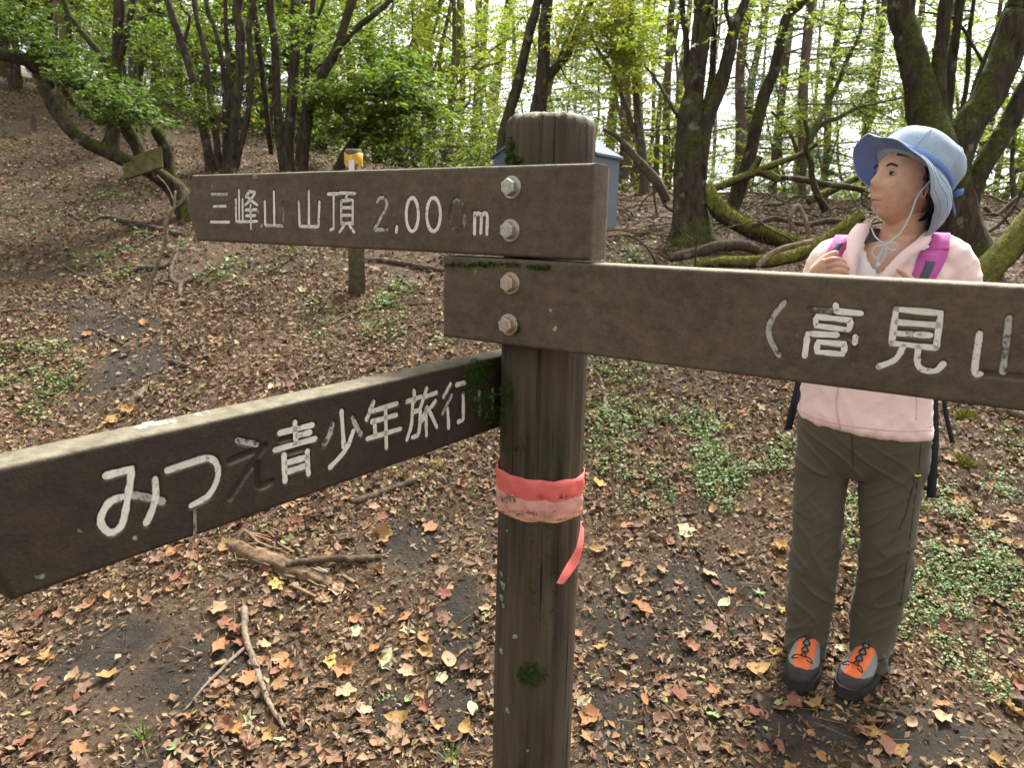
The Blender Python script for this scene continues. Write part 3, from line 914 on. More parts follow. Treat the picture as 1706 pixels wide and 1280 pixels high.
tape_band('tape_band', 'tape_pink', 780, 792, 814, 824, 0.0022)
tape_band('tape_band', 'tape_faded', 812, 822, 846, 848, 0.0012)
tape_band('tape_band', 'tape_old', 842, 844, 852, 856, 0.0006)
# loose tail of tape
tl = [(968, 868, 969, 876), (966, 884, 973, 884), (960, 912, 971, 912), (948, 934, 964, 938), (936, 955, 948, 962), (927, 972, 938, 974)]
A = []; B = []
for i, (xa, ya, xb, yb) in enumerate(tl):
    dY = PC[1] - 0.045 - 0.012 * i + 0.004 * (i % 2)
    A.append(at_y(xa, ya, dY)); B.append(at_y(xb, yb, dY + 0.004))
A = catmull(A, 4); B = catmull(B, 4)
mb = MB(); k = len(A)
mb.add(np.concatenate([A, (A + B) / 2 + np.array([0, -.0012, 0]), B]), [(i, i + 1, k + i + 1, k + i) for i in range(k - 1)] + [(k + i, k + i + 1, 2 * k + i + 1, 2 * k + i) for i in range(k - 1)])
mb.build('tape_tail', [M['tape_pink']], tape)

# ------------------------------------------------------------------ metal register box on the back of the post
bx = empty('register_box', (PC[0], PC[1], 1.25))
tag(bx, 'small blue grey metal box with a peaked lid fixed behind the post', 'metal box')
bc = PC + D3 * (POST_R + 0.045)
blx = at_plane(822, 258, bc - D3 * 0.04, N1); brx = at_plane(992, 256, bc - D3 * 0.04, N1)
sA, sB = float(np.dot(blx - bc, AX12)), float(np.dot(brx - bc, AX12))
zE = (blx[2] + brx[2]) / 2 ; zB = at_plane(1020, 378, bc + D3 * .03, N1)[2]
cs = (sA + sB) / 2; hw = (sB - sA) / 2
def bp(s, d, z): 
    q = bc + AX12 * s + D3 * d; return (q[0], q[1], z)
def prism(prof, d0, d1):
    k = len(prof)
    V = [bp(s, d0, z) for s, z in prof] + [bp(s, d1, z) for s, z in prof]
    F = [tuple(range(k))[::-1], tuple(range(k, 2 * k))] + [(i, (i + 1) % k, k + (i + 1) % k, k + i) for i in range(k)]
    return V, F
rise = 0.030
prof = [(cs - hw, zB), (cs + hw, zB), (cs + hw, zE), (cs + hw * .45, zE + rise * .75), (cs, zE + rise), (cs - hw * .45, zE + rise * .75), (cs - hw, zE)]
V, F = prism(prof, -0.04, 0.036); obj('case', V, F, M['box_metal'], bx, False)
lid = [(cs - hw - .004, zE - .004), (cs - hw * .45, zE + rise * .75 + .002), (cs, zE + rise + .002), (cs + hw * .45, zE + rise * .75 + .002), (cs + hw + .004, zE - .004),
       (cs + hw + .004, zE - .0005), (cs + hw * .45, zE + rise * .75 + .0055), (cs, zE + rise + .0055), (cs - hw * .45, zE + rise * .75 + .0055), (cs - hw - .004, zE - .0005)]
V, F = prism(lid, -0.044, 0.041); obj('lid', V, F, M['box_roof'], bx, False)
V, F = box(bc - D3 * .044 + UP * ((zB + zE) / 2 - 0), 0.012, 0.012, (zE - zB) * .9, AX12, D3, UP); obj('mounting_strap', V, F, M['bolt_steel'], bx, False)
# ------------------------------------------------------------------ foliage and trees
def leaf_mesh(P, D, N, L, Wd, fold=0.25):
    """P base points, D leaf directions, N leaf normals; a folded four-corner leaf each (two triangles)"""
    n = len(P)
    D = D / (np.linalg.norm(D, axis=1)[:, None] + 1e-9)
    S = np.cross(D, N); S /= np.linalg.norm(S, axis=1)[:, None] + 1e-9
    Nn = np.cross(S, D)
    L = np.asarray(L).reshape(-1, 1); Wd = np.asarray(Wd).reshape(-1, 1)
    mid = P + D * L * 0.45 + Nn * Wd * fold
    V = np.stack([P, mid + S * Wd * .5, P + D * L, mid - S * Wd * .5], 1).reshape(-1, 3)
    i = np.arange(n) * 4
    F = np.concatenate([np.stack([i, i + 1, i + 2], -1), np.stack([i, i + 2, i + 3], -1)])
    return V, F

def sprays(rng, C, length, nleaf, llen, lwid, flat=0.35, droop=0.2, outward=None):
    """sprays of leaves around centres C: each a short twig with leaves to both sides"""
    m = len(C)
    a = rng.uniform(0, 2 * math.pi, m)
    d = np.stack([np.cos(a), np.sin(a), rng.normal(0, .25, m) - droop * .4], -1)
    if outward is not None: d = d * .7 + outward
    d /= np.linalg.norm(d, axis=1)[:, None]
    lat = np.cross(d, np.array([0, 0, 1.0])); lat /= np.linalg.norm(lat, axis=1)[:, None] + 1e-9
    tw = length * rng.uniform(.6, 1.3, m)
    C2 = np.repeat(C, nleaf, 0); d2 = np.repeat(d, nleaf, 0); l2 = np.repeat(lat, nleaf, 0); t2 = np.repeat(tw, nleaf)
    n = len(C2)
    t = rng.uniform(-.5, .55, n)
    side = np.where(rng.random(n) < .5, -1.0, 1.0)
    P = C2 + d2 * (t * t2)[:, None] + l2 * (side * rng.uniform(.0, .16, n) * t2)[:, None] + rng.normal(0, .02, (n, 3)) * length
    D = d2 * rng.uniform(.2, .9, n)[:, None] + l2 * side[:, None] * rng.uniform(.4, 1, n)[:, None] + np.stack([rng.normal(0, .2, n), rng.normal(0, .2, n), rng.normal(-droop, .25, n)], -1)
    N = np.stack([rng.normal(0, flat, n), rng.normal(0, flat, n), np.ones(n)], -1)
    s = rng.uniform(.6, 1.25, n)
    V, F = leaf_mesh(P, D, N, llen * s, lwid * s)
    # the twigs themselves: thin three-sided rods
    A = C - d * (tw * .6)[:, None]; B = C + d * (tw * .5)[:, None]
    return V, F, A, B

def rods(A, B, r):
    n = len(A)
    d = B - A; d /= np.linalg.norm(d, axis=1)[:, None] + 1e-9
    ref = np.where(np.abs(d[:, 2:3]) < .8, np.array([[0, 0, 1.0]]), np.array([[1.0, 0, 0]]))
    s = np.cross(d, ref); s /= np.linalg.norm(s, axis=1)[:, None] + 1e-9
    u = np.cross(d, s)
    r = np.asarray(r) * np.ones(n)
    offs = [s, -.5 * s + .87 * u, -.5 * s - .87 * u]
    V = np.stack([A + o * r[:, None] for o in offs] + [B + o * r[:, None] * .5 for o in offs], 1).reshape(-1, 3)
    i = np.arange(n) * 6
    F = np.concatenate([np.stack([i + a, i + b, i + 3 + b], -1) for a, b in ((0, 1), (1, 2), (2, 0))] + [np.stack([i + a, i + 3 + b, i + 3 + a], -1) for a, b in ((0, 1), (1, 2), (2, 0))])
    return V, F

def merge(parts):
    Vs, Fs, n = [], [], 0
    for V, F in parts:
        V = np.asarray(V); F = np.asarray(F)
        Vs.append(V); Fs.append(F + n); n += len(V)
    return np.concatenate(Vs), np.concatenate(Fs)

def tris_of(F):
    out = []
    for f in F:
        for k in range(1, len(f) - 1): out.append((f[0], f[k], f[k + 1]))
    return np.array(out, dtype=np.int64)

def stem_tube(pts, rad, rng, seg=10, per=6, wob=0.012):
    P = catmull(pts, per); R = np.interp(np.linspace(0, 1, len(P)), np.linspace(0, 1, len(rad)), rad)
    k = len(P)
    P = P + np.cumsum(rng.normal(0, wob * .35, (k, 3)), 0) * 0.15 + rng.normal(0, wob * .12, (k, 3))
    V, F = tube(P, R, seg, True, 0.045, rng)
    return V, tris_of(F), P, R

def traced_tree(name, label, cat, base_px, stems, bark_m, leaf_m, blobs=(), leaf=(0.065, 0.034), seed=0, group=None, dY=0.0, extra_crown=None, Y=None, spray=(0.30, 16), moss=None):
    """stems: lists of (px, py, r_px[, dy]) from bottom to top, traced at the depth where the base stands"""
    rng = np.random.default_rng(seed + 100)
    if Y is None:
        hit = ground_hit(*base_px)
        if hit is None:                          # base hidden just over the crest: stand it on the skyline
            d = ray(*base_px); d = d / d[1]; ys = np.linspace(5, 13, 200)
            q = CAM[None] + d[None] * ys[:, None]
            Y = float(ys[np.argmin(q[:, 2] - ground_z(q[:, 0], q[:, 1]))])
        else: Y = hit[1]
    Y += dY
    b = at_y(base_px[0], base_px[1], Y)
    zg = gz(b[0], b[1])
    root = empty(name, (b[0], b[1], zg))
    tag(root, label, cat, group)
    parts = []; allP = []
    for st in stems:
        pts, rad = [], []
        for q in st:
            p = at_y(q[0], q[1], Y + (q[3] if len(q) > 3 else 0.0))
            pts.append(p); rad.append(q[2] * px2m(p))
        if st[0][1] >= base_px[1] - 6:          # starts at the ground: root it
            p0 = pts[0].copy(); p0[2] = min(p0[2], gz(p0[0], p0[1])) - 0.12
            pts[0] = pts[0] + np.array([0, 0, 0.0]); pts.insert(0, p0); rad.insert(0, rad[0] * 1.35)
        if st[-1][1] <= 2:                       # leaves the picture at the top: carry it on upward
            d = nrm(pts[-1] - pts[-2]); d = nrm(d + np.array([0, 0, .5]))
            for k in range(1, 4):
                pts.append(pts[-1] + d * 0.75 + rng.normal(0, .10, 3)); rad.append(rad[-1] * .72)
        V, F, P, R = stem_tube(pts, rad, rng, 12 if max(rad) > .06 else 8)
        parts.append((V, F)); allP.append(np.column_stack([P, R]))
    AP = np.concatenate(allP)
    Ls = []; twA = []; twB = []
    limbs = []
    def clump(c, rad3, nsp):
        nsp = int(nsp * 1.75)
        # a limb from the nearest stem to the clump, then sprays on forks of it
        dist = np.linalg.norm(AP[:, :3] - c, axis=1) + np.maximum(AP[:, 2] - c[2], 0) * .6
        j = int(np.argmin(dist)); p = AP[j, :3]
        mid = (p + c) / 2 + np.array([0, 0, .12 * np.linalg.norm(c - p)]) + rng.normal(0, .05, 3)
        L = np.linalg.norm(c - p)
        r0 = min(AP[j, 3] * .6, 0.006 + 0.008 * L)
        V, F, P, R = stem_tube([p, mid, c], [r0, r0 * .7, r0 * .35], rng, 6, 5, 0.02); lb = [(V, F)]; limbs.append(lb)
        off = rng.normal(0, .5, (nsp, 3)); off /= np.maximum(1, np.linalg.norm(off, axis=1))[:, None]
        # foliage lies in loose tiers
        off[:, 2] = np.round(off[:, 2] * 2.5) / 2.5 + rng.normal(0, .10, nsp)
        C = c + off * rad3 * 1.12
        for q in range(0, nsp, 7):
            e = C[q]; t_ = rng.uniform(.4, 1.0); s0 = P[int(t_ * (len(P) - 1))]
            V2, F2, _, _ = stem_tube([s0, (s0 + e) / 2 + rng.normal(0, .03, 3), e], [r0 * .45, r0 * .3, .002], rng, 4, 3, .01); lb.append((V2, F2))
        V, F, A, B = sprays(rng, C, spray[0], spray[1], leaf[0] * .82, leaf[1] * .82)
        Ls.append((V, F)); twA.append(A); twB.append(B)
    for bl in blobs:
        px, py, rx, ry, nsp = bl[:5]
        dy = bl[5] if len(bl) > 5 else 0.0
        c = at_y(px, py, Y + dy); s = px2m(c)
        clump(c, np.array([rx * s, max(.35, (rx + ry) * .5 * s), ry * s]), nsp)
    if extra_crown:                               # the part of the crown above the picture
        n, zup, rr, nsp = extra_crown
        tops = [a[-1, :3] for a in allP if a[-1, 2] > CAM_Z + 1.0] or [AP[np.argmax(AP[:, 2]), :3]]
        for _ in range(max(2, int(n * .5))):
            tp = tops[rng.integers(len(tops))]
            c = tp + np.array([rng.normal(0, rr), rng.normal(0, rr), rng.uniform(-.2, zup)])
            clump(c, np.array([.7, .7, .45]), nsp)
    V, F = merge(parts)
    tr = obj('trunk', V, F, M[bark_m], root)
    for lb in limbs:
        V, F = merge(lb); obj('limb', V, F, M[bark_m if bark_m != 'bark_moss' else 'bark_dark'], root)
    if Ls:
        V, F = merge(Ls + [])
        cr = obj('crown', V, F, M[leaf_m], root, False)
        V, F = rods(np.concatenate(twA), np.concatenate(twB), 0.0022); tw = obj('twigs', V, F, M['bark_dark'], cr, False); tw['kind'] = 'stuff'
    if moss:
        k, lo, mat = moss
        sel = rng.integers(0, len(AP), k); q = AP[sel]
        th = rng.uniform(0, 6.28, k); n_ = np.stack([np.cos(th), np.sin(th), rng.uniform(-.1, .7, k)], -1); n_ /= np.linalg.norm(n_, axis=1)[:, None]
        nxt = AP[np.minimum(sel + 1, len(AP) - 1), :3]; f = rng.random((k, 1)); near = np.linalg.norm(nxt - q[:, :3], axis=1) < .6
        base = np.where(near[:, None], q[:, :3] * (1 - f) + nxt * f, q[:, :3])
        ok = base[:, 2] < lo
        tufts('moss', base[ok] + n_[ok] * q[ok, 3:4] * .97, n_[ok], mat, root, 0.016, 0.006, rng, 3)
    return root

# --- right of the post: mossy maple with a divided trunk
traced_tree('maple_tree', 'stout mossy maple dividing into five stems beside a fallen green log', 'tree', (1156, 398),
  [[(1153, 398, 40), (1150, 350, 28), (1149, 300, 26), (1149, 250, 25), (1152, 200, 23), (1156, 150, 15), (1160, 100, 12), (1165, 50, 11), (1168, 0, 11)],
   [(1150, 230, 16), (1158, 170, 14), (1166, 110, 11, -.1), (1174, 60, 10, -.1), (1184, 0, 10, -.1)],
   [(1160, 300, 18), (1165, 240, 18), (1174, 195, 16), (1195, 150, 13), (1212, 100, 11), (1222, 50, 10), (1242, 0, 7)],
   [(1174, 195, 9), (1184, 140, 6, .15), (1188, 80, 5, .15), (1192, 0, 5, .15)],
   [(1222, 50, 6), (1214, 30, 4), (1210, 0, 4)],
   [(1147, 160, 6), (1142, 120, 5, .1), (1143, 70, 5, .1), (1136, 0, 5, .1)],
   [(1130, 195, 4), (1110, 160, 3.4, .1), (1092, 130, 2.6, .2), (1075, 110, 1.5, .2)]],
  'bark_moss', 'leaf_light', [(1090, 60, 40, 40, 16, .5), (1255, 50, 40, 40, 12, .4)], leaf=(.055, .03), seed=1, extra_crown=(16, 2.6, .9, 26), moss=(1500, 2.2, 'moss_tuft'))
# dead split on its right side and leaning neighbour
traced_tree('leaning_tree', 'slim dark tree leaning right, rising from behind the mossy log', 'tree', (1218, 354),
  [[(1217, 354, 13), (1228, 325, 12), (1236, 300, 12), (1250, 260, 11), (1258, 225, 11), (1274, 160, 10), (1292, 115, 9), (1304, 62, 8.5), (1316, 22, 8.5), (1345, -10, 8)]],
  'bark_moss', 'leaf_light', [], seed=2, extra_crown=(8, 2.0, .8, 24), moss=(300, 2.0, 'moss_tuft'))
# --- large tree behind the walker
traced_tree('old_maple', 'massive many stemmed mossy maple standing behind the walker', 'tree', (1600, 440),
  [[(1600, 440, 46), (1590, 380, 42), (1572, 300, 40), (1556, 240, 36), (1545, 200, 28), (1534, 150, 26), (1522, 100, 24), (1510, 50, 21), (1502, 0, 20)],
   [(1550, 235, 22), (1557, 180, 18), (1564, 110, 12), (1570, 60, 11), (1577, 0, 11)],
   [(1575, 230, 12), (1578, 180, 8, .2), (1585, 110, 8, .2), (1593, 50, 7, .2), (1600, 0, 7, .2)],
   [(1582, 300, 30), (1592, 250, 27), (1612, 210, 26), (1640, 170, 26), (1665, 120, 25), (1684, 70, 24), (1698, 20, 24), (1705, 0, 22)],
   [(1604, 425, 24), (1609, 380, 18), (1614, 340, 16), (1624, 300, 16), (1640, 270, 16), (1662, 235, 16), (1680, 205, 15), (1712, 140, 14), (1760, 60, 12)],
   [(1612, 190, 5, .15), (1628, 130, 4, .25), (1648, 80, 4, .3), (1668, 30, 3.5, .3), (1680, 0, 3, .3)],
   [(1600, 200, 4.5, .25), (1612, 130, 4, .35), (1614, 60, 4, .4), (1622, 0, 3.5, .4)],
   [(1640, 110, 3, .3), (1600, 40, 2.6, .3), (1575, 25, 2, .2), (1530, 18, 1.5, .2)]],
  'bark_moss', 'leaf_light', [(1560, 50, 30, 40, 8, .9), (1600, 40, 30, 40, 8, .8), (1620, 100, 25, 30, 8, .9)], leaf=(.055, .03), seed=3, extra_crown=(18, 2.6, 1.0, 26), moss=(1500, 2.4, 'moss_tuft'))
traced_tree('leaning_tree', 'thick moss covered leaning tree beside the walker and the long arm', 'tree', (1640, 462),
  [[(1632, 466, 25), (1655, 440, 23), (1682, 412, 22), (1712, 375, 21), (1760, 310, 20), (1830, 220, 18)]], 'log_moss', 'leaf_mid', [], seed=4, moss=(700, 3, 'moss_bright'))
# --- centre, behind the post top
traced_tree('maple_tree', 'dark forked maple rising behind the top of the post', 'tree', (880, 292),
  [[(884, 294, 17), (890, 230, 15), (897, 180, 14), (904, 135, 12), (907, 90, 10), (908, 50, 10), (912, 0, 10)],
   [(834, 292, 9), (835, 245, 9), (846, 195, 9), (860, 150, 9), (872, 95, 8), (884, 45, 8), (896, 0, 7)],
   [(908, 132, 8), (924, 113, 8), (944, 92, 7), (958, 60, 6), (968, 35, 6), (984, 0, 6)],
   [(930, 105, 4, .1), (938, 80, 3.5, .1), (952, 42, 3.2, .1), (968, 0, 3, .1)]],
  'bark_dark', 'leaf_light', [(960, 150, 40, 26, 16, .4), (940, 175, 40, 16, 14, .3), (985, 110, 34, 24, 12, .4), (850, 60, 30, 34, 10, .5), (870, 20, 36, 26, 10, .5)], leaf=(.055, .028), seed=5, extra_crown=(12, 2.2, .9, 24))
traced_tree('twin_stemmed_tree', 'straight pale mossy tree whose two stems run close together', 'tree', (786, 276),
  [[(786, 276, 9), (790, 235, 8), (794, 190, 7), (796, 120, 6), (797, 60, 6), (798, 0, 6)], [(790, 232, 6), (799, 180, 5), (803, 120, 5), (807, 60, 5), (810, 0, 5)]],
  'bark_grey', 'leaf_light', [(770, 50, 40, 40, 14, .5), (740, 110, 40, 30, 16, .6), (760, 160, 36, 20, 12, .5)], leaf=(.055, .028), seed=6, extra_crown=(8, 2.2, .8, 22))
traced_tree('slender_tree', 'slender dark tree curving up next to the twin stemmed tree', 'tree', (817, 278),
  [[(817, 278, 8), (818, 240, 7.5), (821, 195, 7.5), (826, 140, 8), (832, 95, 8), (840, 50, 8), (850, 0, 8)], [(823, 190, 3), (812, 170, 2.5), (806, 130, 2), (802, 110, 1.5)]],
  'bark_dark', 'leaf_light', [(845, 130, 22, 40, 8, .5)], leaf=(.055, .028), seed=7, extra_crown=(7, 2.0, .8, 22))
# --- left: clumps of many thin stems
traced_tree('clumped_tree', 'clump of thin dark stems behind the blunt pointed arm', 'tree', (372, 285),
  [[(384, 286, 10), (386, 250, 9), (393, 175, 8.5), (400, 110, 8), (400, 50, 8), (396, 0, 8)],
   [(374, 286, 6), (375, 240, 5), (375, 175, 5), (369, 100, 4), (358, 50, 4), (343, 0, 3.5)],
   [(352, 285, 9), (347, 250, 8), (333, 178, 7), (318, 115, 7), (301, 62, 6.5), (280, 0, 6)],
   [(364, 285, 7), (360, 230, 6), (350, 160, 5), (342, 90, 5), (330, 40, 4), (322, 0, 4)],
   [(392, 285, 6), (402, 240, 5.5), (415, 180, 5), (420, 110, 5), (416, 50, 5), (424, 0, 4)],
   [(380, 285, 5), (381, 200, 4), (379, 100, 4), (376, 0, 3.5)],
   [(306, 72, 3), (316, 30, 2.5), (300, 0, 2)]],
  'bark_dark', 'leaf_mid', [(250, 40, 45, 35, 22, .3), (320, 80, 40, 40, 20, .5), (300, 160, 45, 30, 24, -.3), (340, 190, 30, 22, 12, -.3), (420, 60, 35, 35, 18, .5), (250, 165, 40, 25, 18, -.2), (350, 30, 40, 30, 16, .4)], leaf=(.060, .032), seed=8, extra_crown=(12, 2.0, .8, 24))
traced_tree('clumped_tree', 'fan of dark mossy stems beside the broad leaved sapling', 'tree', (478, 284),
  [[(474, 285, 8), (465, 215, 8), (461, 150, 7), (458, 75, 7), (451, 0, 7)],
   [(480, 285, 11), (481, 230, 9), (486, 165, 9), (491, 88, 8), (493, 0, 8)],
   [(504, 284, 9), (508, 250, 8), (516, 178, 8), (530, 140, 8), (546, 110, 8), (562, 80, 7.5), (576, 37, 7), (588, 0, 7)],
   [(494, 284, 6), (500, 230, 5), (508, 170, 5), (512, 100, 5), (518, 40, 5), (522, 0, 4)],
   [(562, 80, 5.5), (578, 64, 5.5), (597, 44, 5), (622, 25, 5), (655, -4, 4.5)],
   [(452, 256, 4, .3), (448, 225, 4.5, .2), (444, 180, 4.5, .2), (438, 130, 5, .2), (430, 70, 5, .2), (424, 20, 5, .2), (420, 0, 5, .2)],
   [(516, 90, 4), (524, 40, 3.5), (540, 0, 3)]],
  'bark_dark', 'leaf_mid', [(460, 60, 35, 30, 16, .4), (500, 60, 30, 40, 14, -.3), (540, 150, 34, 24, 18, -.3), (560, 40, 40, 30, 18, .4), (620, 60, 40, 26, 18, .2)], leaf=(.062, .033), seed=9, extra_crown=(12, 2.0, .8, 24))
# broad-leaved sapling between the trees
traced_tree('broadleaf_sapling', 'bushy broad leaved evergreen sapling above the yellow topped stake', 'tree', (572, 285),
  [[(563, 286, 9), (574, 265, 10), (588, 242, 9), (606, 215, 7), (622, 190, 5), (630, 160, 4), (636, 130, 2.5)], [(606, 215, 5), (640, 200, 4), (680, 185, 3), (710, 178, 2)], [(600, 222, 5), (575, 195, 4), (550, 175, 3), (530, 160, 2)]],
  'bark_dark', 'leaf_mid',
  [(570, 165, 40, 22, 34, -.2), (620, 140, 44, 24, 38, -.2), (660, 130, 34, 24, 30, -.3), (700, 165, 40, 24, 34, 0), (640, 180, 50, 20, 40, -.3), (590, 215, 42, 16, 36, -.2), (650, 222, 40, 15, 32, -.1), (540, 190, 28, 16, 16, .1), (730, 190, 34, 16, 18, .1), (610, 90, 40, 20, 22, .2), (680, 100, 26, 18, 18, .1)],
  leaf=(.105, .040), seed=10, spray=(.24, 9))
traced_tree('leaning_tree', 'bare pinkish brown tree leaning right behind the sapling', 'tree', (640, 270),
  [[(634, 262, 10), (640, 215, 9), (652, 178, 8), (664, 140, 8), (677, 105, 8), (690, 75, 8), (701, 48, 8), (714, 28, 7), (724, 15, 6), (740, -5, 5)], [(716, 28, 4), (730, 17, 3), (745, 16, 2)]],
  'bark_cedar', 'leaf_light', [], seed=11, dY=1.5, extra_crown=(6, 1.6, .8, 20))
traced_tree('crooked_tree', 'short dark crooked trunk under the sapling leaves', 'tree', (696, 262),
  [[(697, 262, 9), (692, 240, 8), (686, 222, 7), (676, 208, 5), (672, 190, 4), (690, 150, 4), (700, 90, 3), (706, 40, 3)]], 'bark_dark', 'leaf_light', [(720, 80, 40, 30, 18, .4), (740, 40, 40, 30, 18, .5), (700, 30, 30, 30, 12, .3)], leaf=(.055, .028), seed=12, dY=.8)
# --- far left: leaning and curved trunks
traced_tree('leaning_maple', 'dark old maple with curved trunks sweeping left from one base', 'tree', (312, 362),
  [[(318, 366, 20), (303, 335, 18), (290, 312, 16), (262, 292, 14, -.1), (228, 275, 12, -.2), (195, 260, 11, -.3), (160, 245, 11, -.3), (127, 225, 11, -.3), (101, 195, 11, -.3), (83, 163, 11, -.3), (72, 145, 11, -.3)],
   [(296, 322, 14), (268, 296, 12), (243, 270, 12), (226, 238, 11), (205, 205, 11), (176, 175, 12), (150, 155, 13), (112, 132, 13), (75, 112, 12), (37, 97, 11), (0, 90, 11), (-50, 82, 10)],
   [(205, 208, 8), (187, 205, 7, .1), (160, 197, 6, .1), (136, 186, 6, .1), (118, 165, 6, .1), (105, 148, 5, .1)],
   [(300, 328, 12), (288, 300, 10), (279, 270, 9), (276, 248, 9), (262, 222, 10), (258, 214, 8)],
   [(80, 140, 10, -.3), (84, 130, 8, -.2), (90, 122, 6, -.1)],
   [(72, 112, 6), (66, 85, 5), (52, 70, 5), (30, 52, 4), (0, 35, 3)],
   [(40, 98, 9), (60, 118, 8, .1), (75, 140, 7, .1)]],
  'bark_moss', 'leaf_dark', [(40, 55, 50, 26, 26, -.2), (20, 20, 40, 22, 20, 0), (150, 130, 40, 22, 22, -.2), (200, 165, 40, 20, 24, -.3), (235, 190, 40, 16, 18, -.3), (110, 90, 34, 18, 14, 0), (185, 195, 30, 10, 10, -.3)], leaf=(.062, .034), seed=13, extra_crown=(5, 1.5, .8, 22), moss=(900, 2.6, 'moss_tuft'))
traced_tree('upright_tree', 'upright mossy tree behind the curved left hand trunks', 'tree', (186, 250),
  [[(186, 252, 12), (190, 200, 10), (193, 150, 9), (195, 100, 9), (197, 50, 9), (199, 0, 9)], [(195, 110, 6), (208, 70, 6), (216, 30, 5), (222, 0, 5)], [(192, 160, 6), (172, 98, 6), (150, 70, 5.5), (126, 38, 5), (106, 0, 5)]],
  'bark_moss', 'leaf_mid', [(170, 60, 36, 40, 14, .3), (230, 90, 36, 40, 16, .3), (140, 20, 40, 30, 14, .4)], leaf=(.055, .03), seed=14, extra_crown=(8, 2.0, .9, 22))
traced_tree('upright_tree', 'grey stemmed tree just right of the upright mossy one', 'tree', (222, 205),
  [[(222, 208, 9), (221, 160, 8), (222, 110, 7.5), (220, 80, 7), (226, 50, 6), (240, 20, 5), (262, 0, 5)], [(222, 100, 5), (238, 80, 5), (262, 62, 4.5), (285, 45, 3.5)]],
  'bark_grey', 'leaf_mid', [(265, 100, 36, 30, 14, 0), (210, 40, 36, 30, 12, .2)], leaf=(.055, .03), seed=15, extra_crown=(6, 2.0, .9, 20))
traced_tree('yellow_maple', 'maple sapling with bright yellow green leaves behind the post', 'tree', (1072, 300),
  [[(1074, 302, 9), (1070, 260, 8), (1064, 210, 7), (1060, 160, 6), (1056, 110, 5), (1054, 60, 4), (1050, 0, 3)], [(1060, 236, 5), (1050, 200, 5), (1036, 160, 4), (1020, 120, 3), (1000, 90, 2.5), (985, 60, 2)], [(1056, 110, 3), (1030, 80, 2.5), (1000, 50, 2)]],
  'bark_grey', 'leaf_yellow', [(1010, 40, 42, 22, 34, -.3), (1050, 40, 30, 24, 24, -.2), (1030, 85, 46, 16, 30, -.3), (1060, 110, 28, 14, 18, -.2), (1040, 138, 36, 11, 18, -.3), (960, 20, 40, 20, 20, -.2), (960, 70, 36, 18, 16, -.2), (1065, 70, 16, 20, 10, -.2), (1040, 5, 50, 20, 26, -.1)], leaf=(.052, .026), seed=16, spray=(.26, 20), extra_crown=(8, 1.0, .6, 22))
traced_tree('green_maple', 'airy green maple in front of the bright sky left of the hat', 'tree', (1385, 330),
  [[(1340, 345, 7), (1336, 300, 6), (1345, 250, 6), (1352, 225, 6), (1372, 185, 5, .2), (1395, 140, 4, .3), (1410, 100, 3.5, .3), (1430, 60, 3, .3), (1440, 0, 3, .3)], [(1352, 225, 4), (1372, 205, 4), (1400, 195, 3.5), (1430, 178, 3)], [(1338, 285, 4), (1320, 230, 3), (1300, 200, 2.5), (1285, 185, 2)]],
  'bark_grey', 'leaf_light', [(1360, 120, 46, 20, 26, .2), (1420, 70, 46, 22, 26, .3), (1440, 120, 46, 22, 26, .3), (1480, 90, 34, 26, 20, .4), (1470, 160, 40, 22, 26, .3), (1440, 190, 40, 16, 18, .2), (1330, 185, 40, 18, 18, 0), (1490, 200, 34, 14, 12, .3), (1400, 30, 40, 18, 14, .3), (1460, 30, 40, 20, 14, .4), (1310, 215, 34, 14, 12, 0)], leaf=(.052, .028), seed=17, spray=(.26, 15), extra_crown=(6, 1.5, .9, 22))
traced_tree('green_maple', 'green maple sapling beyond the mossy leaning trunk at the walker', 'tree', (1690, 330),
  [[(1690, 330, 5), (1686, 280, 4), (1690, 230, 3.5), (1700, 180, 3), (1708, 120, 3)]], 'bark_grey', 'leaf_light', [(1690, 215, 30, 22, 18, 0), (1700, 240, 26, 14, 12, 0), (1690, 270, 24, 14, 8, 0)], leaf=(.055, .03), seed=18)

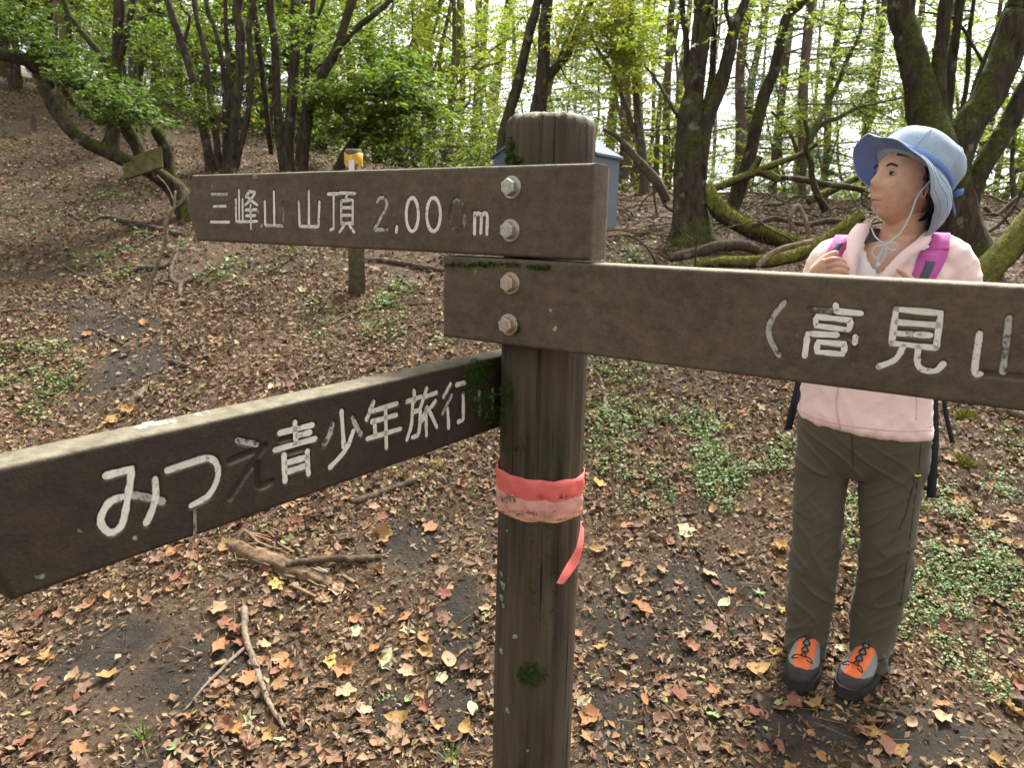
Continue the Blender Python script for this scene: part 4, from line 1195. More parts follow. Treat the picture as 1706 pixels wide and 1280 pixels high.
# ------------------------------------------------------------------ generic background trees, a few meshes shared by many copies
def grow(rng, H, nst, r0, spread, bark_m, leaf_m, nsp, leaf, spray, zlow):
    stems, tips = [], []
    for s in range(nst):
        parts = []; stems.append(parts)
        a = rng.uniform(0, 6.28); lean = rng.uniform(.05, spread)
        p = np.array([rng.normal(0, .12), rng.normal(0, .12), -.3]); pts = [p]; d = nrm([math.cos(a) * lean, math.sin(a) * lean, 1])
        n = 9; h = H * rng.uniform(.75, 1)
        for i in range(n):
            d = nrm(d + rng.normal(0, .10, 3) + np.array([0, 0, .05])); pts.append(pts[-1] + d * h / n)
        rr = r0 * rng.uniform(.6, 1); rad = [rr * (1.5 if i == 0 else 1) * (1 - .85 * i / n) for i in range(n + 1)]
        V, F, P, R = stem_tube(pts, rad, rng, 8, 4, .02); parts.append((V, F))
        for k in range(16):
            j = int(len(P) * rng.uniform(.18, .98)); b = rng.uniform(0, 6.28)
            q = P[j]; L = rng.uniform(.6, 1.8) * (1.1 - .5 * j / len(P))
            e = q + np.array([math.cos(b) * L, math.sin(b) * L, rng.uniform(.1, .8) * L])
            if e[2] < zlow: continue
            V, F, P2, _ = stem_tube([q, (q + e) / 2 + rng.normal(0, .08, 3), e], [R[j] * .5, R[j] * .3, .004], rng, 5, 4, .02); parts.append((V, F))
            tips += [P2[-1], P2[-3], P2[len(P2) // 2]]
    tips = np.array(tips)
    C = tips[rng.integers(0, len(tips), nsp)] + rng.normal(0, .28, (nsp, 3)) * [1.2, 1.2, .6]
    V, F, A, B = sprays(rng, C, spray[0], spray[1], leaf[0], leaf[1])
    out = [('trunk', make_mesh('trunk', *merge(p), M[bark_m])) for p in stems]
    return out + [('crown', make_mesh('crown', V, F, M[leaf_m], False)), ('twigs', make_mesh('twigs', *rods(A, B, .003), M[bark_m]))]

def grow_cedar(rng, H, r0, zlow, n_br):
    pts = [np.array([0, 0, -.5])]
    for i in range(10): pts.append(np.array([rng.normal(0, .04), rng.normal(0, .04), H * (i + 1) / 10]))
    V, F, P, R = stem_tube(pts, [r0 * (1.2 if i == 0 else 1) * (1 - .8 * i / 10) for i in range(11)], rng, 9, 5, .02)
    parts = [(V, F)]; C = []; O = []
    for k in range(n_br):
        z = zlow + (H - zlow) * (k / n_br) ** .9; a = rng.uniform(0, 6.28)
        L = (2.4 * (1 - (z - zlow) / (H - zlow)) + .35) * rng.uniform(.5, 1)
        q = np.array([0, 0, z]); e = q + np.array([math.cos(a) * L, math.sin(a) * L, -.05 * L + rng.normal(0, .15)])
        V, F, P2, _ = stem_tube([q, (q + e) / 2 + [0, 0, -.05], e], [.022, .014, .004], rng, 4, 4, .02); parts.append((V, F))
        m = int(4 + L * 7)
        for t in rng.uniform(.3, 1.05, m):
            C.append(q + (e - q) * t + rng.normal(0, .14, 3) * [1, 1, .7]); O.append([math.cos(a), math.sin(a), -.25])
    for k in range(16):                        # dead stubs below the crown
        z = rng.uniform(1.5, zlow + 1.5); a = rng.uniform(0, 6.28); L = rng.uniform(.2, .9)
        q = np.array([0, 0, z]); e = q + np.array([math.cos(a) * L, math.sin(a) * L, rng.normal(0, .1)])
        V, F, _, _ = stem_tube([q, e], [.012, .003], rng, 3, 3, .01); parts.append((V, F))
    C = np.array(C)
    V, F, A, B = sprays(rng, C, .34, 11, .11, .020, .5, .35, np.array(O))
    return [('trunk', make_mesh('trunk', *merge(parts), M['bark_cedar'])), ('crown', make_mesh('crown', V, F, M['needles'], False))]

def place_copy(name, meshes, x, y, rz, sc, label, cat, group, rng):
    e = empty(name, (x, y, gz(x, y))); e.rotation_euler = (rng.normal(0, .015), rng.normal(0, .015), rz); e.scale = (sc, sc, sc)
    tag(e, label, cat, group)
    for nm, me in meshes:
        o = bpy.data.objects.new(nm, me); link(o, e)
        if nm == 'twigs': o['kind'] = 'stuff'
    return e
def region(px, Y):
    d = 'near' if Y < 16 else 'far'
    for lim, w in ((170, 'beyond the curved maple trunks'), (300, 'behind the upright mossy tree'), (450, 'behind the clump of thin stems'), (620, 'behind the fan of dark stems'), (770, 'behind the broad leaved sapling'), (1000, 'behind the top of the post'), (1140, 'behind the yellow green maple'), (1300, 'beyond the leaning slim tree'), (1470, 'behind the airy green maple')):
        if px < lim: return d + ' ' + w
    return d + ' behind the old maple'
rng = np.random.default_rng(21)
broad = [grow(np.random.default_rng(40 + i), 6.5, k, r, sp, bm, lm, n, (.075, .040), (.36, 13), 1.2) for i, (k, r, sp, bm, lm, n) in enumerate((
    (3, .085, .35, 'bark_moss', 'leaf_light', 640), (2, .10, .22, 'bark_pale', 'leaf_light', 600), (4, .065, .45, 'bark_grey', 'leaf_light', 640), (2, .10, .3, 'bark_dark', 'leaf_light', 640), (3, .07, .3, 'bark_pale', 'leaf_yellow', 560)))]
def xy_at(px, Y): 
    p = at_y(px, 300, Y); return p[0]
bg_spots = [(18, 17), (60, 14.5), (105, 18), (150, 15), (205, 19), (250, 16), (300, 14), (345, 18), (395, 15.5), (440, 13.5), (500, 16.5), (545, 14), (590, 18), (640, 15), (-40, 16), (-90, 14), (75, 21), (180, 23), (280, 22), (420, 21), (560, 22), (690, 17), (725, 14), (770, 18), (840, 16), (930, 14.5), (985, 18), (120, 12.2), (1110, 14), (1420, 16), (1660, 13), (1292, 16), (1232, 20), (1385, 22), (1475, 19), (45, 27), (165, 28), (270, 27), (360, 26), (520, 25)]
for i, (px, Y) in enumerate(bg_spots):
    k = int(rng.integers(0, 5)) if px < 650 else (2, 4, 2)[i % 3]
    place_copy('woodland_tree', broad[k], xy_at(px, Y), Y, rng.uniform(0, 6.28), rng.uniform(.85, 1.25) if Y < 21 else rng.uniform(.75, 1.0),
        ('woodland tree with mossy trunks', 'woodland tree with pale yellowish trunks and light leaves', 'woodland tree with grey stems and light green leaves', 'woodland tree with dark trunks and mid green leaves', 'woodland tree with yellow green leaves and pale trunks')[k] + ' ' + region(px, Y),
        'tree', 'woodland trees ' + region(px, Y), rng)
# low shrubs along the crest on the left
shrubs = [grow(np.random.default_rng(80 + i), 1.7, 6, .018, .9, 'bark_dark', lm, 240, (.065, .036), (.26, 11), .15) for i, lm in enumerate(('leaf_mid', 'leaf_light', 'leaf_dark'))]
for i, (px, Y) in enumerate(((30, 18.5), (140, 18), (230, 17.5), (310, 16.5), (350, 17), (430, 14), (520, 13), (560, 11.5), (640, 11), (700, 10.5), (745, 10.5), (120, 20), (210, 21), (300, 20), (400, 18), (480, 17), (1035, 10.5), (1300, 10.5), (1420, 11), (1680, 10.5))):
    place_copy('shrub', shrubs[i % 3], xy_at(px, Y), Y, rng.uniform(0, 6.28), rng.uniform(.7, 1.2), ('mid green', 'light green', 'dark green')[i % 3] + ' leafy shrub low to the ground ' + region(px, Y), 'shrub', 'shrubs ' + region(px, Y), rng)
cedars = [grow_cedar(np.random.default_rng(60 + i), H_, r_, zl, nb) for i, (H_, r_, zl, nb) in enumerate(((15, .12, 3.2, 50), (17, .14, 4.6, 46), (13, .10, 2.4, 50), (16, .11, 6.0, 38)))]
cedar_spots = [(1040, 13.5), (1060, 17), (1092, 20), (1107, 15), (1226, 14), (1239, 17.5), (1256, 24), (1292, 16.5), (1331, 13.5), (1318, 21), (1374, 16), (1420, 24), (1442, 15), (1500, 18), (1640, 16), (1675, 20), (1705, 14), (1010, 20), (940, 24), (850, 22), (765, 20), (712, 21), (625, 22), (1180, 26), (1350, 27), (1130, 23), (980, 27), (1550, 25)]
for i, (px, Y) in enumerate(cedar_spots):
    place_copy('cedar_tree', cedars[i % 4], xy_at(px, Y), Y, rng.uniform(0, 6.28), rng.uniform(.85, 1.15),
               'tall straight cedar with reddish brown trunk ' + region(px, Y), 'tree', 'cedars ' + region(px, Y), rng)
# ------------------------------------------------------------------ yellow topped stake and old plank
sp = ground_hit(595, 488)
stk = empty('marker_stake', (sp[0], sp[1], gz(sp[0], sp[1])))
tag(stk, 'short round wooden stake with peeling yellow top behind the arm board', 'stake')
r_ = 13.5 * px2m(sp)
zt = at_y(593, 252, sp[1])[2]
rg = np.random.default_rng(31)
V, F = tube([[sp[0], sp[1], sp[2] - .2], [sp[0], sp[1], (sp[2] + zt) / 2], [sp[0] - .005, sp[1], zt - .06]], [r_ * 1.05, r_, r_], 18, True, .02, rg); obj('shaft', V, F, M['stake_wood'], stk)
zy0, zy1 = at_y(593, 277, sp[1])[2], at_y(593, 254, sp[1])[2]
V, F = tube([[sp[0] - .005, sp[1], zt - .065], [sp[0] - .005, sp[1], zt - .004], [sp[0] - .005, sp[1], zt + .012]], [r_ * 1.02, r_ * 1.02, r_ * .9], 18, True, .015, rg); obj('cap', V, F, M['stake_wood'], stk)
an = np.linspace(0, 2 * math.pi, 40, endpoint=False); rr = r_ * 1.09
lo = zy0 - .010 * np.sin(an * 3 + 1) - .006 * np.sin(an * 8); hi = zy1 - .006 + .012 * np.clip(np.sin(an * 2 + 1.9), -1, .3)
V, F = loft([np.stack([sp[0] - .005 + rr * np.cos(an), sp[1] + rr * np.sin(an), z_], -1) for z_ in (lo, (lo + hi) / 2, hi)] + [np.stack([sp[0] - .005 + r_ * np.cos(an), sp[1] + r_ * np.sin(an), z_], -1) for z_ in (hi, lo)], False)
obj('yellow_band', V, F, M['stake_yellow'], stk)
w0 = at_y(586, 292, sp[1] - rr - .004)
V, F = box([w0[0], w0[1], (zy0 + w0[2]) / 2 - .03], .035, .006, .19); obj('white_strip', V, F, M['stake_white'], stk, False)

q = [at_y(a, b, 6.9 + c) for a, b, c in ((203, 267, .0), (268, 243, .12), (271, 277, .10), (207, 298, -.02))]
lt = ground_hit(240, 300)
yq = 6.1
q = [at_y(a, b, yq + c) for a, b, c in ((203, 267, .0), (268, 243, .12), (271, 277, .06), (207, 298, -.06))]
nn = nrm(np.cross(q[1] - q[0], q[3] - q[0])); nn = nn if nn[1] < 0 else -nn
V = q + [p - nn * .03 for p in q]
pk = obj('old_plank', V, [(0, 3, 2, 1), (4, 5, 6, 7), (0, 1, 5, 4), (1, 2, 6, 5), (2, 3, 7, 6), (3, 0, 4, 7)], M['old_plank'], None, False, None, q[3])
tag(pk, 'old mossy green plank propped on the curved maple trunk', 'plank')

# ------------------------------------------------------------------ fallen branches, logs and sticks
def stick(label, pts, mat, lift=0.5, name='fallen_stick', cat='stick', group=None, seed=0, seg=8, forks=(), stand=None, moss=None):
    """pts: (px, py, r_px[, height above ground]) traced where the stick lies on the ground"""
    rng = np.random.default_rng(seed + 500)
    P, R = [], []
    for q in pts:
        h = ground_hit(q[0], q[1]) if stand is None else None
        if h is None: h = at_y(q[0], q[1], stand if stand else 8.0)
        if stand is not None and len(q) > 3: h = at_y(q[0], q[1], stand + q[3])
        r = q[2] * px2m(h)
        P.append(h + np.array([0, 0, r * lift + (q[3] if (len(q) > 3 and stand is None) else 0)])); R.append(r)
    V, F, PP, RR = stem_tube(P, R, rng, seg, 6, .008)
    parts = [(V, F)]
    for fk in forks:
        P2, R2 = [], []
        for q in fk:
            h = ground_hit(q[0], q[1]) if stand is None else at_y(q[0], q[1], stand + (q[3] if len(q) > 3 else 0))
            if h is None: h = at_y(q[0], q[1], 8.0)
            r = q[2] * px2m(h); P2.append(h + np.array([0, 0, r * lift])); R2.append(r)
        V, F, _, _ = stem_tube(P2, R2, rng, seg, 5, .006); parts.append((V, F))
    loc = P[0]
    if len(parts) == 1:
        o = obj(name, parts[0][0], parts[0][1], M[mat], None, True, None, loc)
    else:
        o = empty(name, loc)
        obj('branch', parts[0][0], parts[0][1], M[mat], o)
        for V, F in parts[1:]: obj('fork', V, F, M[mat], o)
    tag(o, label, cat, group)
    if moss:
        k, ln, mt = moss
        AP = np.column_stack([PP, RR]); sel = rng.integers(0, len(AP) - 1, k); f = rng.random((k, 1)); b = AP[sel] * (1 - f) + AP[sel + 1] * f
        d = nrm(PP[-1] - PP[0]); th = rng.uniform(-1.9, 1.9, k); side = nrm(np.cross(d, UP)); up2 = np.cross(side, d)
        n_ = np.cos(th)[:, None] * up2 + np.sin(th)[:, None] * side
        tufts('moss', b[:, :3] + n_ * b[:, 3:4] * .98, n_, mt, o, ln, ln * .35, rng, 3)
    return o
S = stick
S('forked pale brown stick on bare soil in front of the dark arm', [(407, 1022, 6), (408, 1055, 5.5), (414, 1082, 5.5), (424, 1108, 5), (436, 1140, 5), (450, 1175, 4.5), (476, 1215, 3.5)], 'stick_pale', 1.6, seed=1, forks=[[(412, 1083, 3.5), (390, 1100, 3), (365, 1125, 3), (340, 1150, 2.5), (306, 1190, 1.5)]])
rl = empty('rotten_log', tuple(ground_hit(480, 950))); tag(rl, 'broken flaking rotten log half buried in leaf litter', 'log')
_r = np.random.default_rng(8)
_c = [ground_hit(a, b) for a, b in ((372, 903), (400, 916), (440, 932), (480, 948), (520, 962), (556, 975))]
_h = [.012, .030, .036, .032, .026, .010]; _w = [.020, .034, .040, .040, .034, .018]
_ax = nrm(_c[-1] - _c[0]); _sd = nrm(np.cross(_ax, UP)); rr_ = []
for c_, h_, w_ in zip(_c, _h, _w):
    a_ = np.linspace(0, 2 * math.pi, 22, endpoint=False); k_ = 1 + .10 * np.sin(a_ * 7 + h_ * 300) + _r.uniform(-.10, .10, 22)
    rr_.append(c_ + (np.cos(a_) * w_ * k_)[:, None] * _sd + (np.maximum(np.sin(a_), -.5) * h_ * k_)[:, None] * UP)
def _fin(R, k):
    A = np.array(R); t = np.linspace(0, len(A) - 1, (len(A) - 1) * k + 1); return [A[min(int(s_), len(A) - 2)] * (1 - (s_ - min(int(s_), len(A) - 2))) + A[min(int(s_), len(A) - 2) + 1] * (s_ - min(int(s_), len(A) - 2)) + _r.normal(0, .0015, A[0].shape) for s_ in t]
V, F = loft(_fin(rr_, 5)); obj('core', V, F, M['rotten_wood'], rl)
for k_ in range(46):
    t_ = _r.uniform(.15, 1.15); b_ = _c[0] * (1 - t_) + _c[-1] * t_ + _sd * _r.normal(0, .030); b_[2] = gz(b_[0], b_[1]) + (.030 if t_ < .9 else .010) * _r.uniform(.3, 1.0)
    L_ = _r.uniform(.03, .12); d_ = nrm(_ax + _r.normal(0, .16, 3)); w_ = _r.uniform(.004, .012)
    V, F = box(b_, L_, w_, w_ * .45, d_, nrm(np.cross(UP, d_)), nrm(np.cross(d_, np.cross(UP, d_)))); V[[0, 2, 4, 6]] += d_ * _r.uniform(-.012, .012, (4, 1)); obj('splinter', V, F, M['rotten_wood'], rl, False)
S('knobbly grey stick resting across the rotten log', [(478, 958, 5, .035), (510, 953, 5.5, .035), (545, 947, 6, .03), (570, 945, 7, .025), (600, 938, 6, .012), (632, 931, 6, .004)], 'stick_brown', .5, seed=3)
S('thin bent twig at the bottom edge near the forked stick', [(422, 1215, 2.5), (414, 1235, 2.5), (413, 1255, 2.3), (406, 1285, 2)], 'stick_pale', 2.0, seed=4)
S('thick brown stick lying between the dark arm and the post', [(585, 842, 6), (625, 828, 6), (665, 814, 6), (703, 799, 5)], 'stick_brown', .5, seed=5)
S('long curved branch lying on green ground cover behind the post', [(540, 548, 2.5), (570, 532, 2.5), (610, 519, 3), (660, 511, 2.8), (735, 506, 2)], 'stick_brown', .6, seed=6)
S('short bent grey branch under the facing arms', [(664, 462, 3), (680, 478, 3.5), (692, 491, 2.5)], 'stick_brown', .6, seed=7)
S('dark branch lying behind the round stake', [(612, 436, 4), (640, 437, 5), (680, 444, 5), (735, 452, 4)], 'stick_dark', .5, seed=8)
S('slim pale branch standing upright beside the leaning maple', [(292, 318, 1.6, .9), (290, 345, 2.5, .7), (282, 362, 3.2, .6), (276, 380, 3.6, .5), (276, 400, 3.6, .4), (266, 430, 3.6, .25), (257, 455, 3.8, .1), (247, 482, 4, 0), (250, 500, 3, 0)], 'stick_pale', .3, stand=None, seed=9) if False else \
S('slim pale branch standing upright beside the leaning maple', [(292, 318, 1.5), (290, 345, 2.3), (282, 362, 3), (276, 380, 3.4), (276, 400, 3.4), (266, 430, 3.4), (257, 455, 3.6), (247, 482, 3.8), (250, 503, 3)], 'stick_pale', .3, stand=ground_hit(250, 498)[1], seed=9, forks=[[(288, 348, 1.6), (300, 340, 1.3), (316, 322, .9)], [(290, 335, 1.3), (278, 310, 1), (262, 292, .8)], [(290, 340, 1.2), (304, 330, 1), (310, 300, .7)]])
S('dark arched dead branch lying in front of the leaning maple', [(148, 370, 2.5), (180, 364, 3), (212, 372, 5), (245, 381, 5.5), (275, 388, 5.5), (305, 396, 6)], 'stick_dark', .7, seed=10, forks=[[(215, 374, 3), (232, 386, 2.5), (248, 400, 2)], [(275, 390, 3), (250, 398, 2.5), (226, 414, 2)]])
S('short dark forked branch near the upright pale branch', [(212, 458, 4), (235, 450, 5), (262, 450, 4.5), (292, 440, 3)], 'stick_dark', .6, seed=11)
S('crooked grey brown branch under the blunt pointed arm', [(299, 498, 3.5), (302, 478, 4.5), (318, 468, 5.5), (338, 455, 5), (352, 440, 3.5)], 'stick_brown', .7, seed=12, forks=[[(303, 478, 4), (288, 470, 3.6), (286, 448, 3.5), (294, 425, 3), (300, 395, 2.5)]])
S('thin twig lying on the slope left of the pale branch', [(105, 442, 2.5), (125, 456, 2.5), (150, 463, 2.2), (178, 472, 1.8)], 'stick_brown', .6, seed=13)
S('short straight twig high on the left slope', [(104, 350, 2.2), (118, 357, 2.5), (132, 367, 2)], 'stick_brown', .6, seed=14)
S('pale wavy root like stick on green cover beside the post', [(985, 610, 2.5), (1000, 630, 3), (1007, 655, 3), (1010, 685, 4), (1009, 700, 3)], 'stick_pale', .6, seed=15)
S('bent brown branch on green cover behind the tape', [(1020, 668, 4), (1045, 683, 5), (1065, 690, 5), (1083, 703, 5.5), (1086, 722, 5)], 'stick_brown', .6, seed=16)
S('dark twig running from under the orange boots to the right', [(1440, 1175, 4), (1470, 1184, 4), (1500, 1190, 3.5), (1522, 1202, 2.5)], 'stick_dark', .6, seed=17)
S('thin curved twig touching the left boot', [(1228, 1088, 2), (1258, 1082, 2.2), (1285, 1078, 2), (1312, 1058, 1.5)], 'stick_dark', .6, seed=18)
S('stubby dark stick near a pale yellow leaf behind the post', [(1128, 893, 5), (1131, 906, 6), (1130, 922, 5)], 'stick_brown', .5, seed=19)
S('straight brown stick in the green cover right of the trousers', [(1655, 1080, 6), (1680, 1100, 6), (1706, 1122, 5)], 'stick_brown', .5, seed=20)
S('low twig lying on the dark soil at the foot of the picture', [(1005, 1255, 2.5), (1035, 1262, 2.5), (1070, 1268, 2.3), (1100, 1276, 2)], 'stick_brown', .6, seed=21)
S('short grey stub of wood on the trail left of the dark arm', [(278, 603, 4), (296, 607, 5), (318, 613, 3.5)], 'stick_dark', .5, seed=22)
S('weathered stub of wood under golden leaves above the dark arm', [(215, 678, 5), (230, 662, 7), (246, 648, 6)], 'stick_brown', .4, seed=23)
S('long thin twig on the soil by the tape tail', [(696, 1062, 2), (702, 1035, 2.2), (718, 1008, 2.2), (738, 985, 1.5)], 'stick_brown', .6, seed=24)
S('straight twig left of the trousers in green cover', [(1060, 868, 2), (1110, 862, 2.4), (1160, 858, 2)], 'stick_brown', .6, seed=25)
# logs and dead wood right of the post
S('thick fallen log under bright green moss below the maple', [(1178, 316, 9, .25), (1186, 338, 13, .15), (1200, 360, 15, .1), (1226, 378, 15, .05), (1262, 393, 15, 0), (1300, 405, 14, 0), (1332, 413, 10, 0)], 'log_moss', .5, name='mossy_log', cat='log', seed=26, seg=14, moss=(1500, .015, 'moss_bright'), stand=6.1)
S('low mossy log curving up toward the walker', [(1160, 444, 6), (1200, 440, 9), (1250, 440, 10), (1300, 436, 11), (1342, 424, 12), (1372, 408, 12), (1400, 388, 11), (1435, 362, 10)], 'log_moss', .3, name='mossy_log', cat='log', seed=27, seg=14, moss=(1500, .013, 'moss_bright'), stand=5.3)
S('bare dark branch lying in front of the mossy log', [(1115, 432, 7), (1160, 424, 9), (1200, 414, 10), (1240, 412, 9), (1262, 420, 8)], 'stick_dark', .4, seed=28, stand=5.5)
S('pale debarked branch propped against the low mossy log', [(1262, 447, 4), (1276, 432, 5), (1300, 418, 5), (1330, 410, 4.5), (1352, 405, 4)], 'stick_pale', .5, seed=29, stand=5.0)
S('pale hooked dead branch standing above the low log', [(1347, 405, 4), (1346, 385, 4), (1340, 365, 4), (1330, 345, 4), (1322, 352, 4), (1316, 365, 4), (1320, 382, 4)], 'stick_pale', .5, seed=30, stand=5.6)
S('long dead limb slanting down behind the metal box', [(1004, 215, 3), (1028, 228, 4), (1044, 246, 6), (1060, 265, 7), (1075, 282, 8), (1090, 300, 9), (1104, 322, 8), (1112, 338, 7)], 'bark_grey', .2, name='dead_limb', cat='branch', seed=31, stand=6.6, forks=[[(1060, 265, 3), (1085, 290, 3), (1098, 320, 2.5), (1110, 345, 2.5), (1122, 352, 2)], [(1075, 284, 2.5), (1060, 300, 2), (1040, 322, 1.5)], [(1088, 300, 2.5), (1090, 330, 2), (1096, 362, 1.5)], [(1030, 230, 2), (1050, 225, 1.6), (1062, 240, 1.3)], [(1096, 318, 2), (1076, 330, 1.6), (1062, 352, 1.2)]])
S('mossy broken branch reaching right behind the leaning tree', [(1182, 318, 6), (1210, 308, 7), (1240, 296, 7.5), (1262, 287, 7), (1285, 277, 6), (1310, 268, 5), (1335, 258, 4.5), (1362, 240, 4)], 'log_moss', .3, name='dead_limb', cat='branch', seed=32, stand=6.9, forks=[[(1250, 290, 6), (1262, 272, 6), (1266, 262, 6)], [(1262, 287, 7), (1282, 294, 7), (1298, 300, 6)]], moss=(250, .012, 'moss_bright'))
S('long dark mossy limb resting low left of the hat', [(1290, 296, 4), (1330, 300, 5), (1370, 307, 5), (1405, 312, 5), (1440, 318, 5)], 'stick_dark', .3, name='dead_limb', cat='branch', seed=33, stand=7.0)
S('curved mossy stem rising from the crest left of the face', [(1376, 352, 8), (1366, 335, 6), (1358, 318, 6), (1352, 295, 5), (1350, 270, 5), (1342, 250, 4), (1346, 225, 4), (1340, 200, 3)], 'bark_moss', .2, name='dead_limb', cat='branch', seed=34, stand=6.8)
S('dark thin limb crossing behind the low mossy log', [(1255, 378, 4), (1285, 366, 4.5), (1310, 370, 4), (1345, 376, 4), (1380, 370, 5), (1420, 372, 4)], 'stick_dark', .4, name='dead_limb', cat='branch', seed=35, stand=6.0)
S('dark slanting log left of the face', [(1345, 338, 7), (1375, 325, 7), (1400, 312, 6), (1430, 296, 5)], 'log_moss', .3, name='dead_limb', cat='branch', seed=36, stand=7.2)
S('bare bush twig standing in front of the mossy maple', [(1158, 445, 2), (1158, 420, 1.8), (1162, 395, 1.6), (1166, 378, 1.2)], 'stick_dark', .2, seed=37, stand=5.0, forks=[[(1159, 420, 1.4), (1172, 412, 1.2), (1184, 408, 1)], [(1160, 402, 1.2), (1148, 396, 1), (1140, 388, .8)], [(1162, 395, 1), (1172, 388, .8), (1178, 380, .6)]])
S('thin arching stem between the box and the maple', [(1095, 440, 2), (1082, 418, 2), (1066, 402, 1.8), (1046, 390, 1.5)], 'stick_dark', .2, seed=38, stand=5.2)
S('mossy branch lying right of the low arm beside the walker', [(1660, 688, 7), (1680, 690, 8), (1706, 700, 8), (1740, 715, 7)], 'stick_brown', .4, seed=39)
S('dark dead branch behind the leaning trunk at the walker', [(1640, 345, 3), (1655, 360, 4), (1672, 352, 4), (1690, 335, 4), (1715, 318, 3)], 'stick_brown', .4, seed=40, stand=6.4)
S('slanting bare stem rising beside the walker shoulder', [(1628, 395, 3), (1650, 385, 3.5), (1668, 372, 3), (1690, 345, 3), (1712, 300, 2.5)], 'stick_dark', .4, seed=41, stand=6.0)
S('tree stump splinter standing on the left slope', [(55, 222, 6), (55, 205, 4), (55, 188, 2.5)], 'bark_grey', 0, name='stump', cat='stump', seed=42, stand=ground_hit(55, 218)[1])
# random dead sticks on the slope
rng = np.random.default_rng(77)
for i in range(90):
    px, py = rng.uniform(-30, 1740), 300 + 330 * rng.random() ** 1.3
    if px < 330 or (px < 760 and py > 440) or (px > 1000 and py > 340 and (py < 440 or py > 640)):
        h = ground_hit(px, py)
        if h is None or h[1] > 12: continue
        a = rng.uniform(-.6, .6) + (math.pi if rng.random() < .5 else 0); L = rng.uniform(.15, .55); r = rng.uniform(.003, .008)
        pts = []
        for t in np.linspace(-.5, .5, 5):
            x, y = h[0] + math.cos(a) * L * t, h[1] + math.sin(a) * L * t + rng.normal(0, .012); pts.append([x, y, gz(x, y) + r * .7 + .006])
        V, F, _, _ = stem_tube(pts, [r, r, r * .9, r * .7, r * .4], rng, 6, 4, .01)
        mt = ('stick_brown', 'stick_dark', 'stick_pale')[int(rng.integers(0, 3))]
        o = obj('fallen_stick', V, F, M[mt], None, True, None, h)
        tag(o, {'stick_brown': 'small brown dead stick lying loose on the leafy slope', 'stick_dark': 'small dark dead stick lying loose on the leafy slope', 'stick_pale': 'small bleached dead stick lying loose on the leafy slope'}[mt], 'stick', 'loose ' + mt.replace('stick_', '') + ' sticks on the slope')

# tangle of thin dead branches on the crest right of the post
rng = np.random.default_rng(88)
for i in range(64):
    px, py = rng.uniform(1005, 1450), rng.uniform(325, 432)
    if i > 52: px, py = rng.uniform(1640, 1760), rng.uniform(350, 440)
    h = ground_hit(px, py)
    if h is None: continue
    a = rng.uniform(-.9, .9) + (math.pi if rng.random() < .5 else 0); L = rng.uniform(.35, 1.2); r = rng.uniform(.005, .013); up = rng.uniform(.02, .35) if rng.random() < .6 else .02
    pts = []
    for t in np.linspace(0, 1, 6):
        x, y = h[0] + math.cos(a) * L * t + rng.normal(0, .03), h[1] + math.sin(a) * L * t * .6 + rng.normal(0, .03); pts.append(np.array([x, y, gz(x, y) + r + up * math.sin(t * 2.2) + .01]))
    o = empty('dead_branch', tuple(pts[0])); mt = ('stick_brown', 'stick_dark', 'bark_grey')[int(rng.integers(0, 3))]
    V, F, P, R = stem_tube(pts, np.linspace(r, r * .35, 6), rng, 6, 4, .03); obj('branch', V, F, M[mt], o)
    for k in range(int(rng.integers(2, 5))):
        j = int(rng.uniform(.25, .9) * len(P)); q = P[j]; d = nrm(rng.normal(0, 1, 3) * [1, .6, .5] + [0, 0, .45]); l2 = rng.uniform(.10, .38)
        e = q + d * l2; e[2] = max(e[2], gz(e[0], e[1]) + .01)
        V, F, _, _ = stem_tube([q, (q + e) / 2 + rng.normal(0, .02, 3), e], [R[j] * .6, R[j] * .4, .0015], rng, 5, 4, .01); obj('fork', V, F, M[mt], o)
    w_ = 'beside the mossy logs' if px < 1450 else 'beside the leaning mossy tree at the walker'
    tag(o, {'stick_brown': 'thin brown', 'stick_dark': 'thin dark', 'bark_grey': 'thin greyish mossy'}[mt] + ' dead branch in the tangle ' + w_, 'branch', 'tangled dead branches ' + mt + ' ' + w_)

# ------------------------------------------------------------------ leaf litter
_mr = np.random.default_rng(9)
_MW = [(2 * math.pi / l * math.cos(a), 2 * math.pi / l * math.sin(a), p) for l, a, p in zip(_mr.uniform(.35, 1.3, 9), _mr.uniform(0, 6.28, 9), _mr.uniform(0, 6.28, 9))]
def patch(x, y):
    return sum(np.sin(a * x + b * y + p) for a, b, p in _MW) / 3.0
BARE = []                                         # bare trodden soil seen in the photograph: px, py, rx, ry
for px, py, rx, ry in ((330, 1120, 110, 60), (180, 1080, 80, 40), (1200, 985, 120, 40), (1090, 1060, 130, 60), (1030, 1180, 90, 70), (1330, 1210, 130, 40), (240, 610, 70, 30), (180, 545, 70, 22), (640, 1190, 40, 30), (755, 1180, 50, 60), (300, 1260, 90, 40), (1520, 1230, 120, 40), (690, 900, 50, 40), (100, 500, 80, 16), (770, 1040, 30, 70)):
    h = ground_hit(px, py); h2 = ground_hit(px + rx, py); h3 = ground_hit(px, py - ry)
    BARE.append((h[0], h[1], abs(h2[0] - h[0]), abs(h3[1] - h[1]) + .02))
def bare(x, y):
    b = np.zeros_like(x)
    for cx, cy, rx, ry in BARE: b = np.maximum(b, np.exp(-(((x - cx) / rx) ** 2 + ((y - cy) / ry) ** 2) * .8))
    return b
_co = np.empty(len(g.data.vertices) * 3, np.float32); g.data.vertices.foreach_get('co', _co); _co = _co.reshape(-1, 3)
_at = g.data.attributes.new('trodden', 'FLOAT', 'POINT'); _at.data.foreach_set('value', bare(_co[:, 0].astype(float), _co[:, 1].astype(float)).astype(np.float32))
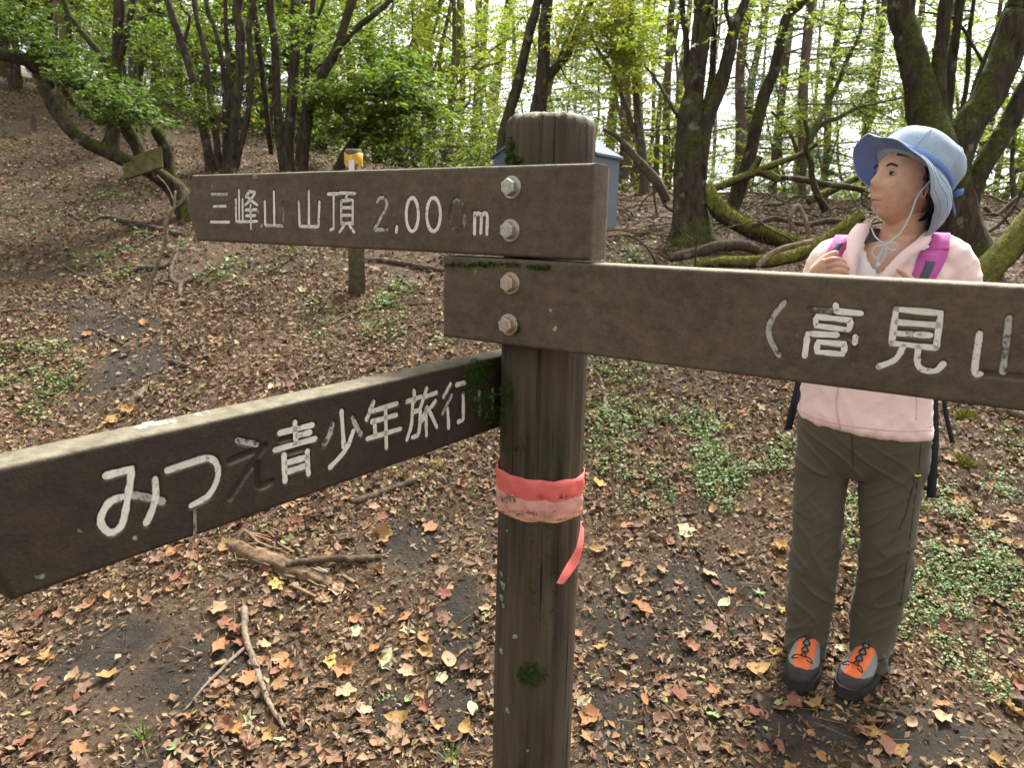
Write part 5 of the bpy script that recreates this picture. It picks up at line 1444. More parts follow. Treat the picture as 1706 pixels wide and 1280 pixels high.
def area(rng, n, y0, y1, pad=.35):
    """points in the picture's wedge of ground (and a margin to each side), uniform in area"""
    y = np.sqrt(rng.uniform(y0 * y0, y1 * y1, n)); x = y * rng.uniform(-.72 - pad / 3, .72 + pad / 3, n) * 1.12
    return x, y
def normals(x, y, e=.03):
    dx = (ground_z(x + e, y) - ground_z(x - e, y)) / (2 * e); dy = (ground_z(x, y + e) - ground_z(x, y - e)) / (2 * e)
    n = np.stack([-dx, -dy, np.ones_like(x)], -1); return n / np.linalg.norm(n, axis=1)[:, None]
rng = np.random.default_rng(12)
LV = []
for n, y0, y1, L0, L1 in ((132000, .95, 3.2, .006, .036), (150000, 3.2, 5.2, .010, .044), (125000, 5.2, 9.5, .017, .055), (52000, 9.5, 19, .035, .095)):
    x, y = area(rng, n, y0, y1)
    keep = rng.random(n) < np.clip(.92 + .32 * patch(x, y) - .92 * bare(x, y), .12, 1)
    x, y = x[keep], y[keep]; n = len(x)
    N = normals(x, y) + rng.normal(0, .5, (n, 3)); a = rng.uniform(0, 6.28, n)
    D = np.stack([np.cos(a), np.sin(a), np.zeros(n)], -1); D = D - N * np.sum(D * N, 1)[:, None] / np.sum(N * N, 1)[:, None]
    L = L0 + (L1 - L0) * rng.random(n) ** 2.3; Wd = L * rng.uniform(.14, .75, n)
    P = np.stack([x, y, ground_z(x, y) + rng.uniform(.001, .012, n) * (L / .03)], -1)
    LV.append(leaf_mesh(P, D, N, L, Wd, .25))
    LV[-1][0].reshape(-1, 4, 3)[:, 1, 2] += rng.uniform(-.3, .5, n) * L * .3
V, F = merge(LV)
o = obj('leaf_litter', V, F, M['litter'], None, False); tag(o, 'crushed brown leaf litter covering the slope', 'leaf litter', kind='stuff')
# fine twigs
parts = []
n = 5200; x, y = area(rng, n, .95, 8); a = rng.uniform(0, 6.28, n); L = rng.uniform(.02, .11, n) * (0.7 + y / 6)
A = np.stack([x - np.cos(a) * L / 2, y - np.sin(a) * L / 2, np.zeros(n)], -1); B = np.stack([x + np.cos(a) * L / 2, y + np.sin(a) * L / 2, np.zeros(n)], -1)
A[:, 2] = ground_z(A[:, 0], A[:, 1]) + .004 + rng.uniform(0, .008, n); B[:, 2] = ground_z(B[:, 0], B[:, 1]) + .004 + rng.uniform(0, .012, n)
V, F = rods(A, B, rng.uniform(.0007, .0022, n)); o = obj('twig_litter', V, F, M['litter'], None, False); tag(o, 'scatter of fine broken twigs on the forest floor', 'twigs', kind='stuff')
# clods and crumbs of bare soil
n = 9000; x, y = area(rng, n, .95, 3.6); k = rng.random(n) < .15 + bare(x, y); x, y = x[k], y[k]; n = len(x)
oc = np.array([[1, 0, 0], [0, 1, 0], [-1, 0, 0], [0, -1, 0], [0, 0, .8], [0, 0, -.8]]); of = np.array([[0, 1, 4], [1, 2, 4], [2, 3, 4], [3, 0, 4], [1, 0, 5], [2, 1, 5], [3, 2, 5], [0, 3, 5]])
s = .0015 + .006 * rng.random(n) ** 3
V = (oc[None] * s[:, None, None] * rng.uniform(.6, 1.3, (n, 6, 1)) + np.stack([x, y, ground_z(x, y) + s * .3], -1)[:, None]).reshape(-1, 3); F = (of[None] + (np.arange(n) * 6)[:, None, None]).reshape(-1, 3)
o = obj('soil_crumbs', V, F, M['soil'], None, False); tag(o, 'crumbs of dark soil on the trodden ground', 'soil', kind='stuff')

# ------------------------------------------------------------------ green ground cover
rng = np.random.default_rng(14)
GC = [(1090, 740, 130, 60, 1.0), (1200, 760, 110, 50, 1.0), (1060, 680, 80, 40, .8), (1250, 830, 80, 40, .8), (1100, 830, 70, 40, .6), (1620, 900, 110, 90, .9), (1660, 1020, 100, 80, 1.0), (1560, 980, 50, 70, .7), (1680, 1120, 60, 50, .7), (1610, 1060, 60, 60, .7),
      (1430, 800, 60, 60, .9), (1430, 920, 40, 60, .7), (40, 610, 90, 40, .7), (60, 660, 90, 40, .5), (600, 520, 90, 26, .9), (660, 490, 70, 22, .7), (560, 560, 70, 20, .5), (690, 570, 60, 20, .5), (370, 470, 40, 18, .9), (380, 460, 60, 14, .5), (1030, 620, 60, 26, .8), (1060, 425, 60, 20, .7), (1100, 440, 60, 14, .7), (30, 250, 120, 24, .35), (120, 340, 120, 40, .3), (60, 420, 100, 40, .25), (230, 420, 80, 30, .25), (470, 440, 90, 20, .4), (640, 1180, 20, 14, .4), (180, 440, 80, 30, .3), (690, 780, 60, 30, .2), (700, 840, 40, 24, .2), (1330, 740, 60, 60, .8), (1690, 760, 60, 50, .4), (1480, 1010, 60, 60, .5), (1255, 300, 60, 20, .5), (1360, 330, 60, 16, .4), (1030, 340, 40, 24, .6), (720, 280, 60, 12, .5), (580, 280, 60, 12, .4)]
CX = []; 
for px, py, rx, ry, w in GC:
    n = int(1.0 * rx * ry * w * .105)
    k = 0
    for _ in range(n):
        a, r = rng.uniform(0, 6.28), math.sqrt(rng.random()); qx, qy = px + rx * r * math.cos(a) * 1.1, py + ry * r * math.sin(a) * 1.1
        CX.append((qx, qy))
CX = np.array(CX)
# march all rays against the smooth ground together
Dv = Fv[None] * FPX + CR[None] * (CX[:, :1] - W / 2) - CU[None] * (CX[:, 1:] - H / 2); Dv = Dv / Dv[:, 1:2]
lo = np.full(len(CX), .8); hi = np.full(len(CX), 12.0)
for _ in range(36):
    mid = (lo + hi) / 2; q = CAM + Dv * mid[:, None]; under = q[:, 2] < ground_z(q[:, 0], q[:, 1]); hi = np.where(under, mid, hi); lo = np.where(under, lo, mid)
Q = CAM + Dv * hi[:, None]; Q = Q[hi < 11.5]
keep = rng.random(len(Q)) < np.clip(.42 + .75 * patch(Q[:, 0] * 2.6, Q[:, 1] * 2.6), .03, 1); Q = Q[keep]
per = 6
C = np.repeat(Q, per, 0); n = len(C); sc = np.repeat(rng.uniform(.6, 1.3, len(Q)), per) * np.clip(C[:, 1] / 3.0, .8, 2.2)
a = rng.uniform(0, 6.28, n); hh = rng.uniform(.004, .028, n) * sc
P = C + np.stack([np.cos(a) * .010 * sc, np.sin(a) * .010 * sc, hh], -1); P[:, 2] = np.maximum(P[:, 2], ground_z(P[:, 0], P[:, 1]) + .004)
D = np.stack([np.cos(a), np.sin(a), rng.normal(.1, .3, n)], -1); N = np.stack([rng.normal(0, .35, n), rng.normal(0, .35, n), np.ones(n)], -1)
L = rng.uniform(.008, .016, n) * sc; V, F = leaf_mesh(P, D, N, L, L * .85, .12)
o = obj('ground_cover', V, F, M['groundcover'], None, False); tag(o, 'low small leaved green ground cover spreading over the soil', 'ground cover', kind='stuff')
# grass tufts
def grass_tuft(label, px, py, n, h, seed):
    r = np.random.default_rng(seed); b = ground_hit(px, py); a = r.uniform(0, 6.28, n); tilt = r.uniform(.2, 1.1, n)
    D = np.stack([np.cos(a) * tilt, np.sin(a) * tilt, np.ones(n)], -1); N = np.stack([-np.cos(a), -np.sin(a), tilt], -1)
    P = b + np.stack([np.cos(a) * .006, np.sin(a) * .006, np.zeros(n) - .002], -1)
    V, F = leaf_mesh(P, D, N, h * r.uniform(.5, 1.1, n), np.full(n, .0045), .15)
    o = obj('grass_tuft', V, F, M['grass'], None, False, None, b); tag(o, label, 'grass')
grass_tuft('small grass tuft at the lower left on bare soil', 238, 1232, 34, .06, 1)
grass_tuft('grass tuft growing by the stick between arm and post', 735, 780, 26, .06, 2)
grass_tuft('grass tuft at the very foot of the photograph left of the post', 752, 1272, 18, .06, 3)
grass_tuft('grass tuft left of the tape on dark soil', 792, 830, 24, .05, 4)
grass_tuft('grass tuft near the curved branch behind the post', 705, 800, 20, .045, 5)
# shrubby seedlings on the slope and mossy stones right of the walker
for i, (px, py, rx, ry) in enumerate(((1610, 696, 20, 15), (1604, 768, 22, 9), (1640, 455, 30, 20))):
    b = ground_hit(px, py); s = px2m(b); r = np.random.default_rng(90 + i)
    u = np.linspace(0, math.pi / 2, 8); ph = np.linspace(0, 2 * math.pi, 18, endpoint=False)
    rings = [np.stack([b[0] + rx * s * np.cos(t_) * np.cos(ph) * (1 + .12 * np.sin(ph * 3 + i)), b[1] + rx * s * .8 * np.cos(t_) * np.sin(ph), b[2] - .02 + ry * s * 1.1 * np.sin(t_) + .006 * np.sin(ph * 5 + t_ * 4)], -1) for t_ in u]
    V, F = loft(rings); o = empty('mossy_stone', b); tag(o, ('bright mossy mound under the long arm right of the jacket', 'flat mossy mound beside the hanging black strap', 'mossy mound at the foot of the leaning trunk')[i], 'stone')
    obj('stone', V, F, M['log_moss'], o)
    k = 420; t_ = r.uniform(.1, 1.5, k); p_ = r.uniform(0, 6.28, k); n_ = np.stack([np.cos(t_) * np.cos(p_), np.cos(t_) * np.sin(p_), np.sin(t_)], -1)
    tufts('moss', b + n_ * [rx * s, rx * s * .8, ry * s * 1.05] - [0, 0, .02], n_, 'moss_bright', o, .014, .005, r, 3)

# ------------------------------------------------------------------ single fallen leaves
def leaf_shape(kind, rng):
    """a curled leaf of unit length, its stalk end at the origin"""
    if kind == 'maple':
        tips = [(-2.2, .55), (-1.25, .92), (-.45, .0), (0, 1.0), (.62, .0), (1.25, .92), (2.2, .55)]
        out = [(-2.75, .22)]
        lob = [(-2.1, .62), (-1.08, .95), (0.0, 1.05), (1.08, .95), (2.1, .62)]
        for i, (a, r) in enumerate(lob):
            r *= rng.uniform(.85, 1.1)
            out += [(a - .22, r * .66), (a, r), (a + .22, r * .66)]
            if i < 4: out.append(((a + lob[i + 1][0]) / 2, .40))
        out.append((2.75, .22))
        pts = np.array([(r * math.sin(a), r * math.cos(a)) for a, r in out]) * .55 + [0, .42]
        C0 = np.array([0, .36])
    elif kind == 'oval':
        t_ = np.linspace(0, 1, 9); w = .30 * np.sin(np.pi * t_ ** .8) ** .9
        pts = np.concatenate([np.stack([w, t_], -1), np.stack([-w[-2:0:-1], t_[-2:0:-1]], -1)]); C0 = np.array([0, .45])
    else:                                          # broad toothed
        an = np.linspace(0, 2 * math.pi, 16, endpoint=False); r = .46 * (1 + .22 * np.sin(an * 5 + rng.uniform(0, 6))) * rng.uniform(.85, 1.12, 16)
        pts = np.stack([r * np.sin(an) * .85, .48 + r * np.cos(an)], -1); C0 = np.array([0, .48])
    k = len(pts); mid = C0 + (pts - C0) * .55
    XY = np.vstack([pts, mid, [C0]])
    a, b, c_ = rng.uniform(-.2, .75), rng.uniform(-.3, .6), rng.uniform(-.5, .5)
    Z = a * XY[:, 0] ** 2 * 1.3 + b * (XY[:, 1] - .45) ** 2 + c_ * XY[:, 0] * (XY[:, 1] - .4) + .02 * rng.normal(size=len(XY)) + np.concatenate([rng.uniform(-.02, .12, k), np.zeros(k + 1)])
    Z -= Z.min() * .7
    F = [(i, (i + 1) % k, k + (i + 1) % k, k + i) for i in range(k)] + [(k + i, k + (i + 1) % k, 2 * k) for i in range(k)]
    V = np.column_stack([XY - [0, .45], Z])
    # stalk
    sv, sf = tube([[0, C0[1] - .45 - .02, .03], [.02, -.55, .03], [.05, -.78, .06]], [.012, .012, .009], 3, False)
    F = F + [tuple(i + len(V) for i in f) for f in sf]; V = np.vstack([V, sv])
    return V, F
rng = np.random.default_rng(17)
kinds = ('yellow', 'golden', 'orange', 'red', 'brown', 'tan', 'green', 'pale')
LM = {}
for kd in kinds:
    for j in range(5):
        shp = ('maple', 'broad', 'oval', 'broad', 'broad')[j] if kd not in ('green', 'pale') else ('oval', 'broad', 'maple', 'oval', 'broad')[j]
        V, F = leaf_shape(shp, rng); LM[kd, j] = (make_mesh('fallen_leaf', V, F, M['fallen_' + kd], True), shp)
# the many whole dull leaves past the singled out ones: one mass
r2 = np.random.default_rng(55); shp_ = []
for j in range(8):
    V, F = leaf_shape(('broad', 'maple', 'broad', 'oval')[j % 4], r2); m_ = max(i for f in F[:-6] for i in f) + 1; F = [f for f in F if max(f) < m_]; nv_ = len(V) - 9
    shp_.append((V[:nv_], tris_of([f for f in F if max(f) < nv_])))
big = []
for n, y0, y1 in ((1900, .95, 3.4), (1500, 3.4, 6.5)):
    x, y = area(r2, n, y0, y1); k = r2.random(n) < np.clip(.8 + .4 * patch(x, y) - .85 * bare(x, y), .08, 1); x, y = x[k], y[k]; z = ground_z(x, y); N = normals(x, y) + r2.normal(0, .33, (len(x), 3))
    for i in range(len(x)):
        V, F = shp_[int(r2.integers(0, 8))]; nn = nrm(N[i]); a = r2.uniform(0, 6.28); d = nrm(np.cross(nn, [math.cos(a), math.sin(a), 0])); e = np.cross(nn, d); L = r2.uniform(.028, .062)
        big.append((np.array([x[i], y[i], z[i] + .008]) + L * (V[:, :1] * d + V[:, 1:2] * e + V[:, 2:] * nn * r2.uniform(.5, 1.6)), F))
V, F = merge(big); o = obj('leaf_carpet', V, F, M['litter_leaf'], None, True); tag(o, 'carpet of whole dull brown fallen leaves on the slope', 'leaf litter', kind='stuff')
words = dict(yellow='yellow', golden='golden brown', orange='orange', red='reddish brown', brown='dull brown', tan='pale tan', green='green', pale='pale greenish yellow')
count = [0]
def drop_leaf(px, py, size_px, kd, j=None):
    h = ground_hit(px, py)
    if h is None or h[1] > 9: return
    j = int(rng.integers(0, 5)) if j is None else j
    me, shp = LM[kd, j]
    o = bpy.data.objects.new('fallen_leaf', me); L = size_px * px2m(h)
    L = min(max(L, .030), .105)
    n = Vector(nrm(ground_normal(h[0], h[1]) + rng.normal(0, .22, 3)))
    qd = n.to_track_quat('Z', 'Y'); o.rotation_mode = 'QUATERNION'
    o.rotation_quaternion = qd @ Matrix.Rotation(rng.uniform(0, 6.28), 3, 'Z').to_quaternion()
    o.scale = (L, L, L * rng.uniform(.6, 1.4)); o.location = h + np.array([0, 0, .006 + .05 * L])
    COL.objects.link(o)
    shape = dict(maple='lobed', broad='broad crinkled', oval='narrow oval')[shp]
    where = 'in front of the dark arm' if (px < 820 and py > 860) else 'on the slope left of the post' if px < 820 else 'around the boots' if (px > 1230 and py > 980) else 'in the green cover behind the post' if py < 860 else 'on dark soil beside the post' if px < 1230 else 'in the green cover by the trousers'
    tag(o, '%s %s fallen leaf %s' % (words[kd], shape, where), 'leaf', '%s %s fallen leaves %s' % (words[kd], shape, where)); count[0] += 1
for px, py, s, kd in ((998, 810, 26, 'yellow'), (1211, 716, 26, 'yellow'), (1140, 890, 36, 'pale'), (1259, 1121, 46, 'golden'), (972, 1174, 32, 'pale'), (1190, 1198, 34, 'green'), (1044, 880, 26, 'orange'), (1301, 917, 26, 'yellow'), (1131, 975, 16, 'orange'), (1206, 1009, 28, 'pale'), (1264, 993, 26, 'green'), (1296, 1177, 20, 'green'), (1360, 1177, 34, 'golden'), (1307, 730, 22, 'yellow'), (1057, 823, 18, 'orange'), (993, 759, 20, 'brown'), (1301, 1020, 26, 'yellow'), (1285, 880, 24, 'orange'),
    (460, 978, 28, 'yellow'), (639, 897, 38, 'golden'), (545, 929, 20, 'orange'), (491, 875, 32, 'red'), (631, 1020, 30, 'golden'), (592, 1038, 28, 'orange'), (592, 1056, 26, 'pale'), (414, 1135, 38, 'orange'), (747, 1107, 42, 'tan'), (737, 1134, 26, 'pale'), (680, 1125, 32, 'tan'), (664, 1203, 42, 'golden'), (708, 1186, 40, 'red'), (703, 1162, 30, 'orange'), (607, 1191, 28, 'pale'), (680, 1169, 22, 'green'), (495, 1198, 30, 'red'), (465, 1144, 26, 'orange'), (414, 1204, 32, 'pale'), (468, 1238, 30, 'pale'), (740, 991, 30, 'red'), (374, 1043, 30, 'orange'), (394, 1053, 28, 'red'), (624, 1085, 24, 'orange'), (705, 1068, 30, 'orange'), (643, 1112, 24, 'pale'), (550, 1105, 28, 'yellow'), (377, 917, 32, 'golden'), (805, 1120, 24, 'tan'),
    (212, 684, 32, 'golden'), (291, 925, 34, 'orange'), (293, 966, 26, 'red'), (194, 588, 20, 'pale'), (264, 653, 24, 'pale'), (102, 601, 16, 'orange'), (264, 989, 28, 'tan'), (189, 705, 38, 'golden'), (145, 560, 18, 'orange'), (240, 540, 20, 'orange'), (1480, 660, 20, 'yellow'), (1545, 720, 24, 'orange'), (1600, 840, 28, 'orange'), (1680, 870, 30, 'tan'), (1640, 880, 30, 'golden'), (1660, 1140, 40, 'tan'), (1570, 1200, 36, 'tan'), (1690, 1190, 40, 'golden'), (1460, 1225, 42, 'golden'), (1300, 945, 22, 'golden'), (1400, 1085, 26, 'pale'), (1310, 1100, 24, 'golden'), (1290, 1090, 26, 'golden'), (1600, 910, 30, 'golden'), (120, 1190, 34, 'brown'), (40, 1240, 36, 'red'), (90, 1100, 32, 'orange'), (20, 1080, 30, 'tan'), (150, 1010, 30, 'orange'), (180, 1130, 34, 'golden'), (60, 1030, 28, 'red'), (130, 1255, 34, 'orange'), (290, 1250, 30, 'green'), (140, 1150, 28, 'brown'), (1100, 1100, 28, 'brown'), (1040, 990, 28, 'tan'), (1180, 960, 28, 'tan'), (960, 1060, 24, 'orange')):
    drop_leaf(px, py, s, kd)
tries = 0
while count[0] < 296 and tries < 3000:
    tries += 1
    px, py = rng.uniform(-20, 1726), 440 + 850 * rng.random() ** .75
    h = ground_hit(px, py)
    if h is None or h[1] > 6: continue
    if rng.random() < .55 * float(bare(np.array([h[0]]), np.array([h[1]]))[0]): continue
    if 1306 < px < 1560 and 650 < py < 1170: continue
    s = rng.uniform(.035, .075) / px2m(h)
    drop_leaf(px, py, s, str(rng.choice(kinds, p=(.06, .11, .18, .15, .24, .17, .03, .06))))
# ------------------------------------------------------------------ the walker
from mathutils.bvhtree import BVHTree
PSI = math.radians(23)
E1 = np.array([math.cos(PSI), -math.sin(PSI), 0]); E2 = np.array([math.sin(PSI), math.cos(PSI), 0])   # to her left, and behind her
fa, fb = ground_hit(1342, 1120), ground_hit(1440, 1125)
YB = (fa[1] + fb[1]) / 2 + 0.05
BC = at_y(1425, 900, YB)
BN = E2
def onb(px, py, d=0.0):
    """pixel to the upright plane through her body that faces the camera; d is metres behind (+) or in front (-)"""
    p0 = np.array([BC[0], BC[1], 0]) + E2 * d
    return at_plane(px, py, p0, BN)
def proj(V):
    V = np.asarray(V) - CAM
    z = V @ Fv
    return np.stack([W / 2 + FPX * (V @ CR) / z, H / 2 - FPX * (V @ CU) / z], -1)
def ring(c, hw, hd, n=40, pw=2.3, tilt=0.0, e1=E1, e2=E2):
    a = np.linspace(0, 2 * math.pi, n, endpoint=False)
    ca, sa = np.cos(a), np.sin(a)
    x = np.sign(ca) * np.abs(ca) ** (2 / pw) * hw; y = np.sign(sa) * np.abs(sa) ** (2 / pw) * hd
    R = c + x[:, None] * e1 + y[:, None] * e2
    R[:, 2] += tilt * x
    return R
def rings_px(rows, n=40, pw=2.3):
    out = []
    for r in rows:
        py, xl, xr, hd = r[:4]; d = r[4] if len(r) > 4 else 0.0; tl = r[5] if len(r) > 5 else 0.0
        a, b = onb(xl, py, d), onb(xr, py, d)
        c = (a + b) / 2; c[2] = (a[2] + b[2]) / 2
        out.append(ring(c, np.linalg.norm((b - a)[:2]) / 2, hd, n, pw, tl))
    return out
def finer(rings, k=3):
    A = np.array(rings); n = len(A)
    t = np.linspace(0, n - 1, (n - 1) * k + 1)
    out = []
    for s in t:
        i = min(int(s), n - 2); f = s - i
        p0, p1, p2, p3 = A[max(i - 1, 0)], A[i], A[i + 1], A[min(i + 2, n - 1)]
        out.append(0.5 * (2 * p1 + (p2 - p0) * f + (2 * p0 - 5 * p1 + 4 * p2 - p3) * f * f + (3 * p1 - p0 - 3 * p2 + p3) * f ** 3))
    return out
def fuse(name, parts, mat, voxel, parent, smooth=4, sm=.5, disp=None, cut=None):
    """joins closed shells into one continuous skin (voxel remesh), smooths it, displaces folds, cuts openings"""
    mb = MB()
    for V, F in parts: mb.add(V, F)
    me = bpy.data.meshes.new('tmp'); me.from_pydata([tuple(v) for v in mb.verts()], [], mb.F); me.update()
    bm = bmesh.new(); bm.from_mesh(me); bmesh.ops.recalc_face_normals(bm, faces=bm.faces); bm.to_mesh(me); bm.free()
    o = bpy.data.objects.new('tmp', me); COL.objects.link(o)
    md = o.modifiers.new('r', 'REMESH'); md.mode = 'VOXEL'; md.voxel_size = voxel; md.adaptivity = 0
    if smooth:
        ms = o.modifiers.new('s', 'SMOOTH'); ms.iterations = smooth; ms.factor = sm
    dg = bpy.context.evaluated_depsgraph_get(); dg.update()
    m2 = bpy.data.meshes.new_from_object(o.evaluated_get(dg))
    n = len(m2.vertices); V = np.empty(n * 3); m2.vertices.foreach_get('co', V); V = V.reshape(-1, 3)
    Nn = np.empty(n * 3); m2.vertices.foreach_get('normal', Nn); Nn = Nn.reshape(-1, 3)
    F = [tuple(p.vertices) for p in m2.polygons]
    bpy.data.objects.remove(o); bpy.data.meshes.remove(me); bpy.data.meshes.remove(m2)
    if disp is not None: V = V + Nn * disp(V, Nn)[:, None]
    if cut is not None:
        k = cut(V); F = [f for f in F if not all(k[i] for i in f)]
        used = np.unique(np.concatenate([np.array(f) for f in F])); mp = -np.ones(len(V), int); mp[used] = np.arange(len(used)); V = V[used]; F = [tuple(mp[i] for i in f) for f in F]
    ob = obj(name, V, F, M[mat], parent) if name else None
    return ob, V, F
def inpoly(P, poly):
    x, y = P[:, 0], P[:, 1]; inside = np.zeros(len(P), bool); n = len(poly)
    for i in range(n):
        x1, y1 = poly[i]; x2, y2 = poly[(i + 1) % n]
        c = ((y1 > y) != (y2 > y)) & (x < (x2 - x1) * (y - y1) / (y2 - y1 + 1e-9) + x1); inside ^= c
    return inside
def bvh_of(V, F): return BVHTree.FromPolygons([tuple(v) for v in V], F)
def hit(bv, px, py):
    d = nrm(ray(px, py)); r = bv.ray_cast(Vector(CAM), Vector(d))
    return (np.array(r[0]), np.array(r[1])) if r[0] is not None else None
def cord(mb, pts, r, seg=6, per=4, mi=0):
    P = catmull(pts, per); V, F = tube(P, r, seg); mb.add(V, F, mi)
def strip(mb, L, R_, nrm_v, th=.002, mi=0):
    """flat band between two edge polylines"""
    L = np.asarray(L); R_ = np.asarray(R_); n = len(L); N = np.asarray(nrm_v) * np.ones((n, 1))
    V = np.concatenate([L + N * th, R_ + N * th, L, R_])
    F = []
    for i in range(n - 1):
        F += [(i, i + 1, n + i + 1, n + i), (2 * n + i, 3 * n + i, 3 * n + i + 1, 2 * n + i + 1), (i, 2 * n + i, 2 * n + i + 1, i + 1), (n + i, n + i + 1, 3 * n + i + 1, 3 * n + i)]
    F += [(0, n, 3 * n, 2 * n), (n - 1, 3 * n - 1, 4 * n - 1, 2 * n - 1)]
    mb.add(V, F, mi)

foot = at_y(1395, 1130, YB)
person = empty('person', (foot[0], foot[1], gz(foot[0], foot[1])))
tag(person, 'person in pink jacket, blue sun hat and olive trousers holding pack straps', 'person')

# --- head frame: face turned toward the left of the picture and a little up
HC = onb(1512, 306, -.02)
Fh = nrm(-E1 * .80 - E2 * .55 + UP * .26)
Rh = nrm(np.cross(Fh, UP))           # her right side
Uh = np.cross(Rh, Fh)
def head_pts():
    nu, nv = 64, 48
    u = np.linspace(0, 2 * math.pi, nu, endpoint=False); v = np.linspace(0.02, math.pi - .02, nv)
    rows = []
    for th in v:
        f = np.sin(th) * np.cos(u); r = np.sin(th) * np.sin(u); uu = np.full(nu, np.cos(th))
        x = f * .096; y = r * .076; z = uu * .118
        low = np.clip(-uu, 0, 1)
        y = y * (1 - .30 * low ** 1.5); x = np.where(x < 0, x * (1 - .45 * low ** 1.2), x * (1 - .10 * low ** 3))
        g = lambda a, b, sa, sb: np.exp(-((y - a) / sa) ** 2 - ((z - b) / sb) ** 2) * (f > 0)
        x = x + .015 * g(0, -.030, .013, .013) + .009 * g(0, -.012, .010, .022) + .004 * g(0, .03, .05, .012)
        for s in (-1, 1): x = x - .012 * g(s * .031, .002, .016, .012) + .004 * g(s * .042, -.03, .02, .02)
        x = x + .007 * g(0, -.062, .021, .0065) + .007 * g(0, -.074, .018, .0065) - .004 * g(0, -.068, .022, .003) + .008 * g(0, -.100, .02, .014)
        rows.append(HC + x[:, None] * Fh + y[:, None] * Rh + z[:, None] * Uh)
    return loft(rows[::-1])
parts = [head_pts()]
for s in (-1, 1):                    # ears
    c = HC + Rh * s * .074 - Fh * .012 - Uh * .012
    rr = []
    for t_, w in ((-1, .3), (-.6, .85), (0, 1), (.5, .8), (1, .4)):
        rr.append(ring(c + Rh * s * t_ * .010 - Fh * .004 * abs(t_), .017 * w, .031 * w, 16, 2, 0, Fh, Uh))
    parts.append(loft(rr))
neck0 = HC - Uh * .062 - Fh * .028; neck1 = onb(1503, 392, .01); neck2 = onb(1496, 440, .0)
parts.append(tube(catmull([neck0, (neck0 + neck1) / 2, neck1, neck2], 4), np.linspace(.052, .062, 13), 24))
# torso, arms, legs under the clothes
parts.append(loft(finer(rings_px([(404, 1452, 1540, .055), (425, 1395, 1580, .075), (470, 1385, 1570, .092), (560, 1382, 1545, .095), (640, 1385, 1530, .085), (700, 1365, 1530, .09), (735, 1370, 1520, .075)]), 2)))
ARMS = {}
for key, pts in (('r', [onb(1382, 436, .0), onb(1358, 520, .01), onb(1346, 590, -.03), onb(1340, 535, -.12), onb(1346, 474, -.165)]),
                 ('l', [onb(1582, 432, .0), onb(1604, 520, .01), onb(1606, 592, -.03), onb(1568, 540, -.12), onb(1528, 492, -.165)])):
    ARMS[key] = pts; P = catmull(pts, 6); R = np.interp(np.linspace(0, 1, len(P)), [0, .25, .5, .75, 1], [.030, .042, .038, .034, .025])
    parts.append(tube(P, R, 20))
for pts in ([onb(1372, 770), onb(1360, 900, -.012), onb(1352, 1000), onb(1345, 1120, .02)], [onb(1486, 770), onb(1478, 900, -.012), onb(1464, 1000), onb(1450, 1125, .02)]):
    P = catmull(pts, 6); parts.append(tube(P, np.interp(np.linspace(0, 1, len(P)), [0, .35, .6, .8, 1], [.066, .052, .045, .042, .032]), 20))
# hands: palm and five bent fingers each
def finger(pts, r0, r1): 
    P = catmull(pts, 4); parts.append(tube(P, np.linspace(r0, r1, len(P)), 10))
    parts.append(tube([P[-1] - nrm(P[-1] - P[-2]) * .001, P[-1] + nrm(P[-1] - P[-2]) * r1 * .8], [r1, r1 * .45], 10))
hd = -.175
w = onb(1346, 470, hd + .01); kn = [onb(1372 + 2 * i, 436 + 9.5 * i, hd - .004 + .003 * i) for i in range(4)]
parts.append(loft([ring(w, .024, .016, 18, 2.2, 0, nrm(kn[0] - kn[3]), E2), ring((w * .5 + (kn[1] + kn[2]) / 4), .034, .017, 18, 2.4, 0, nrm(kn[0] - kn[3]), E2), ring((kn[1] + kn[2]) / 2, .036, .013, 18, 2.6, 0, nrm(kn[0] - kn[3]), E2)]))
for i, (k, L) in enumerate(zip(kn, (1.0, 1.08, 1.0, .8))):
    ax, ay = 1372 + 2 * i, 436 + 9.5 * i
    finger([k, onb(ax + 17 * L, ay - 5, hd - .012), onb(ax + 30 * L, ay - 2, hd + .004), onb(ax + 36 * L, ay + 3, hd + .024)], .0078, .0064)
finger([onb(1352, 452, hd + .006), onb(1368, 434, hd + .022), onb(1384, 424, hd + .03), onb(1394, 421, hd + .034)], .0105, .0080)
w = onb(1528, 492, -.17); kn = [onb(1512 - 3 * i, 472 + 9 * i, -.182) for i in range(4)]
parts.append(loft([ring(w, .024, .016, 18, 2.2, 0, nrm(kn[0] - kn[3]), E2), ring((w * .5 + (kn[1] + kn[2]) / 4), .034, .017, 18, 2.4, 0, nrm(kn[0] - kn[3]), E2), ring((kn[1] + kn[2]) / 2, .036, .013, 18, 2.6, 0, nrm(kn[0] - kn[3]), E2)]))
for i, (k, L) in enumerate(zip(kn, (1.0, 1.08, 1.0, .8))):
    ax, ay = 1512 - 3 * i, 472 + 9 * i
    finger([k, onb(ax - 16 * L, ay - 2, -.186), onb(ax - 26 * L, ay + 4, -.168), onb(ax - 28 * L, ay + 10, -.150)], .0078, .0064)
finger([onb(1527, 480, -.175), onb(1518, 467, -.178), onb(1508, 458, -.180), onb(1497, 449, -.180)], .0108, .0080)
body, bV, bF = fuse('body', parts, 'skin', .0033, person, 2, .45)

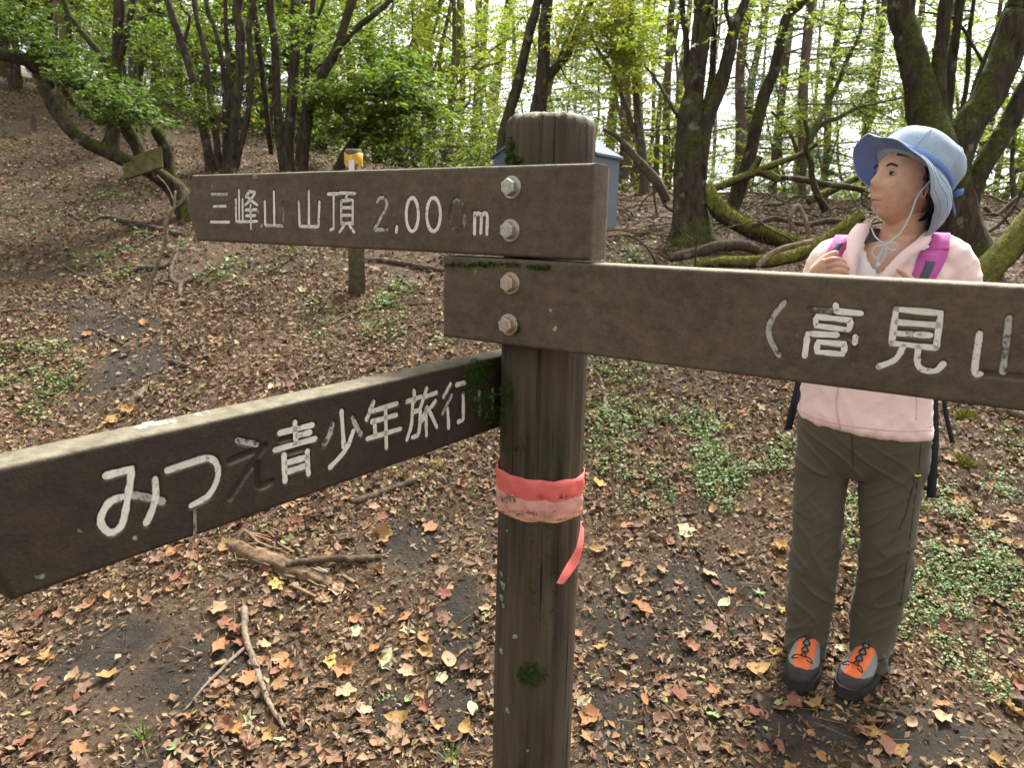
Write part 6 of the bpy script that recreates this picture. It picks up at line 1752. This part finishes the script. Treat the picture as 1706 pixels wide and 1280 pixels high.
# eyes, brows, lips, hair
for s in (-1, 1):
    c = HC + Fh * .074 + Rh * s * .031 + Uh * .002
    def ball(c, r, squ=1.0, n=14):
        th = np.linspace(.05, math.pi - .05, 9)
        return loft([c + (np.sin(t_) * np.cos(np.linspace(0, 2 * math.pi, n, endpoint=False)) * r)[:, None] * Rh + (np.sin(t_) * np.sin(np.linspace(0, 2 * math.pi, n, endpoint=False)) * r * squ)[:, None] * Uh + math.cos(t_) * r * Fh for t_ in th])
    V, F = ball(c - Fh * .0016, .0120, .42); e = obj('eye', V, F, M['eye_white'], body)
    V, F = ball(c + Fh * .0056, .0072, .68); obj('iris', V, F, M['iris'], e)
    mb = MB(); cord(mb, [HC + Fh * f_ + Rh * s * a_ + Uh * u_ for f_, a_, u_ in ((.092, .016, .020), (.091, .030, .026), (.082, .046, .021))], .0026, 6); mb.build('eyebrow', [M['brow']], body)
    mb = MB(); cord(mb, [c + Fh * f_ + Rh * a_ + Uh * u_ for f_, a_, u_ in ((.0060, -.0105, .0005), (.0108, -.003, .0046), (.0104, .004, .0046), (.0050, .0112, .0010))], .0011, 5); mb.build('eyelid', [M['brow']], body)
mb = MB(); cord(mb, [HC + Fh * f_ + Rh * a_ + Uh * u_ for f_, a_, u_ in ((.0745, -.017, -.068), (.0845, -.007, -.0665), (.0845, .007, -.0665), (.0745, .017, -.068))], .0028, 6); mb.build('lips', [M['lips']], body)
rows = []
nu = 48
for th in np.linspace(.03, math.pi * .80, 30):
    u = np.linspace(0, 2 * math.pi, nu, endpoint=False); f = np.sin(th) * np.cos(u); r = np.sin(th) * np.sin(u); z = np.cos(th)
    k = 1 + .008 * np.sin(u * 19 + th * 3)
    rows.append(HC - Fh * .006 + (f * .101 * k)[:, None] * Fh + (r * .084 * k)[:, None] * Rh + np.full(nu, z * .124)[:, None] * Uh)
V, F = loft(rows, False)
loc = (V - HC) @ np.stack([Fh, Rh, Uh], -1)
gone = ((loc[:, 0] > .030) & (loc[:, 2] < .050)) | ((loc[:, 0] > -.004) & (loc[:, 2] < -.004)) | ((loc[:, 0] > -.030) & (loc[:, 2] < -.045)) 
F = [f for f in F if not any(gone[i] for i in f)]
hair = obj('hair', V, F, M['hair'], body)

mb = MB(); rh = np.random.default_rng(4)
for k in range(26):
    f0 = rh.uniform(-.035, .030); L_ = rh.uniform(.05, .12) * (1.0 if f0 < 0 else .6)
    a0 = HC - Rh * .080 + Fh * f0 + Uh * .035; cord(mb, [a0, a0 - Rh * .004 - Uh * L_ * .5 - Fh * .008 + rh.normal(0, .002, 3), a0 + Rh * .004 - Uh * L_ - Fh * rh.uniform(.01, .03)], .0016, 4, 4)
hs = mb.build('hair_strands', [M['hair']], body); hs['kind'] = 'stuff'

# --- trousers
hips = rings_px([(672, 1332, 1552, .115), (695, 1330, 1556, .118), (725, 1327, 1554, .118), (755, 1325, 1550, .110), (778, 1326, 1546, .095), (792, 1345, 1530, .07)], 48, 2.5)
legR = rings_px([(735, 1328, 1428, .098), (765, 1324, 1422, .094), (800, 1322, 1414, .090), (840, 1320, 1409, .085, -.005), (880, 1318, 1405, .082, -.012), (915, 1316, 1402, .080, -.016), (950, 1314, 1399, .078, -.010), (990, 1311, 1394, .074, 0), (1025, 1308, 1388, .072, .008), (1055, 1307, 1383, .072, .012), (1080, 1308, 1379, .076, -.008), (1098, 1310, 1375, .076, -.012)], 48, 2.2)
legL = rings_px([(735, 1420, 1552, .098), (765, 1422, 1549, .094), (800, 1426, 1541, .090), (840, 1428, 1535, .085, -.005), (880, 1429, 1530, .082, -.012), (915, 1430, 1526, .080, -.016), (950, 1429, 1520, .078, -.010), (985, 1422, 1513, .074, 0), (1020, 1415, 1504, .072, .008), (1055, 1413, 1492, .072, .012), (1086, 1413, 1485, .076, -.008), (1106, 1415, 1481, .076, -.012)], 48, 2.2)
zk, zh = onb(1400, 930)[2], onb(1400, 1090)[2]
def folds(V, Nn):
    out = np.zeros(len(V)); z = V[:, 2]
    amp = .0022 + .0050 * np.exp(-((z - zk) / .14) ** 2) + .0075 * np.exp(-((z - zh) / .13) ** 2) + .0035 * np.exp(-((z - onb(1400, 770)[2]) / .07) ** 2)
    loc = (V - np.array(person.location)); a = loc @ E1; b = loc @ E2
    rid = lambda n: max(0.0, .19 - abs(n)) * 5.2
    for i in range(len(V)):
        n1 = mnoise.noise(Vector((a[i] * 4 - z[i] * 3 + 3.1, b[i] * 6, z[i] * 17 + a[i] * 12)))
        n2 = mnoise.noise(Vector((a[i] * 5 + z[i] * 4 - 7, b[i] * 8 + 4, z[i] * 22 - a[i] * 20)))
        n3 = mnoise.noise(Vector((a[i] * 4, b[i] * 4 + 9, z[i] * 5)))
        n4 = mnoise.noise(Vector((a[i] * 22, b[i] * 6, z[i] * 3)))
        out[i] = .8 * amp[i] * (1.5 * rid(n1) * max(0, .6 + 1.6 * n3) + 1.2 * rid(n2) * max(0, .6 - 1.6 * n3) + .35 * n4 - .7)
    return out
trousers, tV, tF = fuse('trousers', [loft(finer(hips, 2)), loft(finer(legR, 3)), loft(finer(legL, 3))], 'trousers_olive', .0042, person, 6, .5, folds)
tb = bvh_of(tV, tF)
def line_on(bv, pts, r, mat, name, parent, lift=.0, per=5):
    out = []
    P = catmull([np.array([a, b, 0.0]) for a, b in pts], per)
    for q in P:
        h = hit(bv, q[0], q[1])
        if h is not None: out.append(h[0] + h[1] * lift)
    if len(out) > 2:
        V, F = tube(np.array(out), r, 6); return obj(name, V, F, M[mat], parent)
line_on(tb, [(1524, 800), (1516, 830), (1508, 860), (1498, 882)], .0022, 'trousers_seam', 'pocket_zip', trousers)
line_on(tb, [(1523, 792), (1528, 793), (1533, 792)], .0022, 'zip_yellow', 'zip_pull', trousers, .002)
line_on(tb, [(1419, 728), (1420, 745), (1421, 760), (1421, 778)], .0020, 'trousers_seam', 'fly_seam', trousers)
line_on(tb, [(1534, 740), (1530, 790), (1522, 850), (1516, 900), (1508, 960), (1500, 1010)], .0015, 'trousers_seam', 'side_seam', trousers)
line_on(tb, [(1312, 1088), (1330, 1094), (1350, 1095), (1368, 1092)], .0025, 'trousers_seam', 'hem_seam', trousers)
line_on(tb, [(1420, 1096), (1440, 1101), (1460, 1102), (1476, 1098)], .0025, 'trousers_seam', 'hem_seam', trousers)

# --- jacket
tor = rings_px([(712, 1334, 1553, .118, 0, -.06), (706, 1329, 1557, .130, 0, -.06), (695, 1328, 1558, .132, 0, -.05), (670, 1332, 1557, .130, 0, -.04), (630, 1338, 1557, .128, 0, -.03), (580, 1346, 1560, .126), (530, 1350, 1566, .124), (485, 1352, 1580, .118), (450, 1356, 1600, .105), (428, 1366, 1594, .090, .01), (408, 1388, 1572, .075, .015), (392, 1424, 1552, .064, .02), (380, 1446, 1545, .058, .025)], 56, 2.4)
jparts = [loft(finer(tor, 2))]
for key in 'rl':
    P = catmull([onb(1430, 424, .01) if key == 'r' else onb(1535, 420, .01)] + ARMS[key], 6); P = P[:-2]
    R = np.interp(np.linspace(0, 1, len(P)), [0, .2, .32, .45, .6, .82, .93, 1], [.040, .058, .061, .060, .056, .046, .040, .034])
    jparts.append(tube(P, R, 28))
zhem = onb(1440, 706)[2]; zsh = onb(1480, 430)[2]
def jfolds(V, Nn):
    out = np.zeros(len(V)); loc = V - np.array(person.location); a = loc @ E1; b = loc @ E2; z = V[:, 2]
    th = np.arctan2(b, a - .02)
    amp = .0022 + .0012 * np.exp(-((z - zhem) / .05) ** 2) + .0008 * (np.abs(a - .03) > .15)
    for i in range(len(V)):
        n1 = mnoise.noise(Vector((a[i] * 10 + 2, b[i] * 8, z[i] * 9 + a[i] * 9)))
        n2 = mnoise.noise(Vector((a[i] * 20 - 5, b[i] * 14, z[i] * 22)))
        gath = mnoise.noise(Vector((th[i] * 14, 0, z[i] * 9))) * math.exp(-((z[i] - zhem) / .035) ** 2) * .0022
        out[i] = amp[i] * (1.1 * (max(0, .28 - abs(n1)) * 3.6 - .4) + .5 * n2 + 1.1 * (max(0, .25 - abs(mnoise.noise(Vector((a[i] * 5 - z[i] * 4, b[i] * 6, z[i] * 16 - a[i] * 13))))) * 4 - .4)) + gath
    return out
VNECK = [(1448, 330), (1446, 384), (1437, 408), (1427, 440), (1422, 470), (1440, 492), (1458, 470), (1478, 446), (1502, 422), (1524, 405), (1541, 396), (1536, 340)]
def jcut(V):
    p = proj(V); front = ((V - np.array([BC[0], BC[1], 0])) @ E2) < .03
    return inpoly(p, VNECK) & front
jacket, jV, jF = fuse('jacket', jparts, 'jacket_pink', .0055, person, 5, .5, jfolds, jcut)
jb = bvh_of(jV, jF)
line_on(jb, [(1443, 494), (1420, 560), (1404, 620), (1396, 650), (1394, 680), (1400, 714)], .0028, 'jacket_seam', 'zip', jacket)
line_on(jb, [(1332, 684), (1360, 697), (1400, 707), (1440, 713), (1490, 718), (1530, 718), (1554, 716)], .0018, 'jacket_seam', 'hem_seam', jacket)
line_on(jb, [(1526, 640), (1527, 670), (1526, 700)], .0018, 'jacket_seam', 'pocket_seam', jacket)
# collar flaps standing along the opening
def flap(name, inner, outer, d0, d1):
    A = catmull([onb(a, b, c) for a, b, c in inner], 5); B = catmull([onb(a, b, c) for a, b, c in outer], 5)
    n = len(A); Mi = (A + B) / 2 - E2 * .006
    V = np.concatenate([A, Mi, B, B + E2 * .004, Mi + E2 * .005, A + E2 * .004])
    F = [(r * n + i, r * n + i + 1, ((r + 1) % 6) * n + i + 1, ((r + 1) % 6) * n + i) for r in range(6) for i in range(n - 1)] + [tuple(r * n for r in range(6)), tuple(r * n + n - 1 for r in range(5, -1, -1))]
    return obj(name, V, F, M['jacket_pink'], jacket)
flap('collar', [(1452, 372, -.03), (1444, 392, -.075), (1435, 415, -.105), (1427, 440, -.122), (1424, 468, -.132)], [(1428, 372, -.02), (1414, 390, -.065), (1410, 415, -.100), (1410, 442, -.124), (1412, 470, -.136)], 0, 0)
flap('collar', [(1542, 384, -.02), (1524, 402, -.078), (1502, 419, -.105), (1480, 442, -.122), (1458, 470, -.134)], [(1556, 392, -.01), (1543, 411, -.075), (1517, 430, -.104), (1496, 452, -.124), (1476, 478, -.136)], 0, 0)
# white shirt seen in the opening
sh = rings_px([(640, 1350, 1548, .10), (560, 1362, 1550, .104), (500, 1368, 1560, .102), (455, 1375, 1575, .094), (425, 1392, 1572, .080), (405, 1420, 1556, .068)], 48, 2.4)
NECKL = [(1380, 300), (1436, 395), (1438, 418), (1446, 440), (1460, 458), (1490, 452), (1520, 425), (1545, 395), (1580, 300)]
fuse('shirt', [loft(finer(sh, 2))], 'shirt_white', .006, person, 3, .5, None, lambda V: inpoly(proj(V), NECKL) & (((V - np.array([BC[0], BC[1], 0])) @ E2) < .04))

# --- hat: soft crown, brim turned up in front and hanging as a neck flap behind
Ah = nrm(Uh * .93 - Fh * .33)                       # the hat sits tipped back
Fb = nrm(Fh - Ah * np.dot(Fh, Ah)); Rb = np.cross(Fb, Ah)
HO = HC + Uh * .030 - Fh * .0022
nu = 72; u = np.linspace(0, 2 * math.pi, nu, endpoint=False)
def hat_ring(rf, rr, h, wob=0.0, skew=0.0):
    k = 1 + wob * np.sin(u * 3 + h * 40) + wob * .6 * np.sin(u * 7 + 1 - h * 60) + wob * .5 * np.sin(u * 5 + h * 130)
    return HO + (np.cos(u) * rf * k)[:, None] * Fb + (np.sin(u) * rr * k)[:, None] * Rb + Ah * h - Fb * skew
hat = empty('hat', tuple(np.array(HO) - np.array(person.location))); hat.parent = person
prof = [(0.0, 1.0), (.02, 1.015), (.045, 1.02), (.068, .985), (.086, .90), (.098, .74), (.105, .52), (.109, .28), (.110, .05)]
rows = [hat_ring(.112 * s, .099 * s, h, .022, .10 * h) for h, s in prof]
V, F = loft(finer(rows, 2), True); crown = obj('crown', V, F, M['hat_grey'], hat)
for a in np.linspace(0, 2 * math.pi, 6, endpoint=False) + .3:
    pts = [HO + math.cos(a) * .1135 * s * Fb + math.sin(a) * .1005 * s * Rb + Ah * (h + .0012) - Fb * .10 * h for h, s in prof]
    mb = MB(); cord(mb, pts, .0011, 5, 3); mb.build('seam', [M['hat_grey']], crown)
rows = [hat_ring(.1145 * s, .1015 * s, h, .012, .10 * h) for h, s in ((.004, 1.0), (.006, 1.02), (.018, 1.02), (.020, 1.0))]
V, F = loft(rows, False); obj('band', V, F, M['hat_blue'], hat)
cf = np.cos(u)
Lb = np.where(cf > 0, .062 - .006 * cf ** 2, .070 + .070 * (-cf) ** 1.3)
ang = np.radians(np.interp(cf, [-1, -.5, 0, .45, .8, 1], [-84, -80, -64, -32, -8, -4]))
def brim(off):
    rows = []
    for s in np.linspace(0, 1, 9):
        out = Lb * s; bend = ang * (0.45 + .55 * s)
        rad = (np.cos(u) * .113)[:, None] * Fb + (np.sin(u) * .100)[:, None] * Rb
        dirv = rad / np.linalg.norm(rad, axis=1)[:, None]
        wv = .006 * s * np.sin(u * 5 + .7) + .004 * s * np.sin(u * 9)
        nrm_b = np.cos(bend)[:, None] * Ah - np.sin(bend)[:, None] * dirv
        rows.append(HO + rad + dirv * (out * np.cos(bend))[:, None] + Ah * (out * np.sin(bend) + wv)[:, None] + nrm_b * off)
    return rows
top, bot = brim(.0015), brim(-.0015)
V, F = loft(finer(top, 2) + [ (a + b) / 2 + (a - b) * .2 for a, b in zip(top[-1:], bot[-1:])], False); obj('brim', V, F, M['hat_grey'], hat)
V, F = loft(finer(bot, 2), False); obj('brim_lining', V, [f[::-1] for f in F], M['hat_blue'], hat)
mb = MB(); V, F = tube(np.vstack([(top[-1] + bot[-1]) / 2, ((top[-1] + bot[-1]) / 2)[:1]]), .0022, 6, False); mb.add(V, F); mb.build('brim_edge', [M['hat_grey']], hat)
for q in (3, 5, 7):
    V, F = tube(np.vstack([top[q], top[q][:1]]) + Ah * .0006, .0007, 4, False); obj('stitching', V, F, M['hat_stitch'], hat)
# blue bow behind the hat
kb = HO - Fb * .119 + Rb * -.03 + Ah * .010
mb = MB()
for dx, dz, L in ((.030, .012, .04), (-.022, .018, .04), (.018, -.05, .05), (-.012, -.06, .055)):
    e = kb + E1 * dx + UP * dz - E2 * .012
    strip(mb, [kb + UP * .006, (kb + e) / 2 + UP * .012 - E2 * .01, e + UP * .008], [kb - UP * .006, (kb + e) / 2 - UP * .008 - E2 * .01, e - UP * .008], -E2, .0025)
mb.build('bow', [M['hat_blue']], hat)
# chin cord tied at the throat
side = HO - Rb * .100 - Ah * .006
knot = onb(1474, 408, -.135)
mb = MB()
cord(mb, [side, onb(1530, 325, -.11), onb(1518, 355, -.118), onb(1500, 388, -.128), knot], .0020)
cord(mb, [onb(1452, 380, -.085), onb(1458, 394, -.12), knot], .0020)
for pts in ([(1474, 408), (1490, 404), (1494, 414), (1484, 417), (1474, 409)], [(1474, 408), (1458, 412), (1453, 422), (1461, 430), (1472, 418), (1474, 409)], [(1474, 408), (1476, 424), (1466, 440)], [(1474, 408), (1466, 424), (1460, 443)]):
    cord(mb, [onb(a, b, -.137 - .003 * (i % 2)) for i, (a, b) in enumerate(pts)], .0021)
mb.build('chin_cord', [M['cord_blue']], hat)
V, F = tube([onb(1465, 438, -.139), onb(1460, 447, -.139)], [.005, .0045], 8); obj('cord_stop', V, F, M['cord_blue'], hat)

# --- boots
def boot(heel_px, toe_px, seed):
    h0 = ground_hit(*heel_px); t0 = ground_hit(*toe_px)
    f = nrm([t0[0] - h0[0], t0[1] - h0[1], 0]); s = np.array([-f[1], f[0], 0])
    L = float(np.linalg.norm((t0 - h0)[:2])); L = .265
    o = t0 - f * L; slope = (gz(t0[0], t0[1]) - gz(o[0], o[1]))
    base = lambda t_: np.array([o[0], o[1], 0]) + f * L * t_ + UP * (gz(o[0], o[1]) * (1 - t_) + gz(t0[0], t0[1]) * t_ + .010)
    root = empty('boot', tuple(base(.3) - np.array(person.location))); root.parent = person
    ts = np.array([0, .04, .12, .25, .4, .55, .68, .8, .9, .965, 1.0])
    wd = np.array([.012, .028, .036, .037, .037, .042, .047, .045, .037, .024, .007]) * 1.04
    tp = np.array([.075, .110, .120, .120, .106, .088, .073, .064, .056, .045, .032])
    n = 28; a = np.linspace(0, 2 * math.pi, n, endpoint=False)
    def row(i, infl=0.0, z0=.020):
        w_, h_ = wd[i] + infl, tp[i] + infl
        x = np.sign(np.cos(a)) * np.abs(np.cos(a)) ** .8 * w_; y = np.sin(a)
        z = z0 + (h_ - z0) * (.5 + .5 * np.sign(y) * np.abs(y) ** .75)
        nar = 1 - .30 * np.clip((z - .05) / .1, 0, 1) - .12 * (z - z0) / (h_ - z0 + 1e-6)
        return base(ts[i]) + (x * nar)[:, None] * s + z[:, None] * UP
    V, F = loft(finer([row(i) for i in range(len(ts))], 2)); upper = obj('upper', V, F, M['shoe_grey'], root)
    # lugged sole
    rows = []
    for i in range(len(ts)):
        w_ = wd[i] + .006; prof_ = [(-1, .0), (1, .0), (1.02, .012), (1.0, .026), (-1.0, .026), (-1.02, .012)]
        lug = .004 * (i % 2); spring = .012 * max(0, (ts[i] - .75) / .25) ** 2
        rows.append(np.array([base(ts[i]) + f * ((-.006 if i == 0 else .008 if i == len(ts) - 1 else 0)) + s * w_ * q + UP * (z + spring - (.010 - lug if z == 0 else 0)) for q, z in prof_]))
    V, F = loft(rows); obj('sole', V, F, M['shoe_rubber'], root, False)
    # toe cap and rubber rand: the lower part of the same shape, slightly proud
    rows = []
    for i in range(len(ts)):
        rr = row(i, .0028, .018); k = base(ts[i])
        lim = .045 + (.10 if ts[i] > .89 else .008 if ts[i] > .78 else 0) + (.018 if ts[i] < .2 else 0)
        rr[:, 2] = np.minimum(rr[:, 2], k[2] + lim); rows.append(rr)
    V, F = loft(finer(rows, 2)); obj('rand', V, F, M['shoe_dark'], root)
    # orange instep panel
    def top_pt(t_, q, lift):
        w_ = np.interp(t_, ts, wd); h_ = np.interp(t_, ts, tp)
        y = max(0.0, 1 - abs(q) ** 2.2); z = .020 + (h_ - .020) * (.5 + .5 * y ** .42)
        return base(t_) + s * q * w_ * .76 + UP * (z + lift)
    def panel(name, t0_, t1_, q0, q1, mat, lift, nt=12, nq=9):
        T = np.linspace(t0_, t1_, nt); G = []
        for t_ in T:
            k = (t_ - t0_) / (t1_ - t0_); a0, a1 = q0(k), q1(k)
            G.append([top_pt(t_, q, lift) for q in np.linspace(a0, a1, nq)])
        G = np.array(G); idx = np.arange(nt * nq).reshape(nt, nq)
        Fq = [(idx[i, j], idx[i, j + 1], idx[i + 1, j + 1], idx[i + 1, j]) for i in range(nt - 1) for j in range(nq - 1)]
        Vt = np.concatenate([G.reshape(-1, 3), G.reshape(-1, 3) - UP * .006]); m_ = nt * nq
        bd = list(idx[0, :]) + list(idx[1:, -1]) + list(idx[-1, -2::-1]) + list(idx[-2:0:-1, 0])
        Fq += [(bd[i], m_ + bd[i], m_ + bd[(i + 1) % len(bd)], bd[(i + 1) % len(bd)]) for i in range(len(bd))]
        return obj(name, Vt, Fq, M[mat], root)
    panel('instep_panel', .30, .90, lambda k: -.86 + .12 * k, lambda k: .86 - .12 * k, 'shoe_orange', .0035)
    panel('tongue', .30, .72, lambda k: -.24 + .06 * k, lambda k: .24 - .06 * k, 'shoe_grey', .0060)
    mb = MB()
    for k, t_ in enumerate((.38, .46, .54, .62, .70)):
        w_ = .36 - .025 * k
        cord(mb, [top_pt(t_, -w_, .007), top_pt(t_ + .035, 0, .012), top_pt(t_ + .07, w_, .007)], .0022, 5, 3)
        cord(mb, [top_pt(t_, w_, .007), top_pt(t_ + .035, 0, .013), top_pt(t_ + .07, -w_, .007)], .0022, 5, 3)
    mb.build('lace', [M['lace']], root)
    for q in (-1, 1):
        mb = MB(); c = top_pt(.78, 0, .010)
        cord(mb, [c, c + s * q * .020 + f * .012 + UP * .006, c + s * q * .030 + f * .022 - UP * .004, c + s * q * .012 + f * .016], .0020, 5, 4); mb.build('lace_loop', [M['lace']], root)
    return root
boot((1352, 1075), (1327, 1157), 1)
boot((1472, 1082), (1405, 1169), 2)

# ------------------------------------------------------------------ rucksack (straps, webbing, pack body)
pack = empty('rucksack', tuple(onb(1470, 500, .22)))
tag(pack, 'magenta rucksack with grey striped shoulder straps worn by the person', 'rucksack')
V, F = loft(finer([ring(onb(1472, py, .21), .13 * k, .075 * k, 36, 3.2) for py, k in ((415, .45), (425, .75), (445, .92), (520, 1.0), (600, 1.0), (650, .95), (668, .8), (674, .5))], 2)); pb = obj('pack_body', V, F, M['pack_purple'], pack)
V, F = loft([ring(onb(1472, py, .293), .09 * k, .02, 24, 3) for py, k in ((540, .8), (550, 1), (620, 1), (632, .8))]); obj('front_pocket', V, F, M['strap_grey'], pack)
def shoulder(cl, w_px, name_, over, stripe):
    mb, ms = MB(), MB(); L, Rr, SL, SR, Nn = [], [], [], [], []
    C = catmull([np.array([a, b, w]) for a, b, w in cl], 6)
    for q in C:
        h = hit(jb, q[0], q[1])
        if h is None: continue
        a = hit(jb, q[0] - q[2] / 2, q[1]) or h; b = hit(jb, q[0] + q[2] / 2, q[1]) or h
        n_ = nrm(h[1] - E2 * .6); base = h[0] + n_ * .0022
        ax = nrm(np.cross(n_, UP)); hw = q[2] / 2 * px2m(h[0]) * .95
        if np.dot(ax, E1) < 0: ax = -ax
        L.append(base - ax * hw); Rr.append(base + ax * hw); SL.append(base + n_ * .0065 - ax * hw * .36); SR.append(base + n_ * .0065 + ax * hw * .36); Nn.append(n_)
    # carry it over the shoulder to the pack
    n0 = Nn[0]
    for e in over:
        p = onb(*e); hw = np.linalg.norm(L[0] - Rr[0]) / 2; rc = jb.ray_cast(Vector(p + UP * .3), Vector((0, 0, -1)))
        if rc[0] is not None: p = np.array(rc[0]) + UP * .003
        L.insert(0, p - E1 * hw); Rr.insert(0, p + E1 * hw); Nn.insert(0, nrm(UP * 1.0 + E2 * .3))
    strip(mb, L, Rr, np.array(Nn), .006); st = mb.build('shoulder_strap', [M['strap_pink']], pack)
    k0 = int(len(SL) * stripe); strip(ms, SL[k0:], SR[k0:], np.array(Nn)[len(over) + k0:], .002); ms.build('strap_stripe', [M['strap_grey']], st)
shoulder([(1560, 404, 40), (1554, 425, 46), (1544, 450, 42), (1530, 480, 36), (1520, 520, 32), (1524, 580, 26)], 40, 'l', [(1562, 400, -.02), (1560, 400, .02), (1557, 404, .06)], .30)
shoulder([(1402, 404, 30), (1392, 420, 28), (1384, 445, 26), (1376, 480, 26), (1372, 520, 24), (1370, 580, 22)], 26, 'r', [(1404, 400, -.02), (1407, 400, .02), (1411, 406, .06)], .05)
def web(name, pts, w_px, d):
    A = catmull([onb(a - w_px / 2, b, d) for a, b in pts], 4); B = catmull([onb(a + w_px / 2, b, d + .004) for a, b in pts], 4)
    mb = MB(); strip(mb, A, B, -E2, .002); mb.build(name, [M['webbing']], pack)
web('webbing_strap', [(1334, 610), (1330, 645), (1320, 685), (1313, 716)], 13, .10)
web('webbing_strap', [(1556, 620), (1556, 680), (1557, 740), (1556, 745)], 15, .13)
web('webbing_strap', [(1556, 738), (1554, 780), (1551, 830)], 16, .12)
web('webbing_strap', [(1570, 640), (1576, 690), (1587, 738)], 8, .16)
